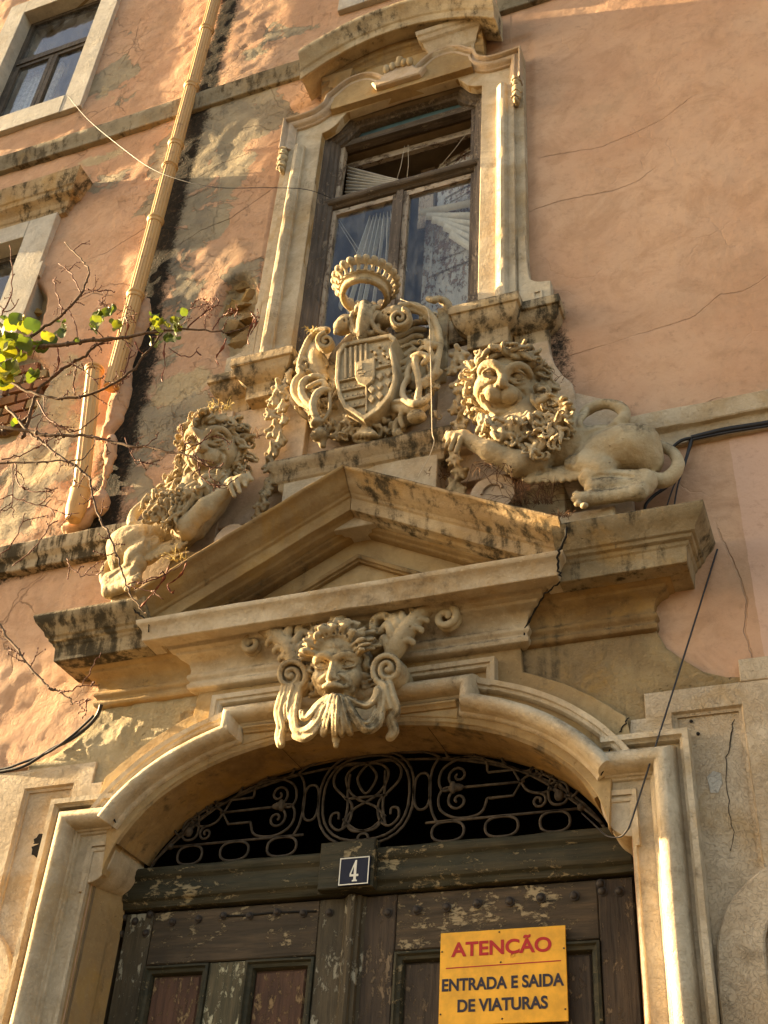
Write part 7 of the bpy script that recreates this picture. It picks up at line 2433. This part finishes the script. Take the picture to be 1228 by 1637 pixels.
# ================================================================== the tree branch reaching in from the left
tr = thing('tree_branch', 'bare twiggy branch with round yellow-green leaves and red pods over the left wall', 'tree', tuple(W(0, 600, 1.2)))
TD = 1.2
rgt = np.random.default_rng(42)
BR = {
 'A': [(-80, 572, 6), (0, 561, 4.6), (50, 556, 4), (98, 551, 3.6), (150, 544, 3.2), (195, 540, 2.8), (244, 531, 2.4), (300, 526, 1.9), (345, 530, 1.5), (375, 530, 1.2), (414, 513, .8)],
 'A2': [(-80, 540, 5), (0, 562, 4), (30, 556, 4), (60, 548, 3), (90, 553, 2)],
 'B': [(-80, 590, 3.5), (0, 606, 3), (44, 625, 2.6), (71, 634, 2.5), (98, 637, 2.4), (137, 632, 2.4), (171, 620, 2.2), (208, 595, 2), (244, 553, 1.7), (264, 526, 1.2)],
 'C': [(40, 545, 2.4), (73, 522, 2.4), (103, 500, 2.2), (129, 470, 2), (142, 439, 1.5), (138, 424, 1.3), (122, 407, 1.1), (103, 387, .8)],
 'C2': [(135, 463, 1.3), (156, 465, 1.2), (170, 464, 1), (184, 466, .8)],
 'C3': [(130, 468, 1.2), (115, 439, 1), (94, 421, .8)],
 'C4': [(99, 502, 1.2), (92, 473, 1), (85, 446, .8)],
 'C5': [(165, 465, .7), (168, 475, .7), (164, 483, .6), (158, 480, .5)],
 'D': [(35, 700, 3.2), (49, 663, 3), (61, 624, 2.8), (85, 604, 2.6), (110, 583, 2.4), (137, 568, 2.2), (159, 549, 1.9), (195, 540, 1.3)],
 'D2': [(112, 581, 1.2), (140, 598, 1), (157, 615, .9)],
 'E0': [(-80, 712, 7), (0, 692, 6), (24, 682, 5.2), (46, 668, 4)],
 'E': [(-40, 680, 3), (32, 687, 3), (73, 695, 3), (110, 696, 2.8), (147, 698, 2.7), (186, 709, 2.6), (244, 717, 2.4), (300, 728, 2.2), (318, 736, 1.8), (335, 744, 1.3), (355, 749, .9)],
 'F': [(10, 650, 2.5), (39, 680, 2.4), (61, 702, 2.4), (98, 731, 2.2), (130, 753, 2.2), (144, 765, 2.1), (147, 790, 2), (159, 827, 2), (176, 858, 2), (188, 895, 1.8), (203, 934, 1.6), (220, 968, 1.2), (233, 982, .8)],
 'G': [(-40, 742, 1.8), (0, 739, 1.8), (61, 739, 1.7), (90, 737, 1.5), (127, 736, 1.2), (147, 717, .9), (152, 700, .8)],
 'G2': [(0, 735, 1.3), (30, 728, 1.2), (55, 718, 1), (75, 706, .8)],
 'H': [(24, 740, 1.3), (32, 775, 1.2), (59, 787, 1.1), (93, 780, .8)],
 'I': [(18, 793, 1.2), (49, 805, 1.1), (81, 812, 1), (88, 827, .9)], 'I2': [(81, 812, .9), (104, 822, .9), (127, 820, .7)],
 'J': [(21, 742, 1.3), (20, 802, 1.1), (22, 827, .8)],
 'K': [(107, 893, .8), (118, 912, .8), (135, 919, .8), (155, 917, .7)],
 'L': [(203, 934, 1.3), (244, 927, 1.2), (274, 912, 1), (299, 897, .7)], 'L2': [(205, 936, 1), (240, 945, .9), (262, 958, .7)],
 'M': [(-30, 965, 2.2), (0, 1001, 2), (29, 1040, 1.9), (62, 1082, 1.9), (78, 1099, 1.8), (91, 1104, 1.6), (110, 1117, 1.2), (116, 1126, .9)],
 'M2': [(80, 1100, 1.3), (104, 1106, 1.2), (130, 1096, 1.1), (160, 1095, .8)], 'M3': [(132, 1096, 1), (150, 1062, 1), (162, 1043, .8)], 'M4': [(112, 1126, .9), (128, 1121, .8), (143, 1120, .6)],
 'N': [(0, 507, 1.2), (15, 478, 1.2), (20, 436, 1), (15, 392, .7)], 'N2': [(5, 500, 1), (22, 492, .9), (30, 478, .7)],
 'P2': [(317, 736, 1.2), (319, 755, 1.2), (329, 769, 1.2), (343, 775, 1.1), (364, 775, 1), (381, 762, .7)],
 'P3': [(287, 722, 1), (309, 713, 1), (325, 705, .9), (348, 695, .7)], 'P4': [(300, 716, .9), (292, 702, .9), (287, 678, .7)], 'P5': [(335, 752, .8), (348, 744, .7)],
 'Q': [(210, 560, 1.1), (201, 590, 1), (196, 610, .8)], 'Q2': [(122, 546, 1), (122, 520, .9), (110, 495, .8)], 'R1': [(300, 525, 1.4), (330, 498, 1.2), (350, 485, 1), (345, 470, .7)],
 'R2': [(280, 520, 1.2), (300, 498, 1), (318, 478, .9)], 'R3': [(340, 528, 1.1), (355, 505, .9), (372, 492, .7)], 'R4': [(270, 556, 1), (300, 572, .9), (318, 555, .6)],
 'S': [(120, 632, 1.1), (118, 600, 1), (128, 583, .8)], 'S2': [(60, 640, 1.6), (80, 672, 1.5), (120, 690, 1.2), (160, 660, .9)], 'T': [(200, 700, 1), (216, 738, .9), (222, 742, .6)],
 'U': [(230, 715, .9), (248, 700, .8), (252, 690, .6)], 'V': [(0, 890, 1), (24, 862, 1), (40, 820, .8)], 'V2': [(20, 905, 1), (60, 870, .9), (85, 835, .8)],
}
depth_off = {k: rgt.uniform(-.12, .12) for k in BR}
for k_ in ('A', 'B', 'E', 'F', 'C', 'D'):
    depth_off[k_] *= .3
TWP = []
for k_, pts in BR.items():
    D_ = TD + depth_off[k_]
    thick = pts[0][2] > 1.6
    q = [np.append(PT((p[0], p[1], D_, p[2]))[0], PT((p[0], p[1], D_, p[2]))[1]) for p in pts]
    q = smooth_path(q, 5)
    # crooked wood: a little kink at each bud
    for i in range(1, len(q) - 1):
        q[i][:3] += rgt.normal(0, .0035, 3)
    m = MB(); m.tube([a[:3] for a in q], [max(.0016, a[3] * .9) for a in q], 6)
    for i in range(2, len(q) - 1, 2):
        if rgt.random() < .45:
            r_ = max(.0024, q[i][3] * 1.18)
            m.ellipsoid(q[i][:3] + rgt.normal(0, .002, 3), (r_, r_, r_ * 1.3), 5, 4)
    m.build('bough' if thick else 'twig', BARK if thick else TWIG, tr, 180)
    for i in range(3, len(q) - 1):
        TWP.append((q[i][:3], nrmz(q[i + 1][:3] - q[i - 1][:3]), q[i][3]))
# side shoots
for j in range(150):
    p, t_, r_ = TWP[rgt.integers(len(TWP))]
    d = nrmz(t_ * .5 + np.array([rgt.normal(0, .8), rgt.normal(0, .35), rgt.normal(.15, .8)]))
    L = rgt.uniform(.03, .15)
    n_ = 5
    pts = [p]
    for i in range(n_):
        d = nrmz(d + rgt.normal(0, .28, 3))
        pts.append(pts[-1] + d * L / n_)
    m = MB(); m.tube(pts, [.0032 - .0004 * i for i in range(n_ + 1)], 5)
    for i in range(1, n_ + 1):
        m.ellipsoid(pts[i], (.0042, .0042, .0062), 5, 4)
    if L > .08:
        e = pts[3]; d2 = nrmz(d + rgt.normal(0, .9, 3))
        m.tube([e, e + d2 * .03, e + d2 * .05 + rgt.normal(0, .006, 3)], .0018, 5)
        m.ellipsoid(e + d2 * .052, (.004, .004, .006), 5, 4)
    m.build('twig', TWIG, tr, 180)
# leaves: round, slightly cupped, with a notch
def leaf_mesh():
    v, f = [(0, 0, 0)], []
    n = 16
    for k in range(n):
        a = 2 * math.pi * k / n
        r_ = .5 * (1 - .22 * math.exp(-((a - math.pi * 1.5) / .3) ** 2))
        v.append((r_ * math.cos(a), r_ * math.sin(a) * .96, .30 * abs(r_ * math.cos(a)) + .07 * math.sin(3 * a)))
    for k in range(n):
        f.append((0, 1 + k, 1 + (k + 1) % n))
    me = bpy.data.meshes.new('leaf')
    me.from_pydata(v, [], f)
    me.materials.append(LEAF)
    me.polygons.foreach_set('use_smooth', [True] * len(me.polygons))
    return me
lm = leaf_mesh()
from mathutils import Euler
spots = []
for (cx_, cy_, rx_, ry_, n_, s0, s1) in ((35, 540, 48, 34, 36, 17, 26), (8, 590, 20, 34, 12, 24, 34), (172, 513, 22, 18, 11, 14, 20), (158, 520, 8, 12, 4, 14, 18), (262, 530, 32, 20, 20, 13, 18), (250, 508, 10, 6, 3, 15, 18), (290, 515, 12, 18, 6, 11, 15),
                                      (92, 528, 14, 14, 5, 16, 20), (50, 595, 10, 10, 4, 14, 20), (20, 675, 6, 5, 2, 9, 12), (98, 515, 8, 8, 2, 8, 12), (120, 540, 8, 8, 3, 6, 9)):
    for _ in range(n_):
        a = rgt.uniform(0, 6.28); u = math.sqrt(rgt.random())
        spots.append((cx_ + rx_ * u * math.cos(a), cy_ + ry_ * u * math.sin(a), rgt.uniform(s0, s1)))
for (px, py, s_) in spots:
    D_ = TD + rgt.uniform(-.12, .15)
    p, r_ = PT((px, py, D_, s_ * .5))
    o = bpy.data.objects.new('leaf', lm)
    COL.objects.link(o)
    o.parent = tr
    o.location = Vector(p) - tr.location
    sc_ = 2.15 * r_
    o.scale = (sc_, sc_ * rgt.uniform(.85, 1.05), sc_)
    # mostly hanging, facing many ways
    o.rotation_euler = Euler((R(rgt.uniform(45, 135)), R(rgt.uniform(-40, 40)), R(rgt.uniform(-70, 70))))
# seed pods and dry clusters
for (pts) in ([(264, 548), (262, 565), (264, 585), (259, 600), (260, 611)], [(407, 508), (402, 522), (396, 540), (398, 551)], [(362, 540), (356, 556), (345, 572), (350, 583)], [(92, 555), (94, 575), (92, 590), (86, 594)],
              [(270, 905), (262, 925), (248, 944), (236, 958), (224, 972)], [(299, 898), (290, 918), (276, 930), (268, 935), (274, 948), (279, 944)], [(200, 505), (205, 520), (200, 540), (206, 555), (215, 562)], [(215, 545), (222, 560), (230, 565)], [(402, 500), (410, 515), (400, 535)]):
    q = smooth_path([W(a, b, TD + .02) for a, b in pts], 4)
    n_ = len(q)
    v, f = [], []
    for i, p in enumerate(q):
        wd = .011 * (math.sin(math.pi * (i + .3) / n_) ** .5) * (.65 + .35 * math.sin(i * 1.9))
        sd_ = np.array([math.cos(i * .25), math.sin(i * .25), .2])
        v += [p - sd_ * wd, p + np.array([0, -.003, 0]), p + sd_ * wd, p + np.array([0, .003, 0])]
    for i in range(n_ - 1):
        for k in range(4):
            f.append((i * 4 + k, i * 4 + (k + 1) % 4, i * 4 + 4 + (k + 1) % 4, i * 4 + 4 + k))
    m = MB(); m.add(v, f); m.build('pod', POD, tr, 180)
for (cx_, cy_, rr_, n_) in ((208, 505, 14, 22), (330, 488, 18, 22), (120, 590, 10, 8), (186, 612, 12, 16), (60, 600, 16, 10), (370, 500, 14, 12), (95, 700, 18, 8), (410, 505, 6, 8)):
    m = MB()
    for _ in range(n_):
        p = W(cx_ + rgt.normal(0, rr_ * .5), cy_ + rgt.normal(0, rr_ * .5), TD + rgt.uniform(-.04, .04))
        d = nrmz(rgt.normal(0, 1, 3))
        L = rgt.uniform(.02, .05)
        m.tube([p, p + d * L * .5 + rgt.normal(0, .004, 3), p + d * L], [.002, .0022, .0012], 4)
        m.ellipsoid(p + d * L, (.0042, .0042, .006), 5, 4)
    m.build('dry_blossom', POD, tr, 180)

# ================================================================== weeds growing on the ledges
def weed(name, label, px, py, D, n_, L, spread, mat, up=1.0, group='weeds on the stonework'):
    t = thing(name, label, 'weed', tuple(W(px, py, D)), group)
    rgw = np.random.default_rng(int(px * 7 + py))
    m = MB()
    for i in range(n_):
        p = W(px + rgw.uniform(-spread, spread), py + rgw.uniform(-2, 2), D + rgw.uniform(-.04, .04))
        d = nrmz(np.array([rgw.normal(0, .6), rgw.normal(-.1, .4), up + rgw.normal(0, .4)]))
        l_ = L * rgw.uniform(.4, 1)
        pts = [p]
        for k in range(6):
            d = nrmz(d + rgw.normal(0, .2, 3) + np.array([0, 0, -.10 * k * abs(up)]))
            pts.append(pts[-1] + d * l_ / 6)
        m.tube(pts, [.0026 - .0003 * k for k in range(7)], 4)
        if rgw.random() < .6:
            e = pts[3]; d2 = nrmz(d + rgw.normal(0, .8, 3))
            m.tube([e, e + d2 * l_ * .3], .0014, 4)
    o = m.build('stems', mat, t, 180)
    o['kind'] = 'stuff'
    return t
weed('dry_weed', 'tuft of dry yellow grass on the left scroll of the coat of arms', 500, 531, .28, 22, .10, 6, STRAW)
weed('dry_weed', 'yellow grass growing on the left lion\'s mane under the window sill', 352, 655, .30, 30, .12, 16, STRAW)
weed('dry_weed', 'brown tangled weeds under the chest of the lion on the right', 850, 805, .30, 70, .22, 38, DRYWEED)
weed('dry_weed', 'thin brown stems hanging from the foreleg of the right lion', 785, 742, .42, 18, .26, 30, DRYWEED, -.8)
weed('dry_weed', 'straw stalks beside the haunch of the left lion', 285, 895, .38, 20, .13, 14, STRAW)
weed('dry_weed', 'short brown weeds at the joint of pediment and right cornice', 900, 826, .38, 26, .08, 14, DRYWEED)
weed('dry_weed', 'dark dry stems beside the left stone garland above the lion\'s head', 405, 700, .12, 26, .10, 10, DRYWEED)
weed('dry_weed', 'brown weeds in the corner beside the plinth cornice', 700, 762, .15, 34, .10, 18, DRYWEED)
weed('dry_weed', 'fine dark stems on the plaster above the scroll slab', 893, 610, .05, 22, .14, 12, DRYWEED)
